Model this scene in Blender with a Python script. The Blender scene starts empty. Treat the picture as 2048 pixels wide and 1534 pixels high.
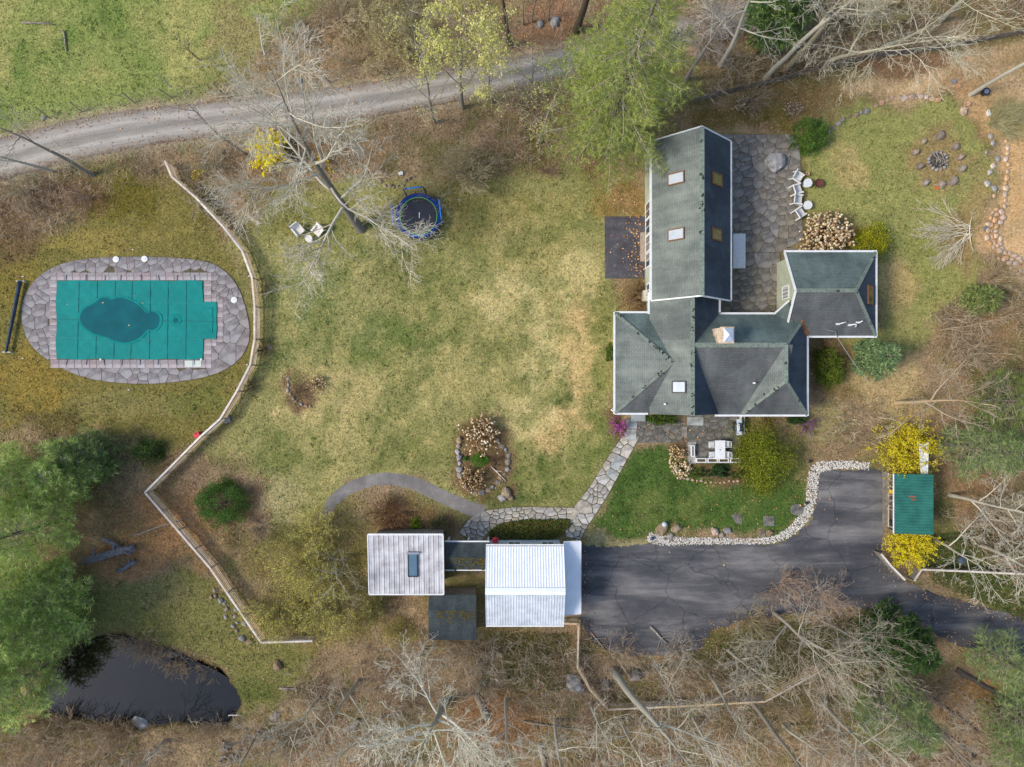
import bpy, math, random
import numpy as np
from mathutils import Vector, Matrix

# ------------------------------------------------------------------ camera, sky, sun, exposure
HC = 57.0                                   # drone height above the lawn
SP = HC * 1.5 / 2048.0                      # metres per photo pixel on the ground
scene = bpy.context.scene
cam = bpy.data.cameras.new('camera')
cam.lens = 24.0; cam.sensor_width = 36.0; cam.clip_start = 0.5; cam.clip_end = 2000.0
cam_o = bpy.data.objects.new('camera', cam)
scene.collection.objects.link(cam_o)
cam_o.location = (0, 0, HC); cam_o.rotation_euler = (0, 0, 0)
scene.camera = cam_o
SUN_EL, SUN_AZ = math.radians(43), math.radians(10)       # azimuth south of west
to_sun = Vector((-math.cos(SUN_EL) * math.cos(SUN_AZ), -math.cos(SUN_EL) * math.sin(SUN_AZ), math.sin(SUN_EL)))
world = bpy.data.worlds.new('World'); scene.world = world; world.use_nodes = True
wn = world.node_tree
bg = wn.nodes['Background']
sky = wn.nodes.new('ShaderNodeTexSky'); sky.sky_type = 'NISHITA'; sky.sun_disc = False
sky.sun_elevation = SUN_EL; sky.sun_rotation = math.atan2(to_sun.x, to_sun.y) % (2 * math.pi)
sky.air_density = 1.0; sky.dust_density = 1.3; sky.ozone_density = 1.0
wn.links.new(sky.outputs[0], bg.inputs[0]); bg.inputs[1].default_value = 0.145
sun = bpy.data.lights.new('sun', 'SUN'); sun.energy = 2.1; sun.angle = math.radians(15); sun.color = (1.0, 0.95, 0.86)
sun_o = bpy.data.objects.new('sun', sun); scene.collection.objects.link(sun_o)
sun_o.rotation_euler = to_sun.to_track_quat('Z', 'Y').to_euler(); sun_o.location = (0, 0, 80)
scene.view_settings.view_transform = 'Standard'; scene.view_settings.look = 'None'
scene.view_settings.exposure = 0.52; scene.view_settings.gamma = 1.0
scene.view_settings.use_curve_mapping = False
scene.cycles.max_bounces = 5; scene.cycles.diffuse_bounces = 3; scene.cycles.transmission_bounces = 3; scene.cycles.transparent_max_bounces = 4

# ------------------------------------------------------------------ small helpers
COL = scene.collection
rnd = random.Random(7)
nrs = np.random.RandomState(11)
V = Vector
def P(px, py, z=0.0):
    k = SP * (1.0 - z / HC)
    return Vector(((px - 1024) * k, (767 - py) * k, z))
def PX(px, z=0.0): return (px - 1024) * SP * (1 - z / HC)
def PY(py, z=0.0): return (767 - py) * SP * (1 - z / HC)
def lin(r, g=None, b=None, k=1.0):
    if g is None: r, g, b = r
    f = lambda c: (c / 255 / 12.92) if c / 255 <= 0.04045 else ((c / 255 + 0.055) / 1.055) ** 2.4
    return (min(1, f(r) * k), min(1, f(g) * k), min(1, f(b) * k))
def tag(o, label=None, cat=None, group=None, kind=None):
    if label: o['label'] = label
    if cat: o['category'] = cat
    if group: o['group'] = group
    if kind: o['kind'] = kind
    return o
def empty(name, loc, label, cat, group=None, rz=0.0):
    o = bpy.data.objects.new(name, None); COL.objects.link(o)
    o.location = loc; o.rotation_euler = (0, 0, rz); o.empty_display_size = 0.2
    return tag(o, label, cat, group)
def link(name, me, parent=None, m=None):
    if m is not None and not me.materials: me.materials.append(m)
    o = bpy.data.objects.new(name, me); COL.objects.link(o)
    if parent is not None: o.parent = parent
    return o
def copy_tree(o, parent=None):
    c = o.copy(); COL.objects.link(c); c.parent = parent
    for ch in o.children: copy_tree(ch, c)
    return c

class MB:
    """collects simple shapes for one mesh"""
    def __init__(s): s.v = []; s.f = []; s.smooth = False
    def poly(s, pts, faces):
        b = len(s.v); s.v += [tuple(p) for p in pts]; s.f += [tuple(b + i for i in f) for f in faces]; return s
    def box(s, c, d, rz=0.0, rx=0.0, ry=0.0):
        M = Matrix.Translation(V(c)) @ Matrix.Rotation(rz, 4, 'Z') @ Matrix.Rotation(ry, 4, 'Y') @ Matrix.Rotation(rx, 4, 'X')
        hx, hy, hz = d[0] / 2, d[1] / 2, d[2] / 2
        p = [M @ V((x, y, z)) for z in (-hz, hz) for y in (-hy, hy) for x in (-hx, hx)]
        return s.poly(p, [(0, 2, 3, 1), (4, 5, 7, 6), (0, 1, 5, 4), (2, 6, 7, 3), (0, 4, 6, 2), (1, 3, 7, 5)])
    def beam(s, a, b, w, h, up=(0, 0, 1)):
        a = V(a); b = V(b); d = (b - a); L = d.length
        if L < 1e-6: return s
        d /= L; up = V(up)
        if abs(d.dot(up)) > 0.97: up = V((1, 0, 0))
        sx = d.cross(up).normalized(); sz = sx.cross(d)
        p = []
        for q in (a, b):
            for i, j in ((-1, -1), (1, -1), (1, 1), (-1, 1)): p.append(q + sx * (i * w / 2) + sz * (j * h / 2))
        return s.poly(p, [(3, 2, 1, 0), (4, 5, 6, 7), (0, 1, 5, 4), (1, 2, 6, 5), (2, 3, 7, 6), (3, 0, 4, 7)])
    def tube(s, pts, r, n=8, cap=True):
        pts = [V(p) for p in pts]; rs = r if isinstance(r, (list, tuple)) else [r] * len(pts)
        base = len(s.v); prev = None
        for i, p in enumerate(pts):
            d = (pts[min(i + 1, len(pts) - 1)] - pts[max(i - 1, 0)]).normalized()
            if prev is None:
                a = V((0, 0, 1)) if abs(d.z) < 0.9 else V((1, 0, 0)); sx = d.cross(a).normalized()
            else: sx = (prev - d * prev.dot(d)).normalized()
            prev = sx; sy = d.cross(sx)
            for k in range(n):
                t = 2 * math.pi * k / n; s.v.append(tuple(p + (sx * math.cos(t) + sy * math.sin(t)) * rs[i]))
        for i in range(len(pts) - 1):
            for k in range(n):
                a = base + i * n + k; b = base + i * n + (k + 1) % n
                s.f.append((a, b, b + n, a + n))
        if cap:
            s.f.append(tuple(base + k for k in range(n))[::-1]); e = base + (len(pts) - 1) * n
            s.f.append(tuple(e + k for k in range(n)))
        return s
    def lathe(s, prof, n=20, c=(0, 0, 0), cap=True):
        b = len(s.v); c = V(c)
        for r, z in prof:
            for k in range(n):
                t = 2 * math.pi * k / n; s.v.append((c.x + r * math.cos(t), c.y + r * math.sin(t), c.z + z))
        m = len(prof)
        for i in range(m - 1):
            for k in range(n):
                a = b + i * n + k; e = b + i * n + (k + 1) % n; s.f.append((a, e, e + n, a + n))
        if cap and prof[0][0] > 1e-4: s.f.append(tuple(b + k for k in range(n))[::-1])
        if cap and prof[-1][0] > 1e-4: s.f.append(tuple(b + (m - 1) * n + k for k in range(n)))
        return s
    def prism(s, pts2, z0, z1, bev=0.0):
        n = len(pts2); cx = sum(p[0] for p in pts2) / n; cy = sum(p[1] for p in pts2) / n
        lo = [(p[0], p[1], z0) for p in pts2]
        if bev:
            hi = [(p[0], p[1], z1 - bev) for p in pts2]; tp = []
            for p in pts2:
                L = math.hypot(p[0] - cx, p[1] - cy) or 1; k = max(0.3, 1 - bev * 1.6 / L)
                tp.append((cx + (p[0] - cx) * k, cy + (p[1] - cy) * k, z1))
            s.poly(lo + hi + tp, [tuple(range(n))[::-1]] + [(i, (i + 1) % n, n + (i + 1) % n, n + i) for i in range(n)]
                   + [(n + i, n + (i + 1) % n, 2 * n + (i + 1) % n, 2 * n + i) for i in range(n)] + [tuple(range(2 * n, 3 * n))])
        else:
            hi = [(p[0], p[1], z1) for p in pts2]
            s.poly(lo + hi, [tuple(range(n))[::-1]] + [(i, (i + 1) % n, n + (i + 1) % n, n + i) for i in range(n)] + [tuple(range(n, 2 * n))])
        return s
    def mesh(s, name, m, smooth=None):
        me = bpy.data.meshes.new(name); me.from_pydata(s.v, [], s.f); me.update()
        if m is not None: me.materials.append(m)
        if smooth if smooth is not None else s.smooth:
            me.polygons.foreach_set('use_smooth', [True] * len(me.polygons))
        return me
    def build(s, name, m, parent=None, smooth=None): return link(name, s.mesh(name, m, smooth), parent)

def np_mesh(name, verts, faces, m, cols=None, smooth=False):
    """verts (n,3), faces (k,3|4) arrays, optional per-vertex colour"""
    me = bpy.data.meshes.new(name); n = len(verts); k, c = faces.shape
    me.vertices.add(n); me.vertices.foreach_set('co', np.asarray(verts, np.float32).ravel())
    me.loops.add(k * c); me.loops.foreach_set('vertex_index', faces.astype(np.int32).ravel())
    me.polygons.add(k); me.polygons.foreach_set('loop_start', np.arange(0, k * c, c, dtype=np.int32))
    me.update(calc_edges=True)
    if smooth: me.polygons.foreach_set('use_smooth', np.ones(k, bool))
    if cols is not None:
        at = me.attributes.new('col', 'FLOAT_COLOR', 'POINT'); cc = np.ones((n, 4), np.float32); cc[:, :3] = cols
        at.data.foreach_set('color', cc.ravel())
    if m is not None: me.materials.append(m)
    return me

# ------------------------------------------------------------------ materials
MATS = {}
def nodes_of(name):
    m = bpy.data.materials.new(name); m.use_nodes = True
    nt = m.node_tree; return m, nt, nt.nodes['Principled BSDF']
def ramp(nt, src, stops):
    r = nt.nodes.new('ShaderNodeValToRGB'); e = r.color_ramp.elements
    e[0].position, e[0].color = stops[0][0], (*stops[0][1], 1); e[1].position, e[1].color = stops[-1][0], (*stops[-1][1], 1)
    for p, c in stops[1:-1]: x = e.new(p); x.color = (*c, 1)
    nt.links.new(src, r.inputs[0]); return r.outputs[0]
def noise(nt, vec, scale, detail=4, rough=0.6, dist=0.0):
    n = nt.nodes.new('ShaderNodeTexNoise'); n.inputs['Scale'].default_value = scale; n.inputs['Detail'].default_value = detail
    n.inputs['Roughness'].default_value = rough; n.inputs['Distortion'].default_value = dist
    nt.links.new(vec, n.inputs['Vector']); return n.outputs['Fac']
def coord(nt, which='Object'): return nt.nodes.new('ShaderNodeTexCoord').outputs[which]
def mixc(nt, fac, a, b, mode='MIX'):
    x = nt.nodes.new('ShaderNodeMix'); x.data_type = 'RGBA'; x.blend_type = mode
    for sock, val in ((x.inputs[0], fac), (x.inputs[6], a), (x.inputs[7], b)):
        if hasattr(val, 'is_linked') or hasattr(val, 'links'): nt.links.new(val, sock)
        elif isinstance(val, (tuple, list)): sock.default_value = (*val, 1) if len(val) == 3 else val
        else: sock.default_value = val
    return x.outputs[2]
def math_n(nt, op, a, b=None):
    x = nt.nodes.new('ShaderNodeMath'); x.operation = op
    for i, val in enumerate((a, b)):
        if val is None: continue
        if hasattr(val, 'links'): nt.links.new(val, x.inputs[i])
        else: x.inputs[i].default_value = val
    return x.outputs[0]
def bump(nt, bsdf, h, strength=0.4, dist=0.02):
    b = nt.nodes.new('ShaderNodeBump'); b.inputs['Strength'].default_value = strength; b.inputs['Distance'].default_value = dist
    nt.links.new(h, b.inputs['Height']); nt.links.new(b.outputs[0], bsdf.inputs['Normal'])
def hsv_rand(nt, colr, dv=0.25, dh=0.02, ds=0.2):
    """tint a colour by the object's own random number"""
    oi = nt.nodes.new('ShaderNodeObjectInfo'); h = nt.nodes.new('ShaderNodeHueSaturation')
    r = oi.outputs['Random']
    f = lambda k, off: math_n(nt, 'FRACT', math_n(nt, 'MULTIPLY_ADD', r, k))
    a = math_n(nt, 'FRACT', math_n(nt, 'MULTIPLY', r, 17.3)); b = math_n(nt, 'FRACT', math_n(nt, 'MULTIPLY', r, 91.7))
    ma = nt.nodes.new('ShaderNodeMapRange'); ma.inputs[3].default_value = 1 - dv; ma.inputs[4].default_value = 1 + dv; nt.links.new(r, ma.inputs[0])
    mb = nt.nodes.new('ShaderNodeMapRange'); mb.inputs[3].default_value = 0.5 - dh; mb.inputs[4].default_value = 0.5 + dh; nt.links.new(a, mb.inputs[0])
    mc = nt.nodes.new('ShaderNodeMapRange'); mc.inputs[3].default_value = 1 - ds; mc.inputs[4].default_value = 1 + ds; nt.links.new(b, mc.inputs[0])
    nt.links.new(ma.outputs[0], h.inputs['Value']); nt.links.new(mb.outputs[0], h.inputs['Hue']); nt.links.new(mc.outputs[0], h.inputs['Saturation'])
    if hasattr(colr, 'links'): nt.links.new(colr, h.inputs['Color'])
    else: h.inputs['Color'].default_value = (*colr, 1)
    return h.outputs[0]
def mat(name, c, rough=0.7, var=0.2, scale=3.0, metal=0.0, bmp=0.0, bscale=20.0, orand=0.0, c2=None, spec=0.4, detail=5, lo=0.35, hi=0.65):
    if name in MATS: return MATS[name]
    m, nt, b = nodes_of(name); co = coord(nt)
    c2 = c2 or tuple(x * (1 - var) for x in c); c1 = tuple(min(1, x * (1 + var * 0.6)) for x in c)
    out = ramp(nt, noise(nt, co, scale, detail), [(lo, c2), (hi, c1)])
    if orand: out = hsv_rand(nt, out, orand, orand * 0.06, orand * 0.6)
    nt.links.new(out, b.inputs['Base Color']); b.inputs['Roughness'].default_value = rough; b.inputs['Metallic'].default_value = metal
    b.inputs['Specular IOR Level'].default_value = spec
    if bmp: bump(nt, b, noise(nt, co, bscale, 4), bmp)
    MATS[name] = m; return m
def attr_mat(name, rough=0.7, transl=0.0, fine=0.0, fscale=20.0, bmp=0.0):
    if name in MATS: return MATS[name]
    m, nt, b = nodes_of(name); a = nt.nodes.new('ShaderNodeAttribute'); a.attribute_name = 'col'
    c = a.outputs['Color']
    if fine:
        nz = noise(nt, coord(nt), fscale, 5, 0.7)
        g = ramp(nt, nz, [(0.25, (1 - fine,) * 3), (0.75, (1 + fine,) * 3)]); c = mixc(nt, 1.0, c, g, 'MULTIPLY')
    nt.links.new(c, b.inputs['Base Color']); b.inputs['Roughness'].default_value = rough; b.inputs['Specular IOR Level'].default_value = 0.25
    if bmp: bump(nt, b, noise(nt, coord(nt), fscale, 4), bmp)
    if transl:
        t = nt.nodes.new('ShaderNodeBsdfTranslucent'); nt.links.new(c, t.inputs[0])
        mx = nt.nodes.new('ShaderNodeMixShader'); mx.inputs[0].default_value = transl
        nt.links.new(b.outputs[0], mx.inputs[1]); nt.links.new(t.outputs[0], mx.inputs[2])
        nt.links.new(mx.outputs[0], nt.nodes['Material Output'].inputs['Surface'])
    MATS[name] = m; return m
M_LEAF = attr_mat('leaf', 0.6, 0.35)
M_LITTER = attr_mat('dry_leaf', 0.85, 0.1)
M_BARK = attr_mat('bark', 0.9, 0.0, 0.35, 14.0, 0.5)

def ground_mat():
    m, nt, b = nodes_of('ground'); co = coord(nt)
    a = nt.nodes.new('ShaderNodeAttribute'); a.attribute_name = 'col'
    n1 = noise(nt, co, 1.6, 6, 0.75); n2 = noise(nt, co, 5.5, 5, 0.8); n3 = noise(nt, co, 0.5, 5, 0.6)
    g1 = ramp(nt, n1, [(0.3, (0.66, 0.72, 0.64)), (0.7, (1.3, 1.27, 1.3))])
    g2 = ramp(nt, n2, [(0.32, (0.46, 0.52, 0.46)), (0.68, (1.5, 1.46, 1.46))])
    g3 = ramp(nt, n3, [(0.3, (0.84, 0.88, 0.84)), (0.7, (1.14, 1.1, 1.08))])
    c = mixc(nt, 1.0, a.outputs['Color'], g1, 'MULTIPLY'); c = mixc(nt, 1.0, c, g2, 'MULTIPLY'); c = mixc(nt, 1.0, c, g3, 'MULTIPLY')
    nt.links.new(c, b.inputs['Base Color']); b.inputs['Roughness'].default_value = 0.95; b.inputs['Specular IOR Level'].default_value = 0.1
    bump(nt, b, math_n(nt, 'ADD', n1, n2), 0.6, 0.06); return m
def gravel_mat(name, c1, c2, streak=None, sc=9.0):
    m, nt, b = nodes_of(name); co = coord(nt)
    n1 = noise(nt, co, sc, 5, 0.8); n2 = noise(nt, co, 0.45, 6, 0.65, 0.4); n3 = noise(nt, co, 1.7, 5, 0.7)
    big = ramp(nt, n2, [(0.36, c1), (0.64, c2)])
    g = ramp(nt, n1, [(0.25, (0.72,) * 3), (0.75, (1.28,) * 3)]); c = mixc(nt, 1.0, big, g, 'MULTIPLY')
    g = ramp(nt, n3, [(0.3, (0.84,) * 3), (0.7, (1.15,) * 3)]); c = mixc(nt, 1.0, c, g, 'MULTIPLY')
    if streak is not None: c = mixc(nt, ramp(nt, n3, [(0.55, (0, 0, 0)), (0.72, (0.6,) * 3)]), c, streak)
    nt.links.new(c, b.inputs['Base Color']); b.inputs['Roughness'].default_value = 0.95; b.inputs['Specular IOR Level'].default_value = 0.15
    bump(nt, b, n1, 0.5, 0.03); return m
def stone_mat(name, c, dark, lichen=0.25, orand=0.22, sc=2.5):
    m, nt, b = nodes_of(name); co = coord(nt)
    n1 = noise(nt, co, sc, 6, 0.7); n2 = noise(nt, co, 9.0, 4, 0.7); n3 = noise(nt, co, 0.55, 5, 0.65)
    base = ramp(nt, n1, [(0.3, dark), (0.62, c)]); base = hsv_rand(nt, base, orand, 0.012, 0.35)
    stain = ramp(nt, n3, [(0.36, (0.62, 0.6, 0.6)), (0.52, (1.06, 1.06, 1.06))]); base = mixc(nt, 1.0, base, stain, 'MULTIPLY')
    li = ramp(nt, n2, [(0.62, (0, 0, 0)), (0.7, (lichen,) * 3)]); base = mixc(nt, li, base, lin(205, 205, 190))
    nt.links.new(base, b.inputs['Base Color']); b.inputs['Roughness'].default_value = 0.88; b.inputs['Specular IOR Level'].default_value = 0.25
    bump(nt, b, math_n(nt, 'ADD', n1, n2), 0.35, 0.03); return m
def shingle_mat(name, ca, cb, cm, weather, wfac=0.6):
    m, nt, b = nodes_of(name); uv = coord(nt, 'UV'); co = coord(nt)
    br = nt.nodes.new('ShaderNodeTexBrick'); nt.links.new(uv, br.inputs['Vector'])
    br.inputs['Color1'].default_value = (*ca, 1); br.inputs['Color2'].default_value = (*cb, 1); br.inputs['Mortar'].default_value = (*cm, 1)
    br.inputs['Scale'].default_value = 1.0; br.inputs['Brick Width'].default_value = 0.33; br.inputs['Row Height'].default_value = 0.145
    br.inputs['Mortar Size'].default_value = 0.012; br.inputs['Mortar Smooth'].default_value = 0.3; br.inputs['Bias'].default_value = -0.1
    mp = nt.nodes.new('ShaderNodeMapping'); mp.inputs['Scale'].default_value = (1.6, 0.22, 1); nt.links.new(uv, mp.inputs[0])
    st = noise(nt, mp.outputs[0], 0.9, 6, 0.7); bg_ = noise(nt, co, 0.35, 5, 0.6, 0.5); fi = noise(nt, co, 14, 3, 0.7)
    c = mixc(nt, ramp(nt, st, [(0.42, (0, 0, 0)), (0.7, (wfac,) * 3)]), br.outputs['Color'], weather)
    g = ramp(nt, bg_, [(0.36, (0.68, 0.69, 0.7)), (0.62, (1.16, 1.16, 1.14))]); c = mixc(nt, 1.0, c, g, 'MULTIPLY')
    g = ramp(nt, fi, [(0.3, (0.86,) * 3), (0.7, (1.14,) * 3)]); c = mixc(nt, 1.0, c, g, 'MULTIPLY')
    nt.links.new(c, b.inputs['Base Color']); b.inputs['Roughness'].default_value = 0.85; b.inputs['Specular IOR Level'].default_value = 0.25
    inv = math_n(nt, 'SUBTRACT', 1.0, br.outputs['Fac']); bump(nt, b, inv, 0.5, 0.02); return m
def wood_mat(name, c, dark, sc=1.0, orand=0.15):
    m, nt, b = nodes_of(name); co = coord(nt)
    n1 = noise(nt, co, 5 * sc, 6, 0.75, 1.0); n2 = noise(nt, co, 1.2, 4)
    base = ramp(nt, n1, [(0.3, dark), (0.62, c)]); base = hsv_rand(nt, base, orand, 0.01, 0.3)
    g = ramp(nt, n2, [(0.3, (0.8,) * 3), (0.7, (1.15,) * 3)]); base = mixc(nt, 1.0, base, g, 'MULTIPLY')
    nt.links.new(base, b.inputs['Base Color']); b.inputs['Roughness'].default_value = 0.85; b.inputs['Specular IOR Level'].default_value = 0.2
    bump(nt, b, n1, 0.3, 0.01); return m
def glass_mat(name, tint, rough=0.06):
    m, nt, b = nodes_of(name)
    c = ramp(nt, noise(nt, coord(nt), 1.5, 3), [(0.3, tuple(x * 0.8 for x in tint)), (0.7, tint)])
    nt.links.new(c, b.inputs['Base Color']); b.inputs['Roughness'].default_value = rough; b.inputs['Specular IOR Level'].default_value = 0.9
    b.inputs['IOR'].default_value = 1.6; b.inputs['Coat Weight'].default_value = 0.6; b.inputs['Coat Roughness'].default_value = 0.03; return m

M_WHITE = mat('white_paint', (0.78, 0.77, 0.74), 0.5, 0.1, 2.5)
M_WHITEP = mat('white_plastic', (0.74, 0.73, 0.70), 0.45, 0.08, 3.0)
M_CREAM = mat('cream_plastic', (0.76, 0.71, 0.64), 0.5, 0.12, 4.0)
M_SAGE = mat('sage_siding', lin(176, 182, 158), 0.7, 0.1, 1.5)
M_GREYW = mat('grey_siding', lin(190, 196, 198), 0.7, 0.1, 1.2)
M_DARK = mat('dark_metal', (0.03, 0.032, 0.036), 0.45, 0.3, 4)
M_STEEL = mat('steel', (0.45, 0.46, 0.48), 0.35, 0.15, 4, metal=0.8)
M_ROCK = stone_mat('field_stone', lin(172, 154, 132), lin(122, 106, 92), 0.35, 0.22)
M_ROCKT = stone_mat('tan_stone', lin(210, 182, 154), lin(160, 128, 104), 0.15, 0.16)
M_ROCKG = stone_mat('grey_stone', lin(178, 174, 168), lin(120, 117, 112), 0.3, 0.2)
M_FENCE = wood_mat('fence_wood', lin(216, 192, 158), lin(160, 136, 106))
M_CAP = wood_mat('fence_cap_wood', lin(232, 220, 206), lin(196, 180, 164))
M_OLDW = wood_mat('old_wood', lin(150, 140, 128), lin(98, 88, 78))
M_LOG = wood_mat('log_wood', lin(170, 158, 142), lin(98, 86, 74), 1.5)

# ------------------------------------------------------------------ numpy noise and masks
_tab = nrs.rand(256, 256)
def vnoise(x, y, s, seed=0):
    x = x * s + seed * 17.31; y = y * s + seed * 5.77
    xi = np.floor(x).astype(int); yi = np.floor(y).astype(int); fx = x - xi; fy = y - yi
    fx = fx * fx * (3 - 2 * fx); fy = fy * fy * (3 - 2 * fy)
    a = _tab[xi % 256, yi % 256]; b = _tab[(xi + 1) % 256, yi % 256]; c = _tab[xi % 256, (yi + 1) % 256]; d = _tab[(xi + 1) % 256, (yi + 1) % 256]
    return (a * (1 - fx) + b * fx) * (1 - fy) + (c * (1 - fx) + d * fx) * fy
def fbm(x, y, s, seed=0, o=4):
    t = 0; a = 0.5; n = 0
    for i in range(o): t = t + a * vnoise(x, y, s * 2 ** i, seed + i * 3); n += a; a *= 0.55
    return t / n
def sdist(px, py, poly):
    """signed distance in photo pixels, positive inside"""
    d = np.full(px.shape, 1e9); ins = np.zeros(px.shape, bool); n = len(poly)
    for i in range(n):
        x0, y0 = poly[i]; x1, y1 = poly[(i + 1) % n]; ex, ey = x1 - x0, y1 - y0
        t = np.clip(((px - x0) * ex + (py - y0) * ey) / (ex * ex + ey * ey + 1e-9), 0, 1)
        d = np.minimum(d, np.hypot(px - x0 - t * ex, py - y0 - t * ey))
        c = ((y0 > py) != (y1 > py)); ins ^= c & (px < (x1 - x0) * (py - y0) / ((y1 - y0) if y1 != y0 else 1e-9) + x0)
    return np.where(ins, d, -d)
def smooth_poly(pts, it=2):
    for _ in range(it):
        q = []
        for i in range(len(pts)):
            a = pts[i]; b = pts[(i + 1) % len(pts)]
            q += [(a[0] * .75 + b[0] * .25, a[1] * .75 + b[1] * .25), (a[0] * .25 + b[0] * .75, a[1] * .25 + b[1] * .75)]
        pts = q
    return pts
def smooth_line(pts, it=2):
    for _ in range(it):
        q = [pts[0]]
        for a, b in zip(pts[:-1], pts[1:]):
            q += [tuple(u * .75 + v * .25 for u, v in zip(a, b)), tuple(u * .25 + v * .75 for u, v in zip(a, b))]
        pts = q + [pts[-1]]
    return pts
def jag(pts, step=6.0, amp=2.0, seed=1, closed=True):
    r = random.Random(seed); q = []
    n = len(pts)
    for i in range(n if closed else n - 1):
        a = pts[i]; b = pts[(i + 1) % n]; L = math.hypot(b[0] - a[0], b[1] - a[1]); k = max(1, int(L / step))
        for j in range(k):
            t = j / k; q.append((a[0] + (b[0] - a[0]) * t + r.uniform(-amp, amp), a[1] + (b[1] - a[1]) * t + r.uniform(-amp, amp)))
    return q
# ------------------------------------------------------------------ outlines of the setting, in photo pixels
POND = smooth_poly([(165, 1292), (205, 1272), (262, 1274), (325, 1296), (385, 1328), (440, 1352), (474, 1382), (486, 1412), (462, 1442), (428, 1452),
                    (380, 1440), (305, 1446), (240, 1457), (200, 1440), (130, 1428), (72, 1424), (92, 1372), (128, 1322)], 2)
ROAD_C = [(-420, 430, 86), (-200, 362, 86), (0, 320, 84), (150, 278, 80), (300, 252, 76), (470, 234, 72), (640, 214, 70), (800, 190, 70), (960, 160, 68),
          (1110, 130, 62), (1260, 96, 60), (1420, 50, 58), (1640, -30, 58), (1900, -140, 58)]
DRIVE = [(1160, 1090), (1230, 1094), (1300, 1088), (1420, 1088), (1552, 1088), (1592, 1070), (1622, 1040), (1632, 1010), (1640, 940), (1745, 938), (1770, 946),
         (1768, 1050), (1762, 1112), (1812, 1164), (1870, 1186), (1940, 1206), (2048, 1236), (2300, 1300), (2300, 1392), (2060, 1320), (1960, 1304), (1900, 1285),
         (1850, 1252), (1790, 1226), (1700, 1214), (1600, 1226), (1500, 1236), (1420, 1262), (1400, 1300), (1330, 1312), (1240, 1308), (1190, 1290), (1160, 1236)]
GPATH = [(646, 1034, 20), (660, 1006, 22), (690, 980, 23), (730, 962, 24), (775, 956, 25), (825, 964, 26), (875, 988, 27), (925, 1012, 28), (968, 1026, 30)]
DECK = smooth_poly([(42, 640), (46, 595), (70, 558), (108, 532), (160, 518), (235, 513), (330, 514), (405, 520), (445, 535), (478, 572), (496, 628), (502, 672),
                    (490, 708), (462, 734), (425, 751), (365, 763), (290, 769), (200, 763), (140, 746), (88, 716), (56, 684)], 1)
DPAD = [(1209, 433), (1293, 433), (1297, 557), (1210, 557)]
PATIO_A = [(1440, 268), (1588, 270), (1612, 330), (1613, 470), (1560, 505), (1440, 505)]
PATIO_B = [(1420, 505), (1560, 505), (1562, 632), (1420, 632)]
TERR = [(1369, 815), (1482, 815), (1482, 926), (1369, 926)]
def ribbon_poly(c, it=2):
    c = smooth_line(c, it); L = []; R = []
    for i, (x, y, w) in enumerate(c):
        a = c[max(0, i - 1)]; b = c[min(len(c) - 1, i + 1)]; dx, dy = b[0] - a[0], b[1] - a[1]; n = math.hypot(dx, dy)
        L.append((x - dy / n * w / 2, y + dx / n * w / 2)); R.append((x + dy / n * w / 2, y - dx / n * w / 2))
    return L + R[::-1]
ROAD = ribbon_poly(ROAD_C); GPATHP = ribbon_poly(GPATH)
SPATH = [(1264, 868, 30), (1256, 884, 32), (1238, 912, 36), (1216, 950, 38), (1196, 985, 40), (1172, 1018, 44), (1152, 1046, 46), (1146, 1076, 32)]
SPATH2 = [(1158, 1030, 30), (1110, 1028, 28), (1050, 1028, 30), (1000, 1034, 36), (958, 1046, 46), (938, 1078, 48)]
SP1 = ribbon_poly(SPATH); SP2 = ribbon_poly(SPATH2)
BUILD = [[(1232, 630), (1432, 600), (1610, 630), (1610, 826), (1232, 826)], [(1300, 300), (1440, 300), (1440, 620), (1300, 620)], [(1558, 525), (1735, 525), (1735, 668), (1558, 668)],
         [(740, 1048), (1128, 1075), (1128, 1228), (960, 1230), (945, 1262), (855, 1262), (855, 1170), (740, 1170)], [(1770, 942), (1852, 942), (1852, 1058), (1770, 1058)],
         [(1128, 1080), (1162, 1082), (1162, 1230), (1128, 1230)]]

# ------------------------------------------------------------------ ground sheet
gx = np.concatenate([[-420, -260, -160, -110, -80, -62], np.arange(-52, 52.01, 0.3), [62, 80, 110, 160, 260, 420]])
gy = np.concatenate([[-420, -260, -160, -110, -80, -55], np.arange(-41, 41.01, 0.3), [55, 80, 110, 160, 260, 420]])
GX, GY = np.meshgrid(gx, gy, indexing='ij')
GPX = GX / SP + 1024; GPY = 767 - GY / SP
wx = (fbm(GX, GY, 0.35, 1) - .5) * 70 + (fbm(GX, GY, 1.4, 9) - .5) * 26; wy = (fbm(GX, GY, 0.35, 2) - .5) * 70 + (fbm(GX, GY, 1.4, 5) - .5) * 26
QX = GPX + wx; QY = GPY + wy
GC = np.zeros(GX.shape + (3,)); GC[:] = lin(150, 128, 104)
GR = np.zeros(GX.shape); LI = np.ones(GX.shape)           # how grassy / how leafy
def lay(w, c, g=None, l=None):
    global GC, GR, LI
    c = np.array(lin(*c)); GC = GC * (1 - w[..., None]) + c * w[..., None]
    if g is not None: GR = GR * (1 - w) + g * w
    if l is not None: LI = LI * (1 - w) + l * w
def zone(poly, c, feather=14, g=None, l=None, a=1.0, warp=True):
    d = sdist(QX if warp else GPX, QY if warp else GPY, poly); w = np.clip(d / feather * .5 + .5, 0, 1); lay(w * w * (3 - 2 * w) * a, c, g, l)
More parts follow.
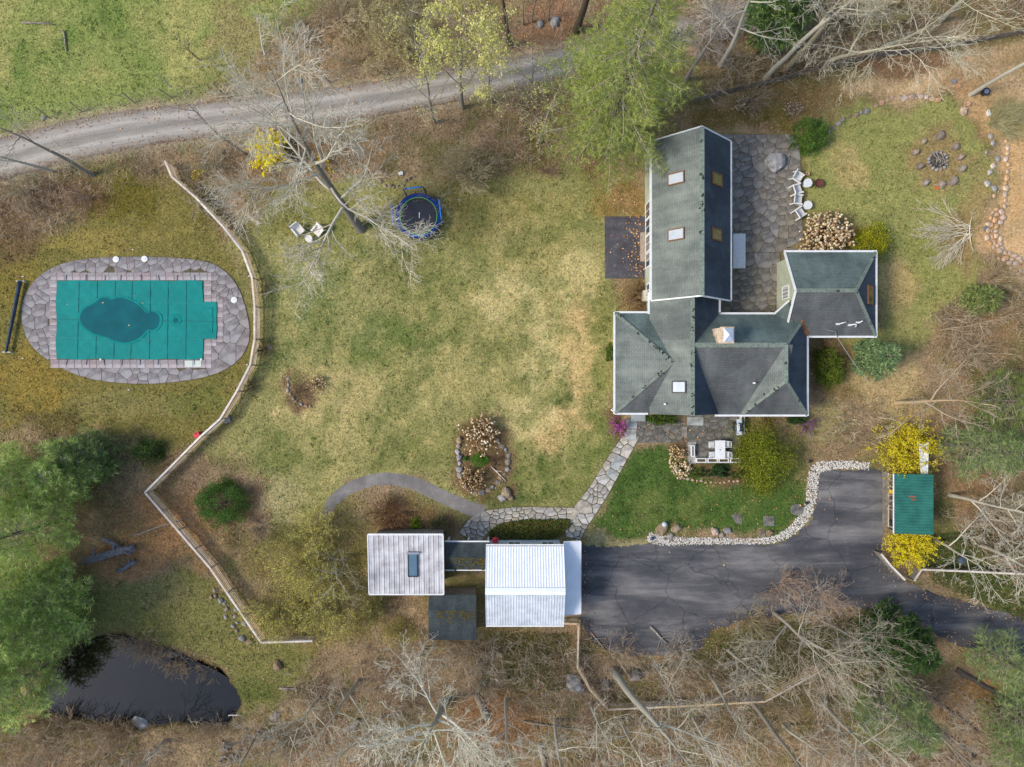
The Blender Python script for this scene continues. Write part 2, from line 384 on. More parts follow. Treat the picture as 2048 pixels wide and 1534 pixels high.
def blob(x, y, rx, ry, c, a=0.8, g=None, l=None, rough=1.0):
    d = np.hypot((QX - x) / rx, (QY - y) / ry) + (fbm(GX, GY, 0.9, int(x) % 13) - .5) * 1.1 * rough
    w = np.clip(1.35 - d, 0, 1); w = np.clip(w * 1.3, 0, 1); lay(w * w * (3 - 2 * w) * a, c, g, l)
n0 = fbm(GX, GY, 0.22, 21); lay(np.clip((n0 - .52) * 4, 0, .8), (126, 104, 80)); n0 = fbm(GX, GY, 0.3, 33); lay(np.clip((n0 - .55) * 5, 0, .7), (164, 142, 110)); n0 = fbm(GX, GY, 0.26, 37); lay(np.clip((n0 - .5) * 5, 0, .75), (128, 118, 76)); n0 = fbm(GX, GY, 0.6, 39); lay(np.clip((n0 - .56) * 6, 0, .6), (104, 104, 56))
zone([(-3000, -3000), (700, -3000), (668, 0), (600, 40), (520, 110), (440, 185), (300, 204), (60, 262), (-3000, 1000)], (138, 146, 84), 26, 1, .05)
n0 = fbm(GX, GY, 0.28, 41); fld = sdist(QX, QY, [(-3000, -3000), (700, -3000), (640, 0), (440, 170), (60, 250), (-3000, 1000)]); fw = np.clip(fld / 30, 0, 1)
lay(fw * np.clip((n0 - .5) * 5, 0, .85), (166, 160, 102)); n0 = fbm(GX, GY, 0.4, 43); lay(fw * np.clip((n0 - .54) * 5, 0, .8), (112, 130, 66))
for b in ((480, 60, 60, 70), (600, 110, 60, 60), (520, 150, 60, 25)): blob(*b, (158, 136, 100), .6, .4, .7)
# pool lawn
zone([(-900, 470), (60, 478), (150, 452), (205, 372), (268, 346), (330, 362), (385, 415), (452, 462), (500, 540), (512, 640), (505, 735), (470, 800), (430, 850), (350, 905), (200, 858), (60, 832), (-900, 800)], (128, 118, 66), 16, 1, .12)
for x, y, rx, ry, c, a in ((60, 760, 90, 55, (148, 124, 60), .8), (10, 560, 60, 70, (134, 118, 58), .75), (250, 400, 70, 40, (104, 94, 36), .8), (400, 470, 40, 30, (120, 112, 66), .7),
                           (180, 480, 80, 26, (148, 132, 74), .8), (300, 470, 60, 24, (140, 126, 72), .7), (250, 810, 110, 28, (140, 130, 84), .7), (110, 830, 80, 20, (96, 84, 52), .7),
                           (20, 470, 60, 50, (110, 88, 66), .8), (400, 800, 60, 28, (112, 116, 62), .7), (500, 580, 24, 50, (130, 126, 84), .6)): blob(x, y, rx, ry, c, a)
# main lawn
zone([(470, 480), (540, 400), (640, 372), (780, 352), (900, 372), (1060, 345), (1160, 330), (1212, 380), (1212, 560), (1250, 640), (1228, 660), (1228, 830), (1266, 850), (1250, 900), (1165, 1040), (960, 1024), (860, 966),
      (770, 950), (690, 975), (640, 1040), (590, 1080), (540, 1090), (536, 960), (470, 905), (410, 890), (480, 795), (516, 690), (513, 600), (500, 530)], (150, 144, 94), 18, 1, .04)
TAN = (202, 184, 134); GRN = (102, 116, 60); DG = (84, 100, 50); OLV = (146, 134, 80)
for x, y, rx, ry, c, a in ((930, 430, 200, 60, OLV, .75), (620, 440, 90, 50, (126, 124, 70), .7), (560, 430, 50, 40, (118, 114, 62), .7), (620, 570, 90, 80, (134, 138, 92), .85), (740, 520, 90, 50, (152, 148, 100), .7),
                           (1060, 480, 90, 50, (164, 152, 98), .8), (1000, 590, 70, 60, TAN, .8), (1150, 560, 50, 60, TAN, .7), (840, 560, 70, 40, (140, 138, 84), .7), (760, 690, 100, 55, GRN, .85), (700, 640, 80, 50, (124, 130, 82), .8), (900, 650, 70, 45, (120, 124, 72), .8),
                           (580, 700, 70, 40, (122, 128, 80), .7), (640, 800, 110, 55, (186, 168, 120), .85), (740, 770, 80, 50, (180, 164, 114), .8), (560, 900, 60, 60, (106, 114, 62), .75), (680, 880, 80, 40, (170, 158, 108), .8),
                           (1148, 690, 26, 110, (200, 172, 124), .9), (1080, 700, 50, 60, TAN, .7), (960, 780, 90, 40, (168, 156, 104), .7), (1120, 850, 60, 40, (204, 172, 124), .85), (1060, 830, 70, 40, TAN, .7), (1010, 690, 45, 30, (126, 126, 74), .7),
                           (1195, 620, 20, 60, (116, 118, 62), .7), (1195, 760, 22, 60, (134, 132, 78), .7), (840, 890, 60, 40, (140, 136, 84), .7), (560, 1010, 55, 40, (172, 158, 118), .8), (740, 910, 80, 30, (112, 116, 66), .7), (1190, 880, 30, 50, (104, 116, 56), .75),
                           (1060, 950, 60, 60, (92, 106, 50), .85), (1150, 960, 50, 45, (118, 122, 66), .7), (1010, 1000, 60, 25, DG, .8), (1122, 795, 12, 10, (70, 86, 40), .8), (1048, 742, 12, 9, (72, 88, 44), .8), (900, 930, 40, 50, (150, 142, 92), .6)): blob(x, y, rx, ry, c, a)
ml = np.clip(sdist(QX, QY, [(500, 480), (640, 400), (1190, 370), (1215, 660), (1225, 850), (1160, 1020), (960, 1010), (780, 950), (620, 1010), (540, 920), (520, 640)]) / 30, 0, 1)
n0 = fbm(GX, GY, 0.7, 51, 5); lay(ml * np.clip((n0 - .5) * 4, 0, .4), (186, 170, 116)); n0 = fbm(GX, GY, 0.8, 55, 5); lay(ml * np.clip((n0 - .53) * 5, 0, .45), (104, 114, 58))
# lawn by the terrace
zone([(1262, 890), (1370, 890), (1480, 925), (1560, 945), (1618, 925), (1615, 1012), (1560, 1066), (1440, 1072), (1300, 1068), (1172, 1062), (1222, 960)], (80, 102, 48), 10, 1, .04)
sl = np.clip(sdist(QX, QY, [(1270, 900), (1480, 930), (1610, 930), (1600, 1010), (1440, 1066), (1180, 1056)]) / 20, 0, 1)
n0 = fbm(GX, GY, 0.9, 61, 5); lay(sl * np.clip((n0 - .5) * 5, 0, .6), (112, 118, 66)); n0 = fbm(GX, GY, 0.7, 63); lay(sl * np.clip((n0 - .55) * 6, 0, .7), (58, 80, 34))
zone([(1166, 1064), (1300, 1070), (1300, 1088), (1166, 1092)], (158, 148, 112), 8, .8, .1)
# north-east lawn and wood-chip clearing
zone([(1600, 250), (1690, 226), (1752, 216), (1890, 206), (1948, 262), (1984, 330), (1976, 430), (1940, 560), (1880, 600), (1830, 690), (1760, 760), (1660, 790), (1618, 700), (1756, 660), (1760, 520), (1700, 440), (1610, 490)], (148, 146, 90), 14, 1, .06)
for x, y, rx, ry, c, a in ((1690, 330, 40, 50, (176, 156, 108), .8), (1800, 570, 40, 60, (182, 156, 112), .8), (1790, 470, 60, 50, (126, 130, 76), .7), (1875, 322, 62, 58, (152, 130, 92), .9), (1760, 280, 60, 40, (140, 142, 84), .6), (1850, 430, 60, 40, (150, 146, 94), .6),
                           (1920, 470, 40, 60, (150, 122, 88), .8), (1960, 420, 30, 60, (156, 132, 92), .7), (1860, 530, 40, 50, (140, 140, 80), .6), (1800, 640, 50, 40, (150, 142, 92), .6), (1690, 760, 60, 40, (120, 104, 56), .8), (1650, 850, 60, 50, (150, 140, 98), .8),
                           (1760, 760, 70, 60, (184, 160, 120), .85), (1820, 830, 40, 40, (180, 152, 112), .7), (1700, 900, 60, 24, (148, 122, 96), .8), (1580, 930, 60, 40, (92, 100, 50), .7)): blob(x, y, rx, ry, c, a, .7, .25)
zone([(1660, 196), (1760, 158), (1900, 118), (2048, 84), (2900, 60), (2900, 600), (2100, 640), (2030, 540), (1996, 450), (2000, 290), (1960, 246), (1900, 190), (1740, 204)], (198, 166, 130), 16, .0, .25)
for x, y, rx, ry, c, a in ((1990, 220, 60, 60, (186, 148, 108), .7), (1920, 180, 40, 30, (170, 134, 98), .7), (2030, 360, 30, 120, (196, 156, 112), .8), (2020, 480, 50, 30, (206, 168, 128), .8), (2040, 240, 60, 30, (150, 140, 96), .7), (2040, 130, 50, 30, (168, 138, 100), .7)): blob(x, y, rx, ry, c, a)
# moss strip along the north side of the long wing
for x, y, rx, ry, c, a in ((1480, 235, 110, 30, (108, 92, 44), .8), (1600, 200, 90, 26, (132, 108, 70), .7), (1560, 240, 50, 20, (118, 104, 52), .7), (1250, 400, 70, 30, (140, 112, 56), .6), (1260, 595, 34, 34, (150, 128, 84), .8), (1200, 350, 60, 30, (116, 116, 56), .6)): blob(x, y, rx, ry, c, a, .4, .4)
# meadow by the pond, olive scrub round the studio, strips by the drive
zone([(250, 1160), (420, 1150), (470, 1200), (522, 1288), (622, 1290), (566, 1420), (500, 1425), (470, 1370), (380, 1310), (260, 1262), (150, 1262), (120, 1230)], (124, 120, 72), 16, .9, .2)
for x, y, rx, ry, c, a in ((600, 1120, 130, 80, (126, 118, 64), .75), (640, 1240, 120, 50, (120, 110, 56), .75), (320, 1190, 70, 26, (140, 130, 90), .6), (520, 1380, 36, 40, (84, 96, 46), .7), (470, 1300, 50, 30, (130, 122, 74), .6), (860, 1030, 60, 36, (104, 110, 58), .7), (800, 1045, 60, 30, (120, 88, 60), .7),
                           (1020, 1290, 90, 40, (118, 110, 64), .7), (1050, 1340, 60, 40, (92, 92, 48), .7), (1960, 1130, 110, 56, (86, 100, 48), .85), (2010, 1200, 80, 30, (92, 104, 50), .8), (1880, 1060, 40, 40, (84, 96, 46), .7), (1500, 1300, 120, 50, (104, 100, 58), .7),
                           (1000, 1450, 90, 60, (136, 92, 58), .7), (1950, 960, 70, 60, (142, 112, 82), .7), (1960, 660, 60, 60, (152, 122, 92), .7), (330, 1060, 90, 80, (178, 132, 92), .85), (250, 1120, 70, 40, (172, 128, 90), .8), (1960, 1400, 80, 50, (172, 132, 84), .7), (1800, 1430, 60, 50, (160, 124, 84), .6),
                           (100, 400, 120, 36, (118, 88, 68), .7), (290, 340, 60, 30, (110, 96, 66), .6), (650, 310, 110, 30, (142, 108, 76), .6), (450, 150, 70, 60, (140, 132, 88), .5), (840, 60, 120, 60, (160, 146, 104), .6), (1110, 60, 90, 60, (142, 104, 82), .7), (1560, 60, 160, 60, (150, 130, 96), .6), (1800, 120, 120, 24, (154, 112, 82), .7)): blob(x, y, rx, ry, c, a)
# dust beside the gravel road, soil under paving, beds
d = sdist(GPX + wx * .2, GPY + wy * .2, ROAD); lay(np.clip((d + 22) / 30, 0, .8), (160, 146, 128), .1, .3)
for pl, c in ((DECK, (96, 88, 60)), (PATIO_A, (110, 100, 66)), (PATIO_B, (104, 96, 62)), (SP1, (92, 92, 56)), (SP2, (92, 92, 56))): zone(pl, c, 6, .0, .0, 1, False)
def bed(x, y, rx, ry, c=(112, 88, 68), a=.9): blob(x, y, rx, ry, c, a, .0, .7, .5)
for b in ((605, 782, 34, 36), (968, 915, 54, 82), (1236, 852, 24, 30), (1390, 890, 30, 44), (1440, 950, 70, 22), (1660, 470, 60, 44), (1270, 596, 34, 36), (450, 1005, 66, 58), (1012, 992, 20, 16), (1655, 735, 46, 54), (880, 1050, 30, 24)): bed(*b)
# pond bowl
pd = sdist(GPX + wx * .4, GPY + wy * .4, POND)
GZ = -np.clip((pd + 7) / 26, 0, 1) ** 0.8 * 1.1
lay(np.clip((pd + 14) / 12, 0, 1), (62, 50, 34), 0, .1)
wood = np.clip(LI * 1.2 - .2, 0, 1); keep = np.ones(GX.shape)
for pl in [ROAD, DRIVE, DECK, GPATHP, DPAD, PATIO_A, PATIO_B, TERR, SP1, SP2, [(1240, 815), (1380, 815), (1380, 890), (1240, 890)]] + BUILD: keep *= np.clip(-sdist(GPX, GPY, pl) / 8, 0, 1)
GZ = GZ + wood * keep * np.clip(-pd / 10, 0, 1) * (fbm(GX, GY, 0.8, 71) - .5) * 0.22
_l = GC.mean(-1, keepdims=True); GC = (GC * .98 + _l * .02) * np.array([1.03, 1.0, .93])
GRM = GR * keep * np.clip(-pd / 10, 0, 1); LIM = LI * keep * np.clip(-pd / 6, 0, 1)
nx, ny = len(gx), len(gy); idx = np.arange(nx * ny).reshape(nx, ny)
fc = np.stack([idx[:-1, :-1], idx[1:, :-1], idx[1:, 1:], idx[:-1, 1:]], -1).reshape(-1, 4)
gv = np.stack([GX, GY, GZ], -1).reshape(-1, 3)
ground = link('ground', np_mesh('ground', gv, fc, ground_mat(), GC.reshape(-1, 3), True)); tag(ground, kind='structure')
ix0, iy0 = 6, 6
def at_grid(x, y, A):
    i = np.clip(np.round((x + 52) / 0.3).astype(int) + ix0, 0, nx - 1); j = np.clip(np.round((y + 41) / 0.3).astype(int) + iy0, 0, ny - 1)
    return A[i, j]
def gz(x, y): return float(at_grid(np.array([x]), np.array([y]), GZ)[0])

# ------------------------------------------------------------------ roads, drive, paths, pond
def sheet(name, pts, z, m, kind='structure', crown=0):
    mb = MB(); q = [P(x, y) for x, y in pts]; mb.poly([(p.x, p.y, z) for p in q], [tuple(range(len(q)))])
    me = mb.mesh(name, m)
    if me.polygons[0].normal.z < 0: me.flip_normals()
    o = link(name, me)
    if kind: tag(o, kind=kind)
    return o
def road_mat():
    m, nt, b = nodes_of('gravel_road'); uv = coord(nt, 'UV'); co = coord(nt)
    sx = nt.nodes.new('ShaderNodeSeparateXYZ'); nt.links.new(uv, sx.inputs[0])
    nz = noise(nt, co, 0.5, 5, .6); wv = math_n(nt, 'ADD', sx.outputs[1], math_n(nt, 'MULTIPLY', math_n(nt, 'SUBTRACT', nz, .5), .22))
    c = ramp(nt, wv, [(0.0, lin(132, 118, 102)), (.14, lin(154, 145, 134)), (.30, lin(180, 171, 159)), (.47, lin(146, 138, 128)), (.56, lin(148, 140, 129)), (.72, lin(182, 173, 161)), (.87, lin(156, 146, 133)), (1.0, lin(126, 110, 94))])
    n1 = noise(nt, co, 10, 5, .8); g = ramp(nt, n1, [(.25, (.76,) * 3), (.75, (1.24,) * 3)]); c = mixc(nt, 1, c, g, 'MULTIPLY')
    mp = nt.nodes.new('ShaderNodeMapping'); mp.inputs['Scale'].default_value = (.25, 14, 1); nt.links.new(uv, mp.inputs[0])
    st = noise(nt, mp.outputs[0], 1.0, 4); g = ramp(nt, st, [(.3, (.84,) * 3), (.7, (1.13,) * 3)]); c = mixc(nt, 1, c, g, 'MULTIPLY')
    nt.links.new(c, b.inputs['Base Color']); b.inputs['Roughness'].default_value = .95; b.inputs['Specular IOR Level'].default_value = .1
    bump(nt, b, n1, .5, .03); return m
def ribbon(name, c, z, m, it=3, n=9, amp=1.5, seed=3):
    c = smooth_line(c, it); r = random.Random(seed); vs = []; uvs = []; s = 0
    for i, (x, y, w) in enumerate(c):
        a = c[max(0, i - 1)]; b = c[min(len(c) - 1, i + 1)]; dx, dy = b[0] - a[0], b[1] - a[1]; L = math.hypot(dx, dy)
        if i: s += math.hypot(x - c[i - 1][0], y - c[i - 1][1]) * SP
        for k in range(n):
            t = k / (n - 1) - .5; e = r.uniform(-amp, amp) if k in (0, n - 1) else 0
            p = P(x - dy / L * (w * t + e), y + dx / L * (w * t + e)); vs.append((p.x, p.y, z + .03 * (1 - 4 * t * t))); uvs.append((s, t + .5))
    fs = [(i * n + k, i * n + k + 1, (i + 1) * n + k + 1, (i + 1) * n + k) for i in range(len(c) - 1) for k in range(n - 1)]
    me = bpy.data.meshes.new(name); me.from_pydata(vs, [], fs); me.update(); me.materials.append(m)
    uvl = me.uv_layers.new(name='UVMap')
    for lp in me.loops: uvl.data[lp.index].uv = uvs[lp.vertex_index]
    if me.polygons[0].normal.z < 0: me.flip_normals()
    return tag(link(name, me), kind='structure')
def drive_mat():
    m, nt, b = nodes_of('asphalt'); co = coord(nt); mp = nt.nodes.new('ShaderNodeMapping'); mp.inputs['Scale'].default_value = (.12, .7, 1); nt.links.new(co, mp.inputs[0])
    n1 = noise(nt, co, 10, 5, .8); st = noise(nt, mp.outputs[0], 1.0, 6, .65, .3); n2 = noise(nt, co, .3, 5, .6, .4); n3 = noise(nt, co, 1.8, 6, .75)
    c = ramp(nt, st, [(.33, lin(72, 72, 75)), (.48, lin(88, 87, 88)), (.6, lin(118, 115, 113)), (.7, lin(136, 131, 126))])
    g = ramp(nt, n2, [(.36, (.8, .81, .84)), (.64, (1.16, 1.14, 1.1))]); c = mixc(nt, 1, c, g, 'MULTIPLY')
    c = mixc(nt, ramp(nt, n3, [(.6, (0, 0, 0)), (.74, (.5,) * 3)]), c, lin(146, 138, 126))
    vo = nt.nodes.new('ShaderNodeTexVoronoi'); vo.feature = 'DISTANCE_TO_EDGE'; vo.inputs['Scale'].default_value = .22; wv = nt.nodes.new('ShaderNodeMix'); wv.data_type = 'RGBA'; wv.inputs[0].default_value = .08
    no = nt.nodes.new('ShaderNodeTexNoise'); no.inputs['Scale'].default_value = .8; no.inputs['Detail'].default_value = 5; nt.links.new(co, no.inputs['Vector']); nt.links.new(co, wv.inputs[6]); nt.links.new(no.outputs['Color'], wv.inputs[7]); wv.blend_type = 'ADD'; wv.inputs[0].default_value = 1.2
    nt.links.new(wv.outputs[2], vo.inputs['Vector']); c = mixc(nt, ramp(nt, vo.outputs['Distance'], [(.0, (.55,) * 3), (.012, (0, 0, 0))]), c, lin(40, 40, 42))
    g = ramp(nt, n1, [(.25, (.74,) * 3), (.75, (1.26,) * 3)]); c = mixc(nt, 1, c, g, 'MULTIPLY')
    nt.links.new(c, b.inputs['Base Color']); b.inputs['Roughness'].default_value = .92; b.inputs['Specular IOR Level'].default_value = .2; bump(nt, b, n1, .4, .02); return m
ribbon('gravel_road', ROAD_C, .02, road_mat(), 4, 11, 2.2)
M_ASPH = drive_mat()
sheet('driveway', jag(DRIVE, 5, 3.0, 4), .02, M_ASPH)
M_GPATH = gravel_mat('path_gravel', lin(120, 114, 110), lin(140, 134, 128), None, 14)
ribbon('gravel_path', GPATH, .008, M_GPATH, 3, 5, 1.0)
M_DPAD = gravel_mat('dark_gravel', lin(72, 70, 74), lin(92, 89, 92), lin(120, 114, 110), 16)
pad = MB(); q = [P(x, y) for x, y in DPAD]; pad.prism([(p.x, p.y) for p in q][::-1], -.02, .05, .02)
tag(pad.build('gravel_pad', M_DPAD), kind='structure')
def water_mat():
    m, nt, b = nodes_of('pond_water'); co = coord(nt)
    c = ramp(nt, noise(nt, co, .5, 4), [(.35, (.002, .0025, .002)), (.7, (.008, .007, .004))]); nt.links.new(c, b.inputs['Base Color'])
    b.inputs['Roughness'].default_value = .03; b.inputs['IOR'].default_value = 1.52; b.inputs['Specular IOR Level'].default_value = .6
    bump(nt, b, noise(nt, co, 1.2, 2), .02, .02); return m
pc = V((300, 1365, 0)); sheet('pond_water', [(pc.x + (x - pc.x) * 1.05, pc.y + (y - pc.y) * 1.08) for x, y in POND], -.22, water_mat())

# ------------------------------------------------------------------ stone paving, every flag a piece of its own
def clip_half(poly, a, b, c):
    out = []; n = len(poly)
    for i in range(n):
        p = poly[i]; q = poly[(i + 1) % n]; dp = a * p[0] + b * p[1] - c; dq = a * q[0] + b * q[1] - c
        if dp <= 0: out.append(p)
        if (dp < 0 < dq) or (dq < 0 < dp): t = dp / (dp - dq); out.append((p[0] + (q[0] - p[0]) * t, p[1] + (q[1] - p[1]) * t))
    return out
def voronoi(sites, conv):
    cells = []
    for i, s in enumerate(sites):
        near = sorted(range(len(sites)), key=lambda j: (sites[j][0] - s[0]) ** 2 + (sites[j][1] - s[1]) ** 2)[1:22]; poly = list(conv)
        for j in near:
            t = sites[j]; a, b = t[0] - s[0], t[1] - s[1]; poly = clip_half(poly, a, b, (t[0] ** 2 + t[1] ** 2 - s[0] ** 2 - s[1] ** 2) / 2)
            if len(poly) < 3: break
        cells.append(poly)
    return cells
def darts(conv, rmin, r, tries=6000, jitter=True):
    xs = [p[0] for p in conv]; ys = [p[1] for p in conv]; n = len(conv); pts = []
    area = sum(conv[i][0] * conv[(i + 1) % n][1] - conv[(i + 1) % n][0] * conv[i][1] for i in range(n)); sg = 1 if area > 0 else -1
    for _ in range(tries):
        x = r.uniform(min(xs), max(xs)); y = r.uniform(min(ys), max(ys))
        if any(sg * ((conv[(i + 1) % n][0] - conv[i][0]) * (y - conv[i][1]) - (conv[(i + 1) % n][1] - conv[i][1]) * (x - conv[i][0])) < 0 for i in range(n)): continue
        rr = rmin * r.choice((.5, .7, .9, 1.1, 1.5, 1.9))
        if all((x - a) ** 2 + (y - b) ** 2 > (max(rr, c) * .95) ** 2 for a, b, c in pts): pts.append((x, y, rr))
    return [(a, b) for a, b, c in pts]
def shrink(poly, gap):
    n = len(poly); cx = sum(p[0] for p in poly) / n; cy = sum(p[1] for p in poly) / n; q = list(poly)
    for i in range(n):
        a = poly[i]; b = poly[(i + 1) % n]; ex, ey = b[0] - a[0], b[1] - a[1]; L = math.hypot(ex, ey)
        if L < 1e-5: continue
        nx_, ny_ = ey / L, -ex / L
        if nx_ * (cx - a[0]) + ny_ * (cy - a[1]) > 0: nx_, ny_ = -nx_, -ny_
        q = clip_half(q, nx_, ny_, nx_ * a[0] + ny_ * a[1] - gap)
        if len(q) < 3: return []
    o = []
    for p in q:
        if not o or math.hypot(p[0] - o[-1][0], p[1] - o[-1][1]) > .03: o.append(p)
    return o if len(o) > 2 else []
def parea(p): return sum(p[i][0] * p[(i + 1) % len(p)][1] - p[(i + 1) % len(p)][0] * p[i][1] for i in range(len(p))) / 2
def flag(name, poly, z0, z1, m, parent, r, gap=.035, wob=.03):
    poly = shrink(poly, gap)
    if len(poly) < 3 or abs(parea(poly)) < .02: return
    if parea(poly) < 0: poly = poly[::-1]
    q = []
    for i, p in enumerate(poly):                       # round the corners a little so the flags look split by hand
        a = poly[i - 1]; b = poly[(i + 1) % len(poly)]
        q.append((p[0] * .92 + a[0] * .08 + r.uniform(-wob, wob) * .5, p[1] * .92 + a[1] * .08 + r.uniform(-wob, wob) * .5)); q.append((p[0] * .92 + b[0] * .08, p[1] * .92 + b[1] * .08))
    cx = sum(p[0] for p in q) / len(q); cy = sum(p[1] for p in q) / len(q)
    mb = MB(); mb.prism([(x - cx, y - cy) for x, y in q], z0, z1 + r.uniform(-.006, .006), .008)
    o = mb.build(name, m, parent); o.location = (cx, cy, 0); return o
def wpoly(pts): return [(P(x, y).x, P(x, y).y) for x, y in pts]
M_POOLST = stone_mat('pool_flagstone', lin(154, 147, 145), lin(126, 119, 118), .25, .07, .8)
M_COPING = stone_mat('coping_stone', lin(178, 166, 164), lin(156, 144, 143), .05, .08, 1.0)
M_JOINT = mat('joint_soil', lin(96, 88, 66), .95, .35, 3.0, bmp=.3)
rr = random.Random(21)
def base_slab(name, poly, z):
    q = wpoly(poly); q = q if parea(q) > 0 else q[::-1]
    mb = MB(); mb.prism(q, -.05, z); return tag(mb.build(name, M_JOINT), kind='structure')
deck = base_slab('pool_deck', DECK, .03)
inner = (98, 541, 424, 738)
conv = wpoly(DECK); conv = conv if parea(conv) > 0 else conv[::-1]
for c in voronoi(darts(conv, .74, rr, 9000), conv):
    if len(c) < 3: continue
    cx = sum(p[0] for p in c) / len(c) / SP + 1024; cy = 767 - sum(p[1] for p in c) / len(c) / SP
    if inner[0] + 8 < cx < inner[2] - 4 and inner[1] + 8 < cy < inner[3] - 8: continue
    flag('flagstone', c, .0, .055, M_POOLST, deck, rr, .013, .02)
def paver(x0, y0, x1, y1):
    a = P(x0, y1); b = P(x1, y0); c = (a + b) / 2; w = b.x - a.x - .02; h = b.y - a.y - .02
    mb = MB(); mb.prism([(-w / 2, -h / 2), (w / 2, -h / 2), (w / 2, h / 2), (-w / 2, h / 2)], .0, .075 + rr.uniform(-.004, .004), .012)
    o = mb.build('coping_paver', M_COPING, deck); o.location = (c.x, c.y, 0)
def paver_row(x0, y0, x1, y1, along, step):
    t = x0 if along else y0; e = x1 if along else y1
    while t < e - 4:
        n = min(e, t + step * rr.uniform(.8, 1.2)); n = e if e - n < step * .4 else n
        paver(*((t, y0, n, y1) if along else (x0, t, x1, n))); t = n
paver_row(102, 545, 424, 561, True, 15.5); paver_row(102, 719, 424, 736, True, 15.5); paver_row(100, 561, 115, 719, False, 12)
paver_row(408, 561, 424, 604, False, 15); paver_row(408, 679, 424, 719, False, 15); paver_row(434, 599, 447, 684, False, 17); paver_row(424, 588, 434, 604, False, 20); paver_row(424, 679, 434, 692, False, 20)

def paved(name, pieces, rmin, m, zt=.05, gap=.03, base_z=.02, seed=5):
    r = random.Random(seed); q = None
    mb = MB()
    for pl in pieces:
        w = wpoly(pl); w = w if parea(w) > 0 else w[::-1]; mb.prism(w, -.05, base_z)
        base_z += .003
    o = tag(mb.build(name, M_JOINT), kind='structure')
    for pl in pieces:
        w = wpoly(pl); w = w if parea(w) > 0 else w[::-1]
        for c in voronoi(darts(w, rmin, r, 5000), w):
            if len(c) > 2: flag('flagstone', c, .0, zt, m, o, r, gap * .65)
    return o
M_PATIO = stone_mat('patio_flagstone', lin(140, 133, 122), lin(112, 106, 98), .2, .10, 1.2)
paved('patio', [[(1440, 268), (1590, 270), (1600, 300), (1606, 480), (1560, 505), (1440, 505)], PATIO_B], .78, M_PATIO, seed=8)
M_TERR = stone_mat('terrace_flagstone', lin(120, 116, 106), lin(90, 88, 82), .2, .14, 2.0)
paved('terrace', [[(1372, 812), (1482, 812), (1482, 918), (1372, 918)]], .8, M_TERR, .085, .035, .05, 9)
paved('front_walk', [[(1252, 842), (1366, 842), (1366, 884), (1262, 886)]], .62, M_TERR, .05, .03, .02, 10)
M_PATH = stone_mat('path_flagstone', lin(190, 182, 168), lin(154, 147, 136), .2, .16, 2.2)
def stone_path(name, c, rmin, seed):
    c = smooth_line(c, 3); S = [0]
    for a, b in zip(c[:-1], c[1:]): S.append(S[-1] + math.hypot(b[0] - a[0], b[1] - a[1]) * SP)
    def at(s):
        i = max(k for k in range(len(S) - 1) if S[k] <= max(s, 0) or k == 0); t = min(1, max(0, (s - S[i]) / (S[i + 1] - S[i] + 1e-9))); a, b = c[i], c[i + 1]
        x, y, w = (a[k] + (b[k] - a[k]) * t for k in range(3)); dx, dy = b[0] - a[0], b[1] - a[1]; L = math.hypot(dx, dy); return P(x, y), V((dx / L, -dy / L, 0)), w * SP
    r = random.Random(seed); W = sum(p[2] for p in c) / len(c) * SP; conv = [(0, -.5 * W), (S[-1], -.5 * W), (S[-1], .5 * W), (0, .5 * W)]
    vs = []; fs = []
    for i in range(len(c)):
        p, d, w = at(S[i] - 1e-6 if i else 0); nrm = V((-d.y, d.x, 0)); vs += [tuple(p - nrm * w * .5 + V((0, 0, .012))), tuple(p + nrm * w * .5 + V((0, 0, .012)))]
    for i in range(len(c) - 1): fs.append((2 * i, 2 * i + 2, 2 * i + 3, 2 * i + 1))
    mb = MB(); mb.poly(vs, fs); me = mb.mesh(name, M_JOINT); 
    if me.polygons[0].normal.z < 0: me.flip_normals()
    o = tag(link(name, me), kind='structure')
    for cell in voronoi(darts(conv, rmin, r, 5000), conv):
        if len(cell) < 3: continue
        out = []
        for s, t in cell:
            p, d, w = at(min(s, S[-1] - 1e-4)); nrm = V((-d.y, d.x, 0)); q = p + nrm * (t / W * w); out.append((q.x, q.y))
        flag('flagstone', out, .0, .05, M_PATH, o, r, .03)
    return o
stone_path('stone_path', SPATH, .55, 31); stone_path('stone_path', SPATH2, .55, 32)
def slab_px(name, pts, z0, z1, m, label=None, cat=None, group=None, kind=None, parent=None, bev=.02):
    w = wpoly(pts); w = w if parea(w) > 0 else w[::-1]; cx = sum(p[0] for p in w) / len(w); cy = sum(p[1] for p in w) / len(w)
    mb = MB(); mb.prism([(x - cx, y - cy) for x, y in w], z0, z1, bev); o = mb.build(name, m, parent); o.location = (cx, cy, 0); return tag(o, label, cat, group, kind)
# large pale flags of the walk
M_SLAB = stone_mat('pale_slab', lin(176, 178, 172), lin(146, 148, 144), .1, .06, 1.5)
wk = [o for o in COL.objects if o.name == 'front_walk'][0]; sp = [o for o in COL.objects if o.name == 'stone_path'][0]
for pts in ([(1252, 838), (1274, 838), (1274, 857), (1252, 857)], [(1253, 858), (1273, 858), (1272, 879), (1251, 879)]): slab_px('flagstone', pts, 0, .075, M_SLAB, parent=wk)
for pts in ([(1232, 908), (1248, 915), (1236, 941), (1220, 932)], [(1218, 935), (1235, 943), (1226, 960), (1213, 950)]): slab_px('flagstone', pts, 0, .07, M_SLAB, parent=sp)
M_CONC = mat('concrete', lin(186, 188, 190), .85, .12, .8, bmp=.15, bscale=30)
slab_px('garage_apron', [(1126, 1084), (1162, 1083), (1160, 1229), (1126, 1229)], -.02, .06, M_CONC, kind='structure')
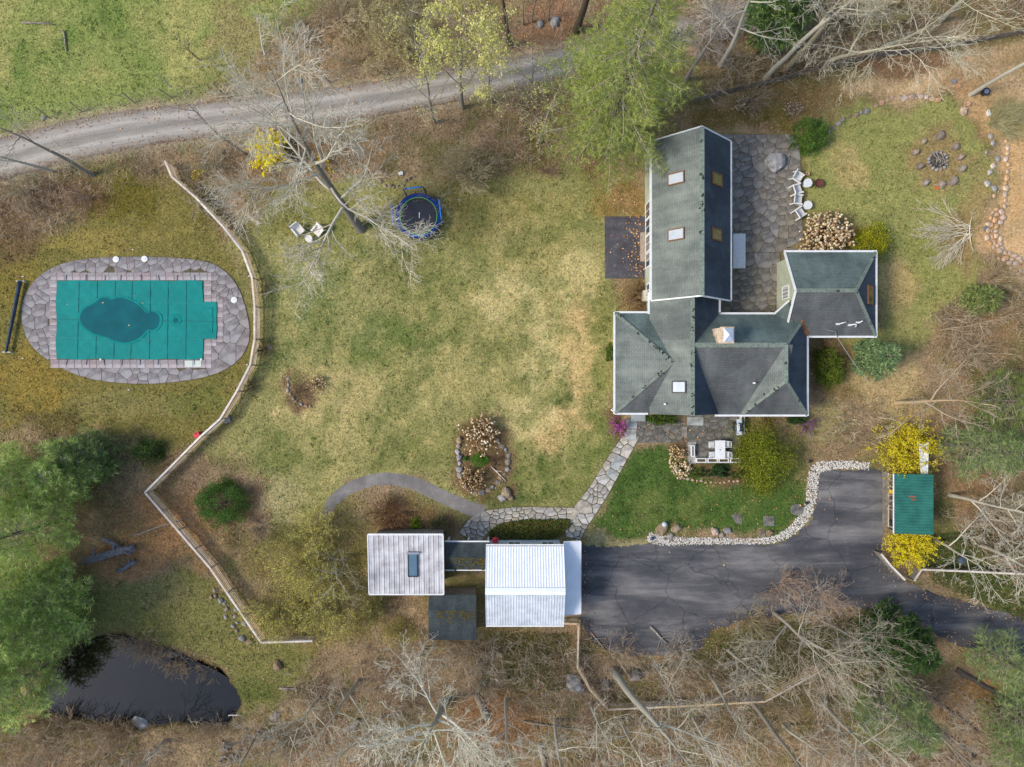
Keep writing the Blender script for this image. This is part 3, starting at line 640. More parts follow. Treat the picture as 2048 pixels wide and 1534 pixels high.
# ------------------------------------------------------------------ buildings
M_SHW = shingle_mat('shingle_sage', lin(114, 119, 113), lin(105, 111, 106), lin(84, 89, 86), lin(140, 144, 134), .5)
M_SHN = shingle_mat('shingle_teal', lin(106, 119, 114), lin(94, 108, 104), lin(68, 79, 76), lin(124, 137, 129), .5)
M_SHE = shingle_mat('shingle_shaded_blue', lin(76, 84, 92), lin(68, 76, 84), lin(50, 56, 62), lin(86, 94, 100), .5)  # same grey shingles on east slopes, their bluish shade put into the colour
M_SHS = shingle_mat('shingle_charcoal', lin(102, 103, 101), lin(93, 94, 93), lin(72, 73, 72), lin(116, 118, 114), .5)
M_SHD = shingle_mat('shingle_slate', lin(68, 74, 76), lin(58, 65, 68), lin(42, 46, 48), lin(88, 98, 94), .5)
M_RIDGE = mat('ridge_shingle', lin(126, 135, 122), .85, .3, 5, orand=.1)
M_MOSS = mat('roof_moss', lin(92, 80, 30), .95, .4, 8, bmp=.6)
M_MOSSD = mat('dark_moss', lin(52, 50, 40), .95, .4, 8, bmp=.6)
def slab(name, pts, parent, m, th=.12):
    """roof slope: corners anticlockwise from above, the first edge is the eave"""
    pts = [V(p) for p in pts]; n = (pts[1] - pts[0]).cross(pts[-1] - pts[0]).normalized()
    if n.z < 0: pts = [pts[1], pts[0]] + pts[2:][::-1]; n = -n
    e = (pts[1] - pts[0]).normalized(); u = n.cross(e); k = len(pts); lo = [p - n * th for p in pts]
    me = bpy.data.meshes.new(name); me.from_pydata([tuple(p) for p in pts + lo], [], [tuple(range(k))] + [tuple(range(k, 2 * k))[::-1]] + [(i, k + i, k + (i + 1) % k, (i + 1) % k) for i in range(k)])
    me.update(); me.materials.append(m); uvl = me.uv_layers.new(name='UVMap'); al = pts + lo
    for lp in me.loops: d = al[lp.vertex_index] - pts[0]; uvl.data[lp.index].uv = (d.dot(e) + 40, d.dot(u) + 40)
    return link(name, me, parent)
def ridge(parent, a, b, w=.3, moss=0.0, m=None):
    a = V(a); b = V(b); L = (b - a).length; n = max(2, int(L / .3)); d = (b - a) / n; mb = MB(); ms = MB()
    for i in range(n):
        p = a + d * i; q = a + d * (i + 1.12); mb.beam(p + V((0, 0, .035)), q + V((0, 0, .015)), w, .04)
        if rnd.random() < moss * .6: c = p + d * .5 + V((rnd.uniform(-.1, .1), rnd.uniform(-.1, .1), .06)); [ms.box(c + V((rnd.uniform(-.12, .12), rnd.uniform(-.12, .12), 0)), (rnd.uniform(.05, .14), rnd.uniform(.04, .1), .04), rnd.uniform(0, 3)) for _ in range(4)]
    o = mb.build('ridge_cap', m or M_RIDGE, parent)
    if ms.v: ms.build('moss', M_MOSSD, o)['kind'] = 'stuff'
    return o
def gutter(parent, a, b, m=None, w=.15):
    a = V(a); b = V(b); mb = MB(); d = (b - a).normalized(); mb.beam(a, b, w, .12); up = V((0, 0, .062)); sx = d.cross(V((0, 0, 1)))
    return mb.build('gutter', m or M_WHITE, parent)
def trim(parent, a, b, w=.16, h=.14, name='rake_trim'): mb = MB(); mb.beam(a, b, w, h); return mb.build(name, M_WHITE, parent)
def wall(parent, pts2, z0, z1, m, name='wall'): mb = MB(); mb.prism(pts2 if parea(pts2) > 0 else pts2[::-1], z0, z1); return mb.build(name, m, parent)
def rect(x0, y0, x1, y1): return [(x0, y0), (x1, y0), (x1, y1), (x0, y1)]
def gable(parent, axis, x, y0, y1, ym, z0, z1, m, t=.12, name='gable_wall'):
    """triangular wall: axis 'x' stands across x"""
    mb = MB(); tri = [(y0, z0), (y1, z0), (ym, z1)]
    pts = [((x, a, b) if axis == 'x' else (a, x, b)) for a, b in tri] + [((x + t, a, b) if axis == 'x' else (a, x + t, b)) for a, b in tri]
    mb.poly(pts, [(0, 1, 2), (5, 4, 3), (0, 3, 4, 1), (1, 4, 5, 2), (2, 5, 3, 0)]); return mb.build(name, m, parent)
CAMP = V((0, 0, HC))
def on_plane(px, py, p0, n):
    d = P(px, py, 0) - CAMP; n = V(n); return CAMP + d * ((V(p0) - CAMP).dot(n) / d.dot(n))
M_GLASSW = glass_mat('skylight_glass', (.50, .53, .56), .12)
M_GLASSD = glass_mat('skylight_glass_green', lin(96, 96, 66), .1)
M_GLASSB = glass_mat('window_glass', (.05, .07, .085), .05)
M_BRNF = mat('copper_frame', lin(120, 84, 52), .6, .3, 5)
def skylight(parent, px, py, slope, eave_dir, w, h, glass, fm=None):
    """w along the eave, h up the slope; slope = (point, normal)"""
    c = on_plane(px, py, *slope); n = V(slope[1]).normalized(); e = V(eave_dir).normalized(); u = n.cross(e)
    M = Matrix((e, u, n)).transposed().to_4x4(); M.translation = c
    mb = MB(); t = .09
    for cx, cy, sx, sy in ((0, h / 2, w + t, t), (0, -h / 2, w + t, t), (-w / 2, 0, t, h - t), (w / 2, 0, t, h - t)): mb.box((cx, cy, .05), (sx, sy, .16))
    for i in range(len(mb.v)): mb.v[i] = tuple(M @ V(mb.v[i]))
    o = mb.build('skylight', fm or M_BRNF, parent)
    g = MB(); g.box((0, 0, .09), (w - t * .9, h - t * .9, .03)); g.v = [tuple(M @ V(p)) for p in g.v]; g.build('pane', glass, o)
    return o
def pipe(parent, pos, pts, r=.06, m=None, name='vent_pipe'): mb = MB(); mb.tube([V(pos) + V(p) for p in pts], r, 10); return mb.build(name, m or M_WHITEP, parent, True)
def window(parent, c, w, h, axis, out, m=None, mull=1):
    """axis 'x': the pane faces +-x ; c is the centre on the wall face"""
    mb = MB(); t = .1; d = .06
    def bx(a, z, sa, sz, dep): return ((c[0] + out * dep / 2, c[1] + a, c[2] + z), (dep, sa, sz)) if axis == 'x' else ((c[0] + a, c[1] + out * dep / 2, c[2] + z), (sa, dep, sz))
    for a, z, sa, sz in ((0, h / 2, w + 2 * t, t), (0, -h / 2, w + 2 * t, t), (-w / 2 - t / 2, 0, t, h - t), (w / 2 + t / 2, 0, t, h - t)): mb.box(*bx(a, z, sa, sz, d))
    if mull: mb.box(*bx(0, 0, .05, h - t, d * .8))
    o = mb.build('window', M_WHITE, parent); g = MB(); g.box(*bx(0, 0, w, h - t, .03)); g.build('pane', m or M_GLASSB, o); return o

house = empty('house', (0, 0, 0), 'rambling house with sage green shingle roofs, white gutters and a stone chimney', 'house')
# levels and plan (metres)
nxl, nxr, nyn, nys, ne, nr = PX(1303, 3.2), PX(1461, 3.2), 19.05, 6.57, 3.2, 6.3; nxm = (nxl + nxr) / 2
cxl, cxr, cys, cyn, ce, cr = PX(1299, 3), PX(1438, 3), PY(828, 3), 7.2, 3.0, 5.5; cxm = (cxl + cxr) / 2
exr, eyn, eys = PX(1614, 3), PY(628, 3), PY(829.5, 3); ery = PY(690, 5.5); erx = PX(1572, 5.5); eyh = PY(762, 5.5)
gxl, gxr, gyn, gys, ge, gr = 21.62, PX(1751, 3), PY(504, 3), PY(672, 3), 3.0, 5.1; gym = (gyn + gys) / 2; gxh = PX(1712, 5.1)
wxl, wyn, wys, we = PX(1230, 2.8), PY(626, 2.8), PY(826, 2.8), 2.8; wp = V((12.4, (wyn + wys) / 2, 4.42))
wall(house, rect(nxl + .1, nys + .15, nxr - .3, nyn - .25), 0, ne + .05, M_SAGE); wall(house, rect(cxl + .3, cys + .3, cxr - .3, nys + .1), 0, ce + .05, M_SAGE)
wall(house, rect(wxl + .3, wys + .35, cxl + .25, wyn - .3), 0, we + .05, M_SAGE); wall(house, rect(cxr - .35, eys + .35, exr - .35, eyn - .3), 0, ce + .04, M_SAGE)
wall(house, rect(22.1, gys + .35, gxr - .35, gyn - .35), 0, ge + .03, M_SAGE)
gable(house, 'y', nys + .18, nxl + .35, nxr - .35, nxm, ne, nr - .2, M_SAGE); gable(house, 'y', nyn - .4, nxl + .35, nxr - .35, nxm, ne, nr - .2, M_SAGE)
gable(house, 'y', cys + .32, cxl + .4, cxr - .4, cxm, ce, cr - .2, M_SAGE); gable(house, 'x', 22.1, gys + .4, gyn - .4, gym, ge, gr - .2, M_SAGE)
# long north wing
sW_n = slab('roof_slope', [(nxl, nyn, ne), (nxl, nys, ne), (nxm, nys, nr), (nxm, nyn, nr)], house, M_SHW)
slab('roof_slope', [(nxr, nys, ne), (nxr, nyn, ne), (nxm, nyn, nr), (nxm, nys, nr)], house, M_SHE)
NW = (V((nxl, nys, ne)), V((-(nr - ne), 0, nxm - nxl)).normalized()); NE_ = (V((nxr, nys, ne)), V((nr - ne, 0, nxr - nxm)).normalized())
ridge(house, (nxm, nyn, nr), (nxm, nys, nr), .34, .18); gutter(house, (nxl - .06, nyn, ne - .02), (nxl - .06, nys, ne - .02), w=.17); gutter(house, (nxr + .05, nyn, ne - .02), (nxr + .05, nys, ne - .02), w=.12)
for x in (nxl, nxr): trim(house, (x, nys - .05, ne - .03), (nxm, nys - .05, nr - .03), .1, .16); trim(house, (x, nyn + .05, ne - .03), (nxm, nyn + .05, nr - .03), .1, .16)
# centre block
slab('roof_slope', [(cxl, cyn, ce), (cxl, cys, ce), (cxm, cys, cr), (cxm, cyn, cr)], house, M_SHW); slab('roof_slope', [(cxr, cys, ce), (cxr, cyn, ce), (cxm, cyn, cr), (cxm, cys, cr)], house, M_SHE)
CW = (V((cxl, cys, ce)), V((-(cr - ce), 0, cxm - cxl)).normalized())
ridge(house, (cxm, nys + .1, cr), (cxm, cys, cr), .3, .3); gutter(house, (cxl - .06, cyn, ce - .02), (cxl - .06, wyn - .1, ce - .02)); gutter(house, (cxr + .05, nys + .2, ce - .02), (cxr + .05, eyn, ce - .02))
# west hipped wing
slab('roof_slope', [(wxl, wyn, we), (wxl, wys, we), wp], house, M_SHW); slab('roof_slope', [(13.2, wyn, we), (wxl, wyn, we), wp, (13.2, wp.y, wp.z)], house, M_SHN)
slab('roof_slope', [(wxl, wys, we), (13.2, wys, we), (13.2, wp.y, wp.z), wp], house, M_SHS)
ridge(house, (wxl, wyn, we), wp, .26, .55); ridge(house, (wxl, wys, we), wp, .26, .35)
gutter(house, (wxl - .05, wyn + .08, we - .02), (wxl - .05, wys - .08, we - .02)); gutter(house, (wxl, wyn + .06, we - .02), (cxl - .1, wyn + .06, we - .02)); gutter(house, (wxl, wys - .06, we - .02), (10.8, wys - .06, we - .02))
# east block
slab('roof_slope', [(exr, eyn, ce), (cxm, eyn, ce), (cxm, ery, cr), (erx, ery, cr)], house, M_SHN)
slab('roof_slope', [(cxm, eys, ce), (21.2, eys, ce), (21.2, ery, cr - .02), (cxm, ery, cr)], house, M_SHS)
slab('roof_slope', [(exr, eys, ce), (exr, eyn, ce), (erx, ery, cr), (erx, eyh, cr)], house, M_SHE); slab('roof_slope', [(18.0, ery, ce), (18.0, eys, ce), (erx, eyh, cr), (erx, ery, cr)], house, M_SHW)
slab('roof_slope', [(18.0, eys - .004, ce), (exr, eys - .004, ce), (erx, eyh, cr)], house, M_SHS)
ES = (V((cxm, eys, ce)), V((0, -(cr - ce), ery - eys)).normalized())
ridge(house, (cxm + .2, ery, cr), (erx, ery, cr), .36, .05); ridge(house, (erx, ery, cr), (erx, eyh, cr), .3, .15); ridge(house, (18.2, eys + .1, ce + .1), (erx, eyh, cr), .24, .5)
ridge(house, (exr, eys, ce), (erx, eyh, cr), .24, .05); ridge(house, (exr - .6, eyn - .6, ce + .6), (erx, ery, cr), .24, .1)
gutter(house, (cxr, eyn + .05, ce - .02), (PX(1548, 3), eyn + .05, ce - .02)); gutter(house, (exr + .05, gys, ce - .02), (exr + .05, eys - .08, ce - .02)); gutter(house, (PX(1430, 3), eys - .06, ce - .02), (exr, eys - .06, ce - .02))
# guest block
slab('roof_slope', [(gxl, gys, ge), (gxr, gys, ge), (gxh, gym, gr), (gxl, gym, gr)], house, M_SHS); slab('roof_slope', [(gxr, gyn, ge), (gxl, gyn, ge), (gxl, gym, gr), (gxh, gym, gr)], house, M_SHN)
slab('roof_slope', [(gxr, gys, ge), (gxr, gyn, ge), (gxh, gym, gr)], house, M_SHE)
GS = (V((gxl, gys, ge)), V((0, -(gr - ge), gym - gys)).normalized()); GE = (V((gxr, gys, ge)), V((gr - ge, 0, gxr - gxh)).normalized())
ridge(house, (gxl, gym, gr), (gxh, gym, gr), .3, .12); ridge(house, (gxr, gyn, ge), (gxh, gym, gr), .24, .1); ridge(house, (gxr, gys, ge), (gxh, gym, gr), .24, .05)
gutter(house, (gxl - .1, gyn + .06, ge - .02), (gxr + .1, gyn + .06, ge - .02)); gutter(house, (gxr + .06, gyn, ge - .02), (gxr + .06, gys, ge - .02)); gutter(house, (exr + .1, gys - .06, ge - .02), (gxr + .1, gys - .06, ge - .02))
trim(house, (gxl - .05, gyn, ge - .02), (gxl - .05, gym, gr - .02), .1, .2); trim(house, (gxl - .05, gys + .9, ge + .55), (gxl - .05, gym, gr - .02), .1, .2)
window(house, (22.1, 7.35, 1.9), .9, 1.25, 'x', -1, mat('pale_pane', (.5, .5, .5), .15, .1, 2), 0)
mb = MB()
for k in range(int((gyn - gys - .9) / .3)): mb.box((22.085, gys + .5 + k * .3, 1.55), (.03, .05, 3.0))
mb.build('batten', M_SAGE, house)
# small corner roof between the east block and the guest block
slab('roof_slope', [P(1577, 602, 3.0), P(1548, 628, 3.0), P(1586, 645, 3.85)], house, M_SHN, .1); gutter(house, P(1578, 601, 2.98), P(1548, 628, 2.98))
mb = MB(); a, b = P(1554, 626, 0), P(1581, 610, 0); mb.beam(a + V((.25, -.2, 1.4)), b + V((.25, -.2, 1.4)), .1, 2.8); mb.build('wall', M_SAGE, house)
# fallen leaves lying in the valleys
mb = MB()
for k in range(70):
    t = rnd.random(); x = exr + (22.55 - exr) * t + rnd.uniform(-.12, .12); y = gys + .05 + 1.05 * t + rnd.uniform(-.1, .1); z = max(ge + (y - gys) * .628, ce + (exr - x) * .94) + .05
    mb.box((x, y, z), (.14, .1, .02), rnd.uniform(0, 3), rnd.uniform(-.4, .4))
mb.build('valley_leaves', mat('russet_leaf', lin(150, 98, 54), .9, .4, 6), house)
# chimney
x0, x1, y0, y1 = 15.45, 16.35, 3.0, 4.15
mb = MB(); zc = 4.2; r5 = random.Random(4)
while zc < 6.5:
    hgt = r5.uniform(.2, .34)
    for sx0, sx1, sy0, sy1 in ((x0, (x0 + x1) / 2, y0, (y0 + y1) / 2), ((x0 + x1) / 2, x1, y0, (y0 + y1) / 2), (x0, (x0 + x1) / 2, (y0 + y1) / 2, y1), ((x0 + x1) / 2, x1, (y0 + y1) / 2, y1)):
        j = r5.uniform(-.04, .05); k = r5.uniform(-.04, .05); mb.box(((sx0 + sx1) / 2 + (j if sx0 > x0 else -j) * .5, (sy0 + sy1) / 2 + (k if sy0 > y0 else -k) * .5, zc + hgt / 2), (sx1 - sx0 + abs(j) - .01, sy1 - sy0 + abs(k) - .01, hgt - .025))
    zc += hgt
mb.box(((x0 + x1) / 2, (y0 + y1) / 2, 5.3), (x1 - x0 - .08, y1 - y0 - .08, 2.5))
ch = mb.build('chimney', stone_mat('chimney_stone', lin(216, 196, 168), lin(160, 138, 112), .1, .1, 4), house)
mb = MB(); cc = V(((x0 + x1) / 2 + .02, (y0 + y1) / 2, 6.55)); mb.box(cc + V((0, 0, .02)), (1.0, 1.24, .08)); mb.build('crown', mat('chimney_crown', lin(196, 180, 158), .8, .2, 4), ch)
mb = MB(); a, b = .36, .5
mb.poly([cc + V((-a, -b, .3)), cc + V((a, -b, .3)), cc + V((a, b, .3)), cc + V((-a, b, .3)), cc + V((0, 0, .46))], [(0, 1, 4), (1, 2, 4), (2, 3, 4), (3, 0, 4), (3, 2, 1, 0)])
for i, j in ((-1, -1), (1, -1), (1, 1), (-1, 1)): mb.box(cc + V((i * .3, j * .42, .18)), (.04, .04, .26))
mb.build('chimney_cap', mat('cap_metal', (.62, .66, .72), .3, .1, 3, metal=.5), ch)
# skylights, vents, windows
skylight(house, 1353, 357, NW, (0, 1, 0), .82, 1.35, M_GLASSW); skylight(house, 1353, 469, NW, (0, 1, 0), .82, 1.35, M_GLASSW)
skylight(house, 1433, 359, NE_, (0, 1, 0), .85, 1.35, M_GLASSD); skylight(house, 1432, 469, NE_, (0, 1, 0), .85, 1.35, M_GLASSD)
skylight(house, 1359, 774, CW, (0, 1, 0), .85, 1.1, M_GLASSW, M_DARK); skylight(house, 1739, 590, GE, (0, 1, 0), 1.4, .75, M_GLASSD)
for px, py, pl in ((1329, 808, CW), (1507, 766, ES)): pipe(house, on_plane(px, py, *pl), [(0, 0, -.2), (0, 0, .35)], .07); 
for px, py, pts in ((1677, 648, [(0, 0, -.1), (0, 0, .3), (.12, .05, .4), (.55, .16, .45)]), (1701, 650, [(0, 0, -.1), (0, 0, .35), (.1, .04, .5), (.3, .02, .5), (.36, -.1, .4), (.34, -.2, .2)]), (1717, 645, [(0, 0, -.1), (0, 0, .35), (.08, .08, .42), (.22, .1, .42)])):
    b = on_plane(px, py, *GS); pipe(house, b, [tuple(.8 * v for v in q) for q in pts], .048)
    mb = MB(); mb.box(b + V((-.08, 0, .06)), (.28, .14, .08), 0, .56); mb.build('flashing', M_WHITEP, house)
b = on_plane(1660, 663, *GS); mb = MB(); mb.tube([b + V((-.3, .1, .05)), b + V((.35, .0, .25))], .025, 6); mb.tube([b, b + V((.1, 0, .7))], .03, 6); mb.tube([b + V((.35, .05, .2)), b + V((.4, -.25, .1))], .025, 6); mast = mb.build('service_mast', M_STEEL, house)
for y, w in ((14.1, 1.15), (12.75, 1.15), (11.4, 1.15), (10.05, 1.0)): window(house, (nxl + .1, y, 1.45), w, 1.9, 'x', -1)
window(house, (nxl + .1, 7.6, 1.5), .9, 1.2, 'x', -1)
for y in (-.9, 1.6, 4.0): window(house, (wxl + .3, y, 1.5), 1.1, 1.3, 'x', -1)
for x in (9.4, 11.6, 13.6, 18.5, 21.0): window(house, (x, (wys if x < 10.8 else cys if x < 16 else eys) + (.3 if 10.8 < x < 16 else .35), 1.5), 1.1, 1.3, 'y', -1)
mb = MB(); mb.tube([V((wxl - .25, wys + .25, 2.5)), V((wxl - .05, wys + .1, 2.72)), V((wxl + .22, wys + .3, 2.4)), V((wxl + .22, wys + .3, .1))], .05, 8); mb.build('downspout', M_WHITE, house)
# back steps, side step and wall boxes
mb = MB(); mb.box((nxl - .1, (PY(466) + PY(524)) / 2, .16), (.42, 2.4, .3)); mb.build('step', mat('step_boards', lin(170, 152, 134), .8, .2, 4), house)
mb = MB(); mb.box((PX(1275), PY(833), .22), (1.15, .75, .4)); mb.build('step', mat('step_grey', lin(156, 160, 160), .8, .12, 2), house)
mb = MB(); mb.box((PX(1291, .8), PY(592, .8), .7), (.42, .85, .85)); mb.build('wall_unit', mat('wall_unit', lin(214, 206, 190), .6, .1, 3), house)
tag(MB().box((PX(1585, .3), PY(500, .3), .28), (1.6, .3, .06)).box((PX(1585, .3), PY(508, .3), .28), (1.6, .3, .06)).box((PX(1585, .2), PY(516, .2), .12), (1.6, .3, .06)).box((PX(1570), PY(508), .12), (.08, 1, .24)).box((PX(1600), PY(508), .12), (.08, 1, .24)).build('wooden_steps', M_OLDW), 'low weathered wooden steps between the patio and the guest block', 'steps')
# service cable from the mast
e = P(1736, 764, 0); a = b + V((.38, -.2, .12)); mb = MB(); pts = []
for k in range(13): t = k / 12; q = a.lerp(V((e.x, e.y, .15)), t); q.z -= 1.0 * t * (1 - t); pts.append(q)
mb.tube(pts, .03, 6); tag(mb.build('service_cable', mat('cable', lin(170, 168, 166), .6, .1, 4)), 'pale service cable running from the guest roof down over the blue spruce', 'cable')

# ------------------------------------------------------------------ garage
def ribbed(name, a, b, c, d, parent, m, sp=.2, rh=.03, rw=.035, th=.05):
    """a-b is the eave, d-c the ridge above it; ribs run up the slope"""
    a, b, c, d = V(a), V(b), V(c), V(d); n = (b - a).cross(d - a).normalized(); L = (b - a).length; k = int(L / sp); us = []
    for i in range(k + 1):
        u = i * sp + (L - k * sp) / 2
        for du, h in ((-rw, 0), (-rw * .5, rh), (rw * .5, rh), (rw, 0)): us.append((min(max((u + du) / L, 0), 1), h))
    us = [(0, 0)] + us + [(1, 0)]; vs = []
    for u, h in us: vs += [tuple(a.lerp(b, u) + n * h), tuple(d.lerp(c, u) + n * h)]
    mb = MB(); mb.poly(vs, [(2 * i, 2 * i + 2, 2 * i + 3, 2 * i + 1) for i in range(len(us) - 1)])
    mb.poly([a - n * .004, b - n * .004, c - n * .004, d - n * .004, a - n * th, b - n * th, c - n * th, d - n * th], [(0, 1, 2, 3), (7, 6, 5, 4), (0, 4, 5, 1), (1, 5, 6, 2), (2, 6, 7, 3), (3, 7, 4, 0)])
    return mb.build(name, m, parent)
M_MWHITE = mat('white_metal_roof', (.88, .89, .91), .42, .07, .9)
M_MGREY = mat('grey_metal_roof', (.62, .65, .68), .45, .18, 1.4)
garage = empty('garage', (0, 0, 0), 'garage with white ribbed metal roof beside the asphalt drive', 'garage')
ax0, ax1, ay0, ay1, ae, ar = PX(972, 3.2), PX(1128, 3.2), PY(1250, 3.2), PY(1092, 3.2), 3.2, 4.75; aym = (ay0 + ay1) / 2
wall(garage, rect(ax0 + .25, ay0 + .25, ax1 - .22, ay1 - .2), 0, ae, M_GREYW); gable(garage, 'x', ax0 + .26, ay0 + .3, ay1 - .25, aym, ae, ar - .1, M_GREYW); gable(garage, 'x', ax1 - .35, ay0 + .3, ay1 - .25, aym, ae, ar - .1, M_GREYW)
ribbed('roof_slope', (ax1, ay1, ae), (ax0, ay1, ae), (ax0, aym, ar), (ax1, aym, ar), garage, M_MWHITE, .21); ribbed('roof_slope', (ax0, ay0, ae), (ax1, ay0, ae), (ax1, aym, ar), (ax0, aym, ar), garage, M_MGREY, .21)
mb = MB(); mb.beam((ax0, aym + .12, ar - .02), (ax1, aym + .12, ar - .02), .3, .05, (0, .4, 1)); mb.beam((ax0, aym - .12, ar - .02), (ax1, aym - .12, ar - .02), .3, .05, (0, -.4, 1)); mb.build('ridge_cap', M_MWHITE, garage)
gutter(garage, (ax0, ay1 + .08, ae - .05), (ax1, ay1 + .08, ae - .05), w=.12); gutter(garage, (ax0, ay0 - .08, ae - .05), (ax1, ay0 - .08, ae - .05), w=.12)
mb = MB(); mb.beam((ax0, ay1 + .012, ae + .005), (ax1, ay1 + .012, ae + .005), .05, .03); mb.build('drip_edge', mat('rust_edge', lin(96, 70, 58), .8, .3, 3), garage)
for k in range(2):
    y = ay0 + 1.75 + k * 3.0; mb = MB(); mb.box((ax1 - .2, y, 1.15), (.06, 2.5, 2.25)); dr = mb.build('garage_door', M_WHITE, garage); pn = MB()
    for q in range(3): pn.box((ax1 - .165, y, .45 + q * .7), (.02, 2.3, .55))
    pn.build('door_panel', M_WHITEP, dr)
lx0, lx1, ly0, ly1 = ax1 - .02, PX(1161, 2.5), PY(1228, 2.6), PY(1083.5, 2.6); slab('lean_to_roof', [(lx1, ly0, 2.5), (lx1, ly1, 2.5), (lx0, ly1, 2.78), (lx0, ly0, 2.78)], garage, mat('white_membrane', (.82, .84, .86), .6, .08, .7), .1); trim(garage, (lx1 + .03, ly0, 2.46), (lx1 + .03, ly1, 2.46), .06, .12, 'fascia'); trim(garage, (lx0 + .05, ly0 - .035, 2.72), (lx1, ly0 - .035, 2.46), .06, .12, 'fascia'); trim(garage, (lx0 + .05, ly1 + .035, 2.72), (lx1, ly1 + .035, 2.46), .06, .12, 'fascia')
for q in range(3): MB().box((lx1 - .12, ly0 + .15 + (ly1 - ly0 - .3) * q / 2, 1.2), (.12, .12, 2.4)).build('post', M_OLDW, garage)
window(garage, (0.2, ay1 - .2, 1.6), .9, 1.0, 'y', 1); window(garage, (2.9, ay1 - .2, 1.6), .9, 1.0, 'y', 1)
# red birdhouse on the garage front
bh = empty('birdhouse', P(991, 1079, 1.6), 'red birdhouse on a post before the garage front', 'birdhouse'); R = mat('red_paint', lin(206, 48, 66), .5, .15, 5)
MB().box((0, 0, -.8), (.07, .07, 1.6)).build('post', M_OLDW, bh); MB().box((0, 0, .16), (.36, .34, .32)).build('body', R, bh)
MB().poly([(-.24, -.22, .3), (.24, -.22, .3), (.24, .22, .3), (-.24, .22, .3), (0, -.22, .52), (0, .22, .52)], [(0, 1, 4), (3, 5, 2), (0, 4, 5, 3), (1, 2, 5, 4), (3, 2, 1, 0)]).build('roof', R, bh)
MB().tube([(0, 0, .5), (0, .02, .78)], [.03, .012], 6).build('finial', R, bh)

# ------------------------------------------------------------------ studio, breezeway, dark shed
studio = empty('studio', (0, 0, 0), 'square studio with pale weathered standing-seam metal roof and one skylight', 'building')
s0, s1, t0, t1 = PX(737.5, 3.5), PX(886.5, 3.5), PY(1188, 3.3), PY(1070, 3.8); zs0, zs1 = 3.3, 3.8
wall(studio, rect(s0 + .25, t0 + .25, s1 - .25, t1 - .3), 0, 3.22, M_OLDW)
mb = MB(); mb.poly([(s0 + .26, t0 + .3, 3.2), (s0 + .26, t1 - .31, 3.2), (s0 + .26, t1 - .31, 3.72), (s0 + .26, t0 + .3, 3.26), (s1 - .26, t0 + .3, 3.2), (s1 - .26, t1 - .31, 3.2), (s1 - .26, t1 - .31, 3.72), (s1 - .26, t0 + .3, 3.26)], [(0, 3, 2, 1), (4, 5, 6, 7), (1, 2, 6, 5), (0, 4, 7, 3)]); mb.build('upper_wall', M_OLDW, studio)
M_SEAM = mat('weathered_zinc', lin(206, 202, 200), .5, .16, 1.1, c2=lin(164, 158, 158), orand=.05, lo=.3, hi=.6)
np_ = 15
for i in range(np_):
    xa = s0 + (s1 - s0) * i / np_; xb = s0 + (s1 - s0) * (i + 1) / np_; sl = (zs1 - zs0) / (t1 - t0)
    mb = MB(); mb.poly([(xa + .004, t0, zs0), (xb - .004, t0, zs0), (xb - .004, t1, zs1), (xa + .004, t1, zs1), (xa + .004, t0, zs0 - .06), (xb - .004, t0, zs0 - .06), (xb - .004, t1, zs1 - .06), (xa + .004, t1, zs1 - .06)], [(0, 1, 2, 3), (7, 6, 5, 4), (0, 4, 5, 1), (1, 5, 6, 2), (2, 6, 7, 3), (3, 7, 4, 0)])
    mb.beam((xa + .02, t0, zs0 + .022), (xa + .02, t1, zs1 + .022), .03, .05); mb.beam(((xa + xb) / 2, t0, zs0 + .006), ((xa + xb) / 2, t1, zs1 + .006), .025, .018); mb.build('roof_panel', M_SEAM, studio)
trim(studio, (s0 - .02, t1 + .04, zs1 - .03), (s1 + .02, t1 + .04, zs1 - .03), .14, .12, 'fascia'); trim(studio, (s0 - .02, t0 - .04, zs0 - .04), (s1 + .02, t0 - .04, zs0 - .04), .1, .1, 'fascia'); trim(studio, (s1 + .03, t0, zs0 - .02), (s1 + .03, t1, zs1 - .02), .06, .1, 'fascia'); trim(studio, (s0 - .03, t0, zs0 - .02), (s0 - .03, t1, zs1 - .02), .06, .1, 'fascia')
sn = V((0, -(zs1 - zs0), t1 - t0)).normalized(); skylight(studio, 826, 1129, (V((s0, t0, zs0 + .02)), sn), (1, 0, 0), .72, 1.85, glass_mat('studio_glass', (.10, .18, .24), .08), M_DARK)
c = on_plane(826, 1106, V((s0, t0, zs0 + .02)), sn); mb = MB(); mb.box(c + V((0, .02, .17)), (.95, .16, .08)); mb.build('skylight_hood', M_STEEL, studio)
bw = empty('breezeway', (0, 0, 0), 'low breezeway with dark mossy shingle roof linking studio and garage', 'breezeway')
bx0, bx1, by0, by1, be, br_ = s1 + .03, ax0 + .25, PY(1139, 2.6), PY(1084, 2.6), 2.6, 3.2; bym = (by0 + by1) / 2
slab('roof_slope', [(bx1, by1, be), (bx0, by1, be), (bx0, bym, br_), (bx1, bym, br_)], bw, M_SHD); slab('roof_slope', [(bx0, by0, be), (bx1, by0, be), (bx1, bym, br_), (bx0, bym, br_)], bw, M_SHD)
gutter(bw, (bx0, by1 + .05, be - .03), (bx1, by1 + .05, be - .03), w=.1); gutter(bw, (bx0, by0 - .05, be - .03), (bx1, by0 - .05, be - .03), w=.08)
for x in (bx0 + .15, (bx0 + bx1) / 2, bx1 - .15):
    for y in (by0 + .2, by1 - .2): MB().box((x, y, be / 2), (.12, .12, be - .1)).build('post', M_WHITE, bw)
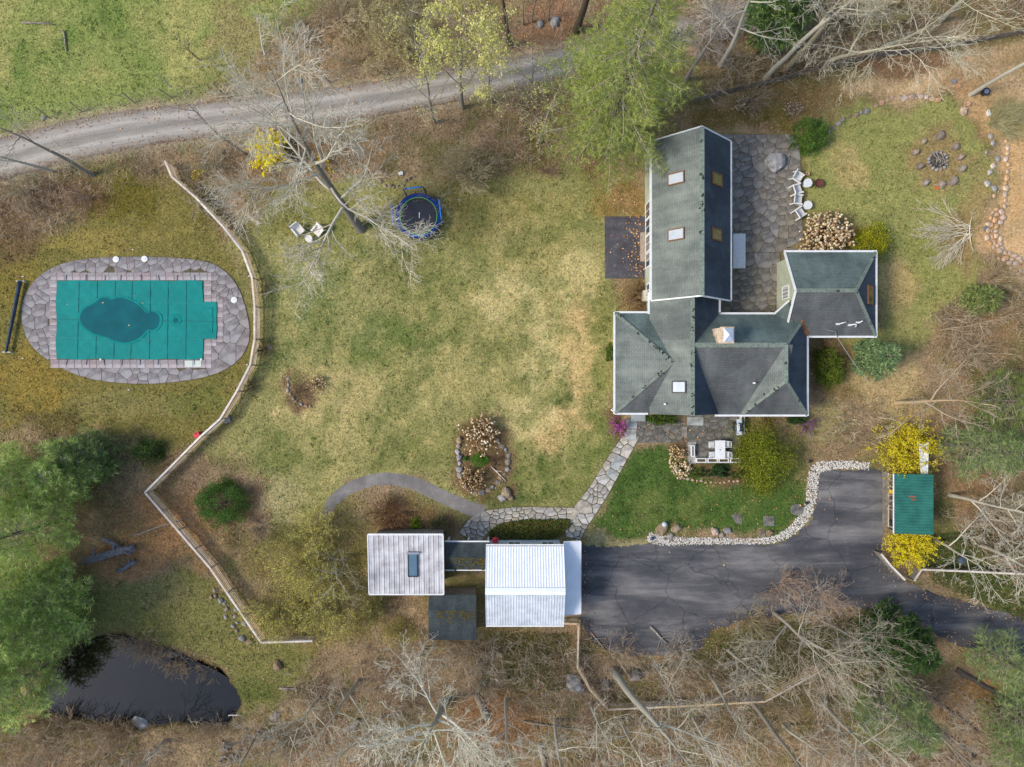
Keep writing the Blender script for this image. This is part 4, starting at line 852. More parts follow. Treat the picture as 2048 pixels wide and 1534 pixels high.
def moss(parent, x0, x1, y, z, dy, dz, n, seed):
    r = random.Random(seed); mb = MB()
    for _ in range(n):
        t = abs(r.gauss(0, .5)); x = x0 + (x1 - x0) * r.random() ** .9; mb.box((x, y + dy * t, z + dz * t + .02), (r.uniform(.06, .2), r.uniform(.04, .12), .025), r.uniform(-.3, .3), -math.atan(dz / abs(dy)) * (1 if dy > 0 else -1) * -1)
    return tag(mb.build('moss', M_MOSS, parent), kind='stuff')
moss(bw, bx0 + .1, bx1 - .1, bym - .03, br_ - .01, -1, -.5, 110, 3)
ds = empty('dark_shed', (0, 0, 0), 'small shed with dark mossy shingle gable roof behind the studio', 'shed')
dx0, dx1, dy0, dy1, de, dr_ = PX(858, 2.4), PX(953, 2.4), PY(1280, 2.3), PY(1188, 2.3), 2.3, 2.95; dym = dy0 + (dy1 - dy0) * .70
wall(ds, rect(dx0 + .15, dy0 + .15, dx1 - .15, dy1 - .15), 0, de - .02, M_OLDW)
slab('roof_slope', [(dx1, dy1, de + .25), (dx0, dy1, de + .25), (dx0, dym, dr_), (dx1, dym, dr_)], ds, M_SHD); slab('roof_slope', [(dx0, dy0, de), (dx1, dy0, de), (dx1, dym, dr_), (dx0, dym, dr_)], ds, M_SHD)
moss(ds, dx0 + .7, dx1 - .1, dym - .03, dr_ - .01, -1, -.25, 120, 5)

# ------------------------------------------------------------------ woodshed with green roof, firewood
ws = empty('woodshed', (0, 0, 0), 'open-fronted woodshed with green ribbed metal roof at the drive head', 'shed')
M_GREEN = mat('green_metal', lin(44, 106, 94), .5, .2, 1.2, c2=lin(34, 90, 80)); u0, u1, v0, v1 = PX(1788, 2.2), PX(1866, 2.7), PY(1068, 2.4), PY(948, 2.4)
ribbed('roof', (u0, v1, 2.2), (u0, v0, 2.2), (u1, v0, 2.75), (u1, v1, 2.75), ws, M_GREEN, .235, .035, .05)
trim(ws, (u0 - .04, v1, 2.2), (u0 - .04, v0, 2.2), .06, .1, 'fascia'); mb = MB()
for i, (x, y, l) in enumerate(((.9, .8, .5), (1.15, 1.05, .6), (1.3, .85, .4), (1.7, 1.6, .4))): mb.box((u0 + x + .4, v1 - y - 1.0, 2.2 + (x + .4) * .177 + .022), (l, .14, .012), 0, 0, -.175)
mb.build('rust_patch', mat('rust', lin(140, 84, 58), .9, .3, 6), ws)
for k in range(4):
    y = v0 + .25 + (v1 - v0 - .5) * k / 3; MB().box((u0 + .55, y, 1.1), (.12, .12, 2.2)).build('post', M_OLDW, ws); MB().box((u1 - .35, y, 1.3), (.12, .12, 2.6)).build('post', M_OLDW, ws)
mb = MB()
for k in range(9): mb.box((u1 - .3, (v0 + v1) / 2, .15 + k * .27), (.04, v1 - v0 - .3, .24))
mb.build('back_wall', M_OLDW, ws)
for k in range(5): MB().box((u0 + .3 + k * .2, (v0 + v1) / 2, .14), (.18, v1 - v0 - .2, .05)).build('floor_board', M_OLDW, ws)
MB().box((u0 + .46, (v0 + v1) / 2, .55), (.06, v1 - v0 - .3, .1)).build('rail', M_FENCE, ws)
for i, (px, py, L, a, z) in enumerate(((1779, 962, .42, .3, .9), (1781, 972, .4, -.4, .85), (1777, 980, .4, .9, .8), (1783, 990, .38, .2, .9), (1781, 1000, .45, -.2, .85), (1776, 1006, .42, .7, .7), (1784, 1012, .4, .1, .8), (1780, 956, .4, 1.2, .8))):
    p = P(px, py, z); mb = MB(); mb.tube([(-L / 2, 0, 0), (L / 2, 0, 0)], .09, 7); o = mb.build('firewood_log', M_LOG); o.location = p; o.rotation_euler = (0, 0, a); tag(o, 'split firewood log piled in the front of the green-roofed woodshed', 'log', 'firewood logs in the woodshed')
mb = MB(); mb.box((0, 0, -.02), (.4, .3, .3)); o = mb.build('yellow_can', mat('yellow_plastic', lin(226, 190, 40), .45, .1, 4)); o.location = P(1785, 983, 1.0); tag(o, 'yellow can among the firewood in the woodshed', 'can'); MB().box((0, 0, .16), (.12, .1, .08)).build('spout', M_DARK, o)
bn = empty('bin', P(1779, 1047, 0), 'black lidded bin at the south end of the woodshed front', 'bin'); MB().poly([(-.25, -.3, 0), (.25, -.3, 0), (.25, .3, 0), (-.25, .3, 0), (-.3, -.36, .8), (.3, -.36, .8), (.3, .36, .8), (-.3, .36, .8)], [(3, 2, 1, 0), (0, 1, 5, 4), (1, 2, 6, 5), (2, 3, 7, 6), (3, 0, 4, 7), (4, 5, 6, 7)]).build('body', M_DARK, bn); MB().box((0, 0, .83), (.66, .76, .06)).build('lid', M_DARK, bn)
# pale awning panel sheltering the north end of the woodshed
aw = empty('awning', (0, 0, 0), 'white corrugated awning panel poking through the yellow forsythia', 'awning'); a, b, c, d = P(1842, 948, 2.0), P(1856, 948, 2.0), P(1858, 884, 1.5), P(1838, 888, 1.5)
ribbed('panel', a, b, c, d, aw, M_MWHITE, .1, .02, .025)
for q in (c, d): MB().beam((q.x, q.y + (-.1), 0), (q.x, q.y - .1, 1.5), .06, .06).build('post', M_OLDW, aw)
# ------------------------------------------------------------------ swimming pool cover and what lies round the pool
pc_o = empty('pool_cover', (0, 0, 0), 'teal green safety cover stretched over the swimming pool with a dark puddle', 'pool cover')
def cover_mat():
    m, nt, b = nodes_of('teal_cover'); co = coord(nt)
    n1 = noise(nt, co, .35, 5, .6); n2 = noise(nt, co, 3, 5, .7)
    c = ramp(nt, n1, [(.3, lin(2, 122, 116)), (.7, lin(8, 134, 126))]); g = ramp(nt, n2, [(.3, (.9,) * 3), (.7, (1.1,) * 3)]); c = mixc(nt, 1, c, g, 'MULTIPLY')
    nt.links.new(c, b.inputs['Base Color']); b.inputs['Roughness'].default_value = .75; b.inputs['Specular IOR Level'].default_value = .25; bump(nt, b, n2, .15, .02); return m
M_COVER = cover_mat()
def grid_cover(x0, y0, x1, y1, nx_, ny_, z, sag, name, seed, edge=2.0):
    r = random.Random(seed); vs = []; fs = []
    for j in range(ny_ + 1):
        for i in range(nx_ + 1):
            u = i / nx_; v = j / ny_; x = x0 + (x1 - x0) * u; y = y0 + (y1 - y0) * v
            if j in (0, ny_): y += edge * math.sin(u * math.pi * 8 + seed) * .4 * (1 if j == 0 else -1)
            if i in (0, nx_): x += edge * math.sin(v * math.pi * 4 + seed) * .5 * (1 if i == 0 else -1)
            p = P(x, y); vs.append((p.x, p.y, z - sag * math.sin(math.pi * u) ** .7 * math.sin(math.pi * v) ** .7 + .012 * math.sin(u * 60) * math.sin(v * 30)))
    for j in range(ny_):
        for i in range(nx_): a = j * (nx_ + 1) + i; fs.append((a, a + nx_ + 1, a + nx_ + 2, a + 1))
    mb = MB(); mb.poly(vs, fs); me = mb.mesh(name, M_COVER, True)
    if me.polygons[0].normal.z < 0: me.flip_normals()
    return link(name, me, pc_o)
grid_cover(114.5, 561.5, 407, 718.5, 64, 36, .13, .02, 'cover_sheet', 1); grid_cover(402, 604, 434.5, 678, 12, 16, .137, .012, 'step_sheet', 2, 1.0)
M_STRAP = mat('dark_strap', lin(26, 100, 98), .8, .2, 3); M_STRAPL = mat('light_strap', lin(34, 140, 132), .8, .2, 3)
for px in (157, 194, 230, 264, 301, 337, 374): a = P(px - (px - 260) * .01, 562, .14); b = P(px - 3, 718, .14); MB().beam(a, b, .035, .012).build('strap', M_STRAP, pc_o)
for py, m in ((605, M_STRAPL), (641, M_STRAP), (677, M_STRAPL)): a = P(115, py - 2, .145); b = P(434 if py == 641 else 407, py + 2, .145); MB().beam(a, b, .035, .012).build('strap', m, pc_o)
M_CORD = mat('spring_cord', lin(60, 84, 110), .5, .3, 6)
for k in range(8):
    for yy, s in ((553, -1), (727, 1)):
        px = 134 + k * 36.5 + rnd.uniform(-3, 3); a = P(px, yy + 8 * -s, .12); b = P(px + rnd.uniform(-3, 3), yy + 3 * s, .1); MB().tube([a, b], .022, 6).build('anchor_spring', M_CORD, pc_o)
for py in (604, 641, 674):
    a = P(116, py, .12); b = P(104, py - 3, .1); MB().tube([a, b], .022, 6).build('anchor_spring', M_CORD, pc_o)
def puddle_mat(name, c, r=.08):
    m, nt, b = nodes_of(name); co = coord(nt); x = ramp(nt, noise(nt, co, .8, 5, .6), [(.3, tuple(v * .8 for v in c)), (.7, tuple(v * 1.15 for v in c))]); nt.links.new(x, b.inputs['Base Color']); b.inputs['Roughness'].default_value = r; b.inputs['Specular IOR Level'].default_value = .1; return m
M_PUD = puddle_mat('puddle', lin(18, 92, 98), .7); M_RIM = puddle_mat('silt_rim', lin(20, 130, 122), .8); M_FLOAT = mat('leaf_bit', lin(210, 180, 120), .8, .2, 4)
PUD = [(160, 636), (168, 618), (190, 608), (200, 598), (214, 595), (226, 601), (240, 594), (258, 599), (276, 608), (288, 620), (297, 628), (306, 622), (318, 628), (322, 640), (318, 654), (308, 662), (297, 658), (286, 672), (270, 682), (252, 686), (232, 682), (214, 674), (190, 668), (170, 656)]
cxp, cyp = 240, 640
def flat(name, pts, z, m, parent):
    q = [P(x, y) for x, y in smooth_poly(pts, 2)]; mb = MB(); mb.poly([(p.x, p.y, z) for p in q], [tuple(range(len(q)))]); me = mb.mesh(name, m)
    if me.polygons[0].normal.z < 0: me.flip_normals()
    return link(name, me, parent)
flat('silt_rim', [(cxp + (x - cxp) * 1.07, cyp + (y - cyp) * 1.08) for x, y in PUD], .1495, M_RIM, pc_o); flat('puddle', PUD, .153, M_PUD, pc_o)
flat('silt_rim', [(352 + 13 * math.cos(t), 640 + 12 * math.sin(t)) for t in np.linspace(0, 6.28, 11)[:-1]], .1495, M_RIM, pc_o); flat('puddle', [(353 + 6 * math.cos(t), 641 + 6 * math.sin(t)) for t in np.linspace(0, 6.28, 9)[:-1]], .153, M_PUD, pc_o)
for x, y in ((260, 651), (208, 606)): o = MB().box((0, 0, .16), (.12, .09, .015), .5).build('leaf', M_FLOAT, pc_o); o.location = P(x, y)
mb = MB(); pts = [(404, 616), (424, 616), (425, 640), (424, 665), (404, 668)]
for a, b in zip(pts[:-1], pts[1:]): mb.beam(P(*a, .15), P(*b, .15), .05, .02)
mb.build('step_outline', M_RIM, pc_o)
for i, (px, py, lb) in enumerate(((233, 519, 'white round skimmer lid on the pool deck, left of the upper pair'), (290, 518, 'white round skimmer lid on the pool deck, right of the upper pair'), (469, 600, 'white round skimmer lid at the right end of the pool deck'))):
    o = MB().lathe([(.26, 0), (.27, .03), (.25, .05), (.06, .06), (.0001, .06)], 24).build('skimmer_lid', M_WHITEP); o.location = P(px, py) + V((0, 0, .055)); tag(o, lb, 'lid', 'skimmer lids'); MB().box((0, 0, .065), (.12, .04, .02), .6).build('handle', M_WHITE, o)
for px, py, lb in ((203, 719, 'small white knob at the lower edge of the pool cover'), (404, 719, 'small white knob at the lower right corner of the pool cover')):
    o = MB().lathe([(.09, 0), (.1, .06), (.05, .1), (.0001, .1)], 14).build('deck_knob', M_WHITEP); o.location = P(px, py) + V((0, 0, .07)); tag(o, lb, 'knob')
for x in (370.5, 387.5): slab_px('access_tile', [(x, 721), (x + 16, 721), (x + 16, 734), (x, 734)], .07, .09, mat('pale_tile', lin(204, 210, 196), .7, .08, 2), 'pale square access tile, %s of the pair below the pool cover' % ('left' if x < 380 else 'right'), 'tile')
# cover roller lying on the lawn
rl = empty('cover_roller', (0, 0, 0), 'long dark pool cover roller lying on the lawn left of the pool', 'roller'); a, b = P(40, 562, .35), P(12, 704, .35)
MB().tube([a, a.lerp(b, .1), a.lerp(b, .6), b], [.17, .16, .14, .1], 14).build('rolled_cover', mat('navy_fabric', lin(44, 58, 76), .7, .3, 2), rl, True)
for q in (a, b):
    MB().tube([q + V((-.3, .06, -.33)), q + V((0, 0, .05)), q + V((.3, -.06, -.33))], .03, 8).build('stand', M_WHITEP, rl); MB().tube([q + V((-.34, .0, -.02)), q + V((.34, 0, -.02))], .035, 8).build('handle', M_WHITEP, rl)
M_BRASS = mat('torch_metal', lin(150, 110, 80), .5, .3, 8)
for px, py, lb in ((258, 500, 'above the pool deck'), (38, 553, 'beside the upper end of the dark roller'), (38, 717, 'beside the lower end of the dark roller'), (250, 778, 'below the pool deck'), (490, 551, 'inside the fence, upper right of the pool'), (486, 728, 'inside the fence, lower right of the pool')):
    t = empty('garden_stake', P(px, py), 'thin stake light on the grass ' + lb, 'stake', 'garden stakes round the pool', rnd.uniform(-.3, .1))
    MB().tube([(-.32, 0, .04), (.3, 0, .05)], .025, 6).build('shaft', M_BRASS, t); MB().tube([(.3, 0, .05), (.42, 0, .06)], [.04, .05], 8).build('head', M_WHITEP, t); MB().tube([(-.44, 0, .05), (-.32, 0, .04)], [.05, .04], 8).build('cap', M_DARK, t)

# ------------------------------------------------------------------ fences
def fence(name, label, pts, h=1.2, rails=(.3, .6, .88), sp=2.35, cap=True, side=1, capm=None, m=None, railh=.13):
    root = empty(name, (0, 0, 0), label, 'fence'); w = [P(x, y, h) for x, y in pts]; m = m or M_FENCE
    posts = []
    for a, b in zip(w[:-1], w[1:]):
        a = V((a.x, a.y, 0)); b = V((b.x, b.y, 0)); L = (b - a).length; n = max(1, round(L / sp)); d = (b - a) / n; nr_ = V((-d.y, d.x, 0)).normalized() * side
        for k in range(n):
            p = a + d * k; q = a + d * (k + 1); z0 = max(gz(p.x, p.y), -.2); posts.append(p)
            for rz_ in rails: MB().beam(p + nr_ * .07 + V((0, 0, rz_)), q + nr_ * .07 + V((0, 0, rz_ + rnd.uniform(-.015, .015))), .06, railh).build('rail', m, root)
            if cap: MB().beam(p + V((0, 0, h + .02)), q + V((0, 0, h + .02)), .15, .04).build('cap_rail', capm or M_CAP, root)
    posts.append(V((w[-1].x, w[-1].y, 0))); pm = MB().box((0, 0, h / 2 - .1), (.1, .1, h + .18)).mesh('post', m)
    for p in posts: o = link('post', pm, root); o.location = p
    return root
PF = [(330, 322), (343, 353), (392, 396), (445, 452), (484, 502), (504, 556), (509, 613), (509, 678), (500, 730), (473, 783), (440, 838), (402, 872), (290, 985), (420, 1136), (522, 1285), (625, 1282)]
fence('rail_fence', 'long curving post-and-rail fence with pale flat cap beside the swimming pool', PF, 1.2, (.28, .52, .76, 1.0), 2.3, True, 1, None, None, .1)
fence('rail_fence', 'post-and-rail fence zigzagging through brush below the garage', [(1129, 1247), (1157, 1248), (1155, 1336), (1180, 1380), (1216, 1419), (1370, 1412), (1530, 1403), (1612, 1358), (1690, 1312)], 1.1, (.3, .58, .86), 2.3, True, 1, M_FENCE)
fence('rail_fence', 'short weathered fence pair at the drive entrance by the lower forsythia', [(1762, 1108), (1782, 1132), (1810, 1160)], 1.1, (.3, .58, .86), 2.0, True, -1, M_CAP, M_OLDW)
fence('rail_fence', 'fence run leading right from the drive entrance over the grass', [(1828, 1162), (1843, 1139), (1940, 1143), (2060, 1149), (2200, 1156)], 1.1, (.3, .58, .86), 2.2, True, -1, M_CAP, M_OLDW)
def picket(label, pts, h):
    root = empty('picket_fence', (0, 0, 0), label, 'fence'); w = [P(x, y, 0) for x, y in pts]; r = random.Random(8)
    for a, b in zip(w[:-1], w[1:]):
        L = (b - a).length; n = max(1, round(L / 2.4)); d = (b - a) / n; nn = V((-d.y, d.x, 0)).normalized()
        for k in range(n):
            p = a + d * k; mb = MB(); m_ = int(d.length / .16)
            for j in range(m_): q = p + d * ((j + .5) / m_); mb.box(q + V((0, 0, h / 2 + r.uniform(-.05, .05))), (.1, .025, h), math.atan2(d.y, d.x))
            mb.build('picket_panel', M_OLDW, root)['kind'] = 'stuff'
            for z in (.25, h - .2): MB().beam(p + nn * .05 + V((0, 0, z)), p + d + nn * .05 + V((0, 0, z)), .04, .09).build('rail', M_OLDW, root)
            MB().box(p + nn * .08 + V((0, 0, h / 2)), (.1, .1, h + .1)).build('post', M_OLDW, root)
    return root
picket('long weathered grey picket fence along the wood edge at the upper right', [(1385, 206), (1470, 182), (1560, 163), (1640, 139), (1740, 118), (1860, 102), (1990, 78), (2150, 50)], .95)
wf = empty('wire_fence', (0, 0, 0), 'leaning wire field fence with thin posts above the gravel road', 'fence'); pts = [P(x, y) for x, y in ((-60, 262), (100, 237), (165, 224), (270, 206), (345, 196), (450, 190), (560, 178), (660, 166), (780, 150))]
for i, p in enumerate(pts): MB().tube([p, p + V((rnd.uniform(-.5, -.2), rnd.uniform(.1, .5), 1.35))], .045, 6).build('post', M_OLDW, wf)
for z in (.35, .8, 1.2):
    mb = MB(); mb.tube([p + V((-.35 * z / 1.35, .3 * z / 1.35, z)) for p in pts], .005, 4); mb.build('wire', M_STEEL, wf)

# ------------------------------------------------------------------ rocks
def rock_mesh(sx, sy, sz, seed, m, n=10):
    r = random.Random(seed); rings = ((.0, 1.0), (.35, 1.04), (.72, .86), (.95, .55), (1.0, .0)); f = [r.uniform(.78, 1.12) for _ in range(n)]; vs = []; fs = []
    for z, k in rings[:-1]:
        for i in range(n): t = 2 * math.pi * i / n; q = f[i] * k * r.uniform(.93, 1.07); vs.append((sx * q * math.cos(t), sy * q * math.sin(t), sz * (z + r.uniform(-.05, .05)) - .05 * sz))
    vs.append((r.uniform(-.1, .1) * sx, r.uniform(-.1, .1) * sy, sz * r.uniform(.95, 1.05))); R_ = len(rings) - 1
    for j in range(R_ - 1):
        for i in range(n): a = j * n + i; b = j * n + (i + 1) % n; fs.append((a, b, b + n, a + n))
    for i in range(n): fs.append(((R_ - 1) * n + i, (R_ - 1) * n + (i + 1) % n, R_ * n))
    me = bpy.data.meshes.new('stone'); me.from_pydata(vs, [], fs); me.update(); me.materials.append(m); return me
def rock(name, px, py, sx, sy, sz, m, label=None, parent=None, group=None, seed=None, rz=None, cat='stone'):
    seed = seed if seed is not None else int(px * 7 + py); o = link(name, rock_mesh(sx, sy, sz, seed, m), parent); p = P(px, py); o.location = (p.x, p.y, gz(p.x, p.y) if parent is None else 0); o.rotation_euler = (0, 0, rz if rz is not None else random.Random(seed).uniform(0, 3))
    return tag(o, label, cat, group) if label else o
rock('boulder', 1549, 326, .95, .82, .75, M_ROCKG, 'big grey lichen-speckled boulder set in the flagstone patio', seed=3, rz=.3, cat='boulder')
for px, py, s, h, lab in [(a, b, c, .42, d) for a, b, c, d in ((1878, 272, .5, 'at the top'), (1909, 294, .4, 'at the upper right'), (1919, 315, .38, 'at the right'), (1923, 337, .42, 'at the lower right'), (1905, 363, .46, 'at the bottom right'), (1880, 369, .4, 'at the bottom, beside an orange scrap'), (1850, 366, .34, 'at the bottom left'), (1839, 333, .36, 'at the lower left'), (1829, 306, .36, 'at the left'), (1845, 284, .36, 'at the upper left'))]:
    rock('seat_stone', px, py, s, s * .72, h, M_ROCK, 'seat stone %s of the circle round the fire ring' % lab, group='seat stones round the fire ring', rz=.5)
o = MB().box((0, 0, .03), (.34, .2, .05), .4).box((.12, .1, .05), (.2, .16, .06), 1.0).build('orange_scrap', mat('orange_scrap', lin(214, 110, 36), .7, .2, 5)); o.location = P(1873, 376); tag(o, 'orange scrap on the ground below the fire circle', 'scrap')
fr = empty('fire_ring', P(1875, 322), 'fire ring of pale stones with charred sticks in the circle of seat stones', 'fire pit')
for k in range(15):
    t = k / 15 * 6.283; o = link('ring_stone', rock_mesh(.17, .13, .2, 300 + k, M_ROCKG if k % 3 else M_ROCK), fr); o.location = (.78 * math.cos(t), .72 * math.sin(t), 0); o.rotation_euler = (0, 0, t)
MB().lathe([(.68, .0), (.62, .05), (.3, .08), (.0001, .1)], 18).build('ash', mat('ash', lin(84, 78, 72), .95, .4, 5, bmp=.6), fr); r6 = random.Random(6)
for k in range(26):
    a = r6.uniform(0, 3.14); c = V((r6.uniform(-.35, .35), r6.uniform(-.3, .3), r6.uniform(.12, .3))); d = V((math.cos(a), math.sin(a), r6.uniform(-.15, .15))) * r6.uniform(.25, .55); MB().tube([c - d, c + d], r6.uniform(.015, .04), 5).build('stick', M_LOG if k % 3 else M_DARK, fr)
def edging(label, pts, sp, s, m, jit=.1, rows=1, name='stone_edging'):
    root = empty(name, P(*pts[0]), label, 'edging'); o0 = root.location.copy(); r = random.Random(int(pts[0][0])); w = [P(x, y) for x, y in smooth_line(pts, 1)]; acc = 0
    for a, b in zip(w[:-1], w[1:]):
        L = (b - a).length; d = (b - a) / L; nn = V((-d.y, d.x, 0)); t = acc
        while t < L:
            for q in range(rows):
                k = r.uniform(.7, 1.3); o = link('stone', rock_mesh(s * k, s * k * r.uniform(.65, .9), s * k * r.uniform(.6, 1.0), r.randint(0, 9999), m if not isinstance(m, (list, tuple)) else r.choice(m), 8), root)
                o.location = a + d * t + nn * ((q - (rows - 1) / 2) * s * 1.7 + r.uniform(-jit, jit)) - o0; o.rotation_euler = (0, 0, math.atan2(d.y, d.x) + r.uniform(-.5, .5))
            t += sp * r.uniform(.85, 1.2)
        acc = t - L
    return root
edging('row of pale stones edging the wood-chip clearing above the round lawn', [(1752, 211), (1768, 201), (1790, 196), (1831, 192), (1862, 197), (1886, 201)], .46, .26, M_ROCKT)
edging('straight row of pale stones edging the right-hand path, beyond the fire circle', [(2012, 282), (2014, 330), (2011, 370), (2011, 412)], .48, .25, M_ROCKT)
edging('broad band of tumbled pale stones curving below the right-hand path', [(1998, 422), (1986, 448), (1984, 472), (1998, 500), (2024, 524), (2060, 548)], .42, .22, M_ROCKT, .2, 3)
edging('loose line of grey stones between lawn and chips beside the fire circle', [(1972, 276), (1982, 300), (1984, 330), (1978, 352), (1992, 378), (1996, 400)], .62, .26, [M_ROCKG, M_ROCKT], .5)
edging('dark stone kerb behind the round yew', [(1655, 262), (1672, 250), (1690, 238), (1716, 228), (1744, 216)], .5, .22, [M_ROCKG, M_ROCK], .1)
ed = edging('ring of grey stones round the island bed with dried hydrangeas', [(918, 880), (918, 920), (922, 956), (934, 978), (958, 986), (980, 980), (996, 964), (1012, 942), (1016, 918), (1008, 896), (992, 882)], .5, .27, [M_ROCKG, M_ROCK], .12)
edging('low stone rim of the small bed right of the pool fence', [(579, 758), (577, 778), (584, 796), (600, 806), (622, 812)], .4, .17, [M_ROCK, M_ROCKG], .1)
edging('stone rim along the brown shrub bed above the trampoline', [(736, 344), (756, 356), (772, 372), (790, 378), (812, 366), (828, 350)], .42, .18, M_ROCK, .15)
edging('thin stone rim curving below the terrace shrubs', [(1340, 900), (1340, 930), (1348, 946), (1366, 958), (1400, 962), (1440, 966), (1478, 960)], .36, .13, M_ROCKT, .06)
edging('tumbled stones against the fence above the pond meadow', [(432, 1180), (440, 1200), (456, 1216), (470, 1236), (488, 1256)], .45, .2, [M_ROCK, M_ROCKG], .45, 2)
for px, py, s, m, lb in ((1323, 1057, .62, M_ROCK, 'long brown boulder at the left end of the white pebble border'), (1352, 1056, .45, M_ROCK, 'pinkish boulder standing alone right of the pale stone lantern'), (1429, 1063, .42, M_ROCKT, 'tan pointed boulder on the pebble border'), (1455, 1061, .36, M_ROCKG, 'rounded grey boulder right of the tan pointed one'), (1443, 1070, .3, M_ROCK, 'small brown rock wedged between two boulders on the pebble border'), (1340, 1072, .34, M_ROCKG, 'dark rock in the white pebbles near their left end'), (1539, 1066, .34, M_ROCK, 'small speckled rock near the bend of the pebble border'),
                        (1013, 985, .5, M_ROCK, 'pale jagged rock in the cluster above the stone path'), (1004, 996, .36, M_ROCKG, 'grey flat rock in the cluster above the stone path'), (1022, 996, .3, M_ROCK, 'small dark rock in the cluster above the stone path'), (1906, 163, .3, M_ROCKG, 'grey round stone on the wood chips'), (1917, 172, .26, M_ROCKT, 'pale stone beside the grey one on the wood chips'), (1926, 222, .4, M_ROCKT, 'pale oblong stone at the lawn corner by the clearing'), (1936, 208, .3, M_ROCKT, 'pale round stone above the oblong one at the clearing'),
                        (500, 1283, .4, M_ROCK, 'square brown rock at the fence corner by the pond meadow'), (484, 1276, .35, M_ROCKG, 'flat grey rock left of the fence corner'), (555, 1330, .5, M_ROCK, 'brown rock on the bank right of the meadow'), (550, 1432, .45, M_ROCK, 'squarish rock at the right end of the pond'), (280, 1450, .9, M_ROCKG, 'flat grey boulder at the lower edge of the pond'), (1150, 1365, .9, M_ROCKG, 'large grey boulder in brush below the garage fence corner'), (1210, 1370, .6, M_ROCK, 'brown boulder in brush by the fence diagonal'), (1270, 1350, .6, M_ROCK, 'mossy boulder beside the leaning thick trunk'),
                        (88, 237, .22, M_ROCKG, 'white stone on the verge above the gravel road'), (600, 162, .3, M_ROCKG, 'pale stone on the brown verge under the big maple'), (1110, 45, .5, M_ROCKG, 'grey rock in the leaf litter between two trunks at the top'), (1080, 50, .4, M_ROCKG, 'smaller grey rock left of the other in the top leaf litter')):
    p = P(px, py); rock('rock', px, py, s, s * .75, s * .8, m, lb, cat='rock')
for pts, m, lb in (([(1463, 1031), (1470, 1026), (1484, 1029), (1484, 1048), (1472, 1047)], M_TERR, 'five-sided grey stepping slab in the lawn'), ([(1527, 1032), (1549, 1032), (1549, 1052), (1527, 1052)], M_TERR, 'square grey stepping slab in the lawn'), ([(1519, 1060), (1530, 1060), (1531, 1074), (1519, 1074)], M_TERR, 'small square slab next to the pebble border')): slab_px('stepping_slab', pts, -.02, .035, m, lb, 'slab')
slab_px('round_slab', [(1594 + 14 * math.cos(t), 1019 + 12 * math.sin(t)) for t in np.linspace(0, 6.283, 15)[:-1]], -.02, .1, M_TERR, 'round grey slab with a rim beside the pebble border', 'slab')
# pale stone lantern and little path lights
for px, py, lb, s in ((1326, 1046, 'pale round-topped garden ornament beside the long brown boulder', .22),):
    o = empty('garden_ornament', P(px, py), lb, 'ornament'); MB().tube([(0, 0, 0), (0, 0, .5)], [.12, .06], 10).build('stem', M_ROCKG, o); MB().lathe([(.05, .45), (s, .5), (s * .95, .62), (.1, .72), (.0001, .74)], 16).build('bowl', mat('pale_stone', lin(196, 200, 204), .7, .1, 4), o, True)
for px, py, lb in ((1303, 1075, 'blue glass path light among white pebbles at the left end'), (1617, 922, 'dark path light above the top of the white pebble border'), (1610, 1005, 'dark path light left of the pebble border bend')):
    o = empty('path_light', P(px, py), lb, 'lamp'); MB().tube([(0, 0, 0), (0, 0, .3)], .02, 6).build('stake', M_DARK, o); MB().lathe([(.05, .26), (.15, .3), (.14, .34), (.0001, .4)], 12).build('shade', mat('blue_glass', lin(40, 70, 110), .3, .2, 4) if px < 1400 else M_DARK, o)
# white pebble border
def pebbles():
    line = [(1296, 1072, 17), (1312, 1080, 20), (1360, 1082, 13), (1430, 1081, 12), (1500, 1082, 11), (1552, 1080, 13), (1578, 1064, 18), (1604, 1042, 20), (1622, 1010, 20), (1626, 960, 22), (1630, 934, 22), (1660, 930, 16), (1700, 928, 14), (1738, 932, 14)]
    c = smooth_line(line, 2); r = np.random.RandomState(5); pts = []
    for a, b in zip(c[:-1], c[1:]):
        L = math.hypot(b[0] - a[0], b[1] - a[1]); n = int(L * a[2] * .55)
        for _ in range(n):
            t = r.rand(); dx, dy = (b[0] - a[0]) / L, (b[1] - a[1]) / L; o = (r.rand() - .5) * a[2] + r.randn() * .9; pts.append((a[0] + (b[0] - a[0]) * t - dy * o, a[1] + (b[1] - a[1]) * t + dx * o))
    pts = np.array(pts); n = len(pts); oct_ = np.array([(1, 0, 0), (0, 1, 0), (-1, 0, 0), (0, -1, 0), (0, 0, 1), (0, 0, -1)], float); of = np.array([(0, 1, 4), (1, 2, 4), (2, 3, 4), (3, 0, 4), (1, 0, 5), (2, 1, 5), (3, 2, 5), (0, 3, 5)])
    s = r.uniform(.035, .085, (n, 1, 1)) * r.uniform(.7, 1.2, (n, 1, 3)); v = oct_[None] * s; th = r.rand(n) * 6.28; cx = np.cos(th)[:, None]; sx = np.sin(th)[:, None]
    x = v[..., 0] * cx - v[..., 1] * sx; y = v[..., 0] * sx + v[..., 1] * cx; z = v[..., 2] + .03 + r.rand(n, 1) * .04
    vv = np.stack([x + (pts[:, :1] - 1024) * SP, y + (767 - pts[:, 1:]) * SP, z], -1).reshape(-1, 3); ff = (of[None] + np.arange(n)[:, None, None] * 6).reshape(-1, 3)
    k = r.rand(n); col = np.array(lin(232, 226, 214))[None] * (.55 + .45 * k[:, None]); col[k < .12] = lin(120, 110, 100); col[(k > .12) & (k < .2)] = lin(170, 160, 150)
    o = link('white_pebbles', np_mesh('white_pebbles', vv, ff, attr_mat('pebble', .8), np.repeat(col, 6, 0))); tag(o, 'border of loose white pebbles along the asphalt drive', 'pebbles', kind='stuff')
pebbles()

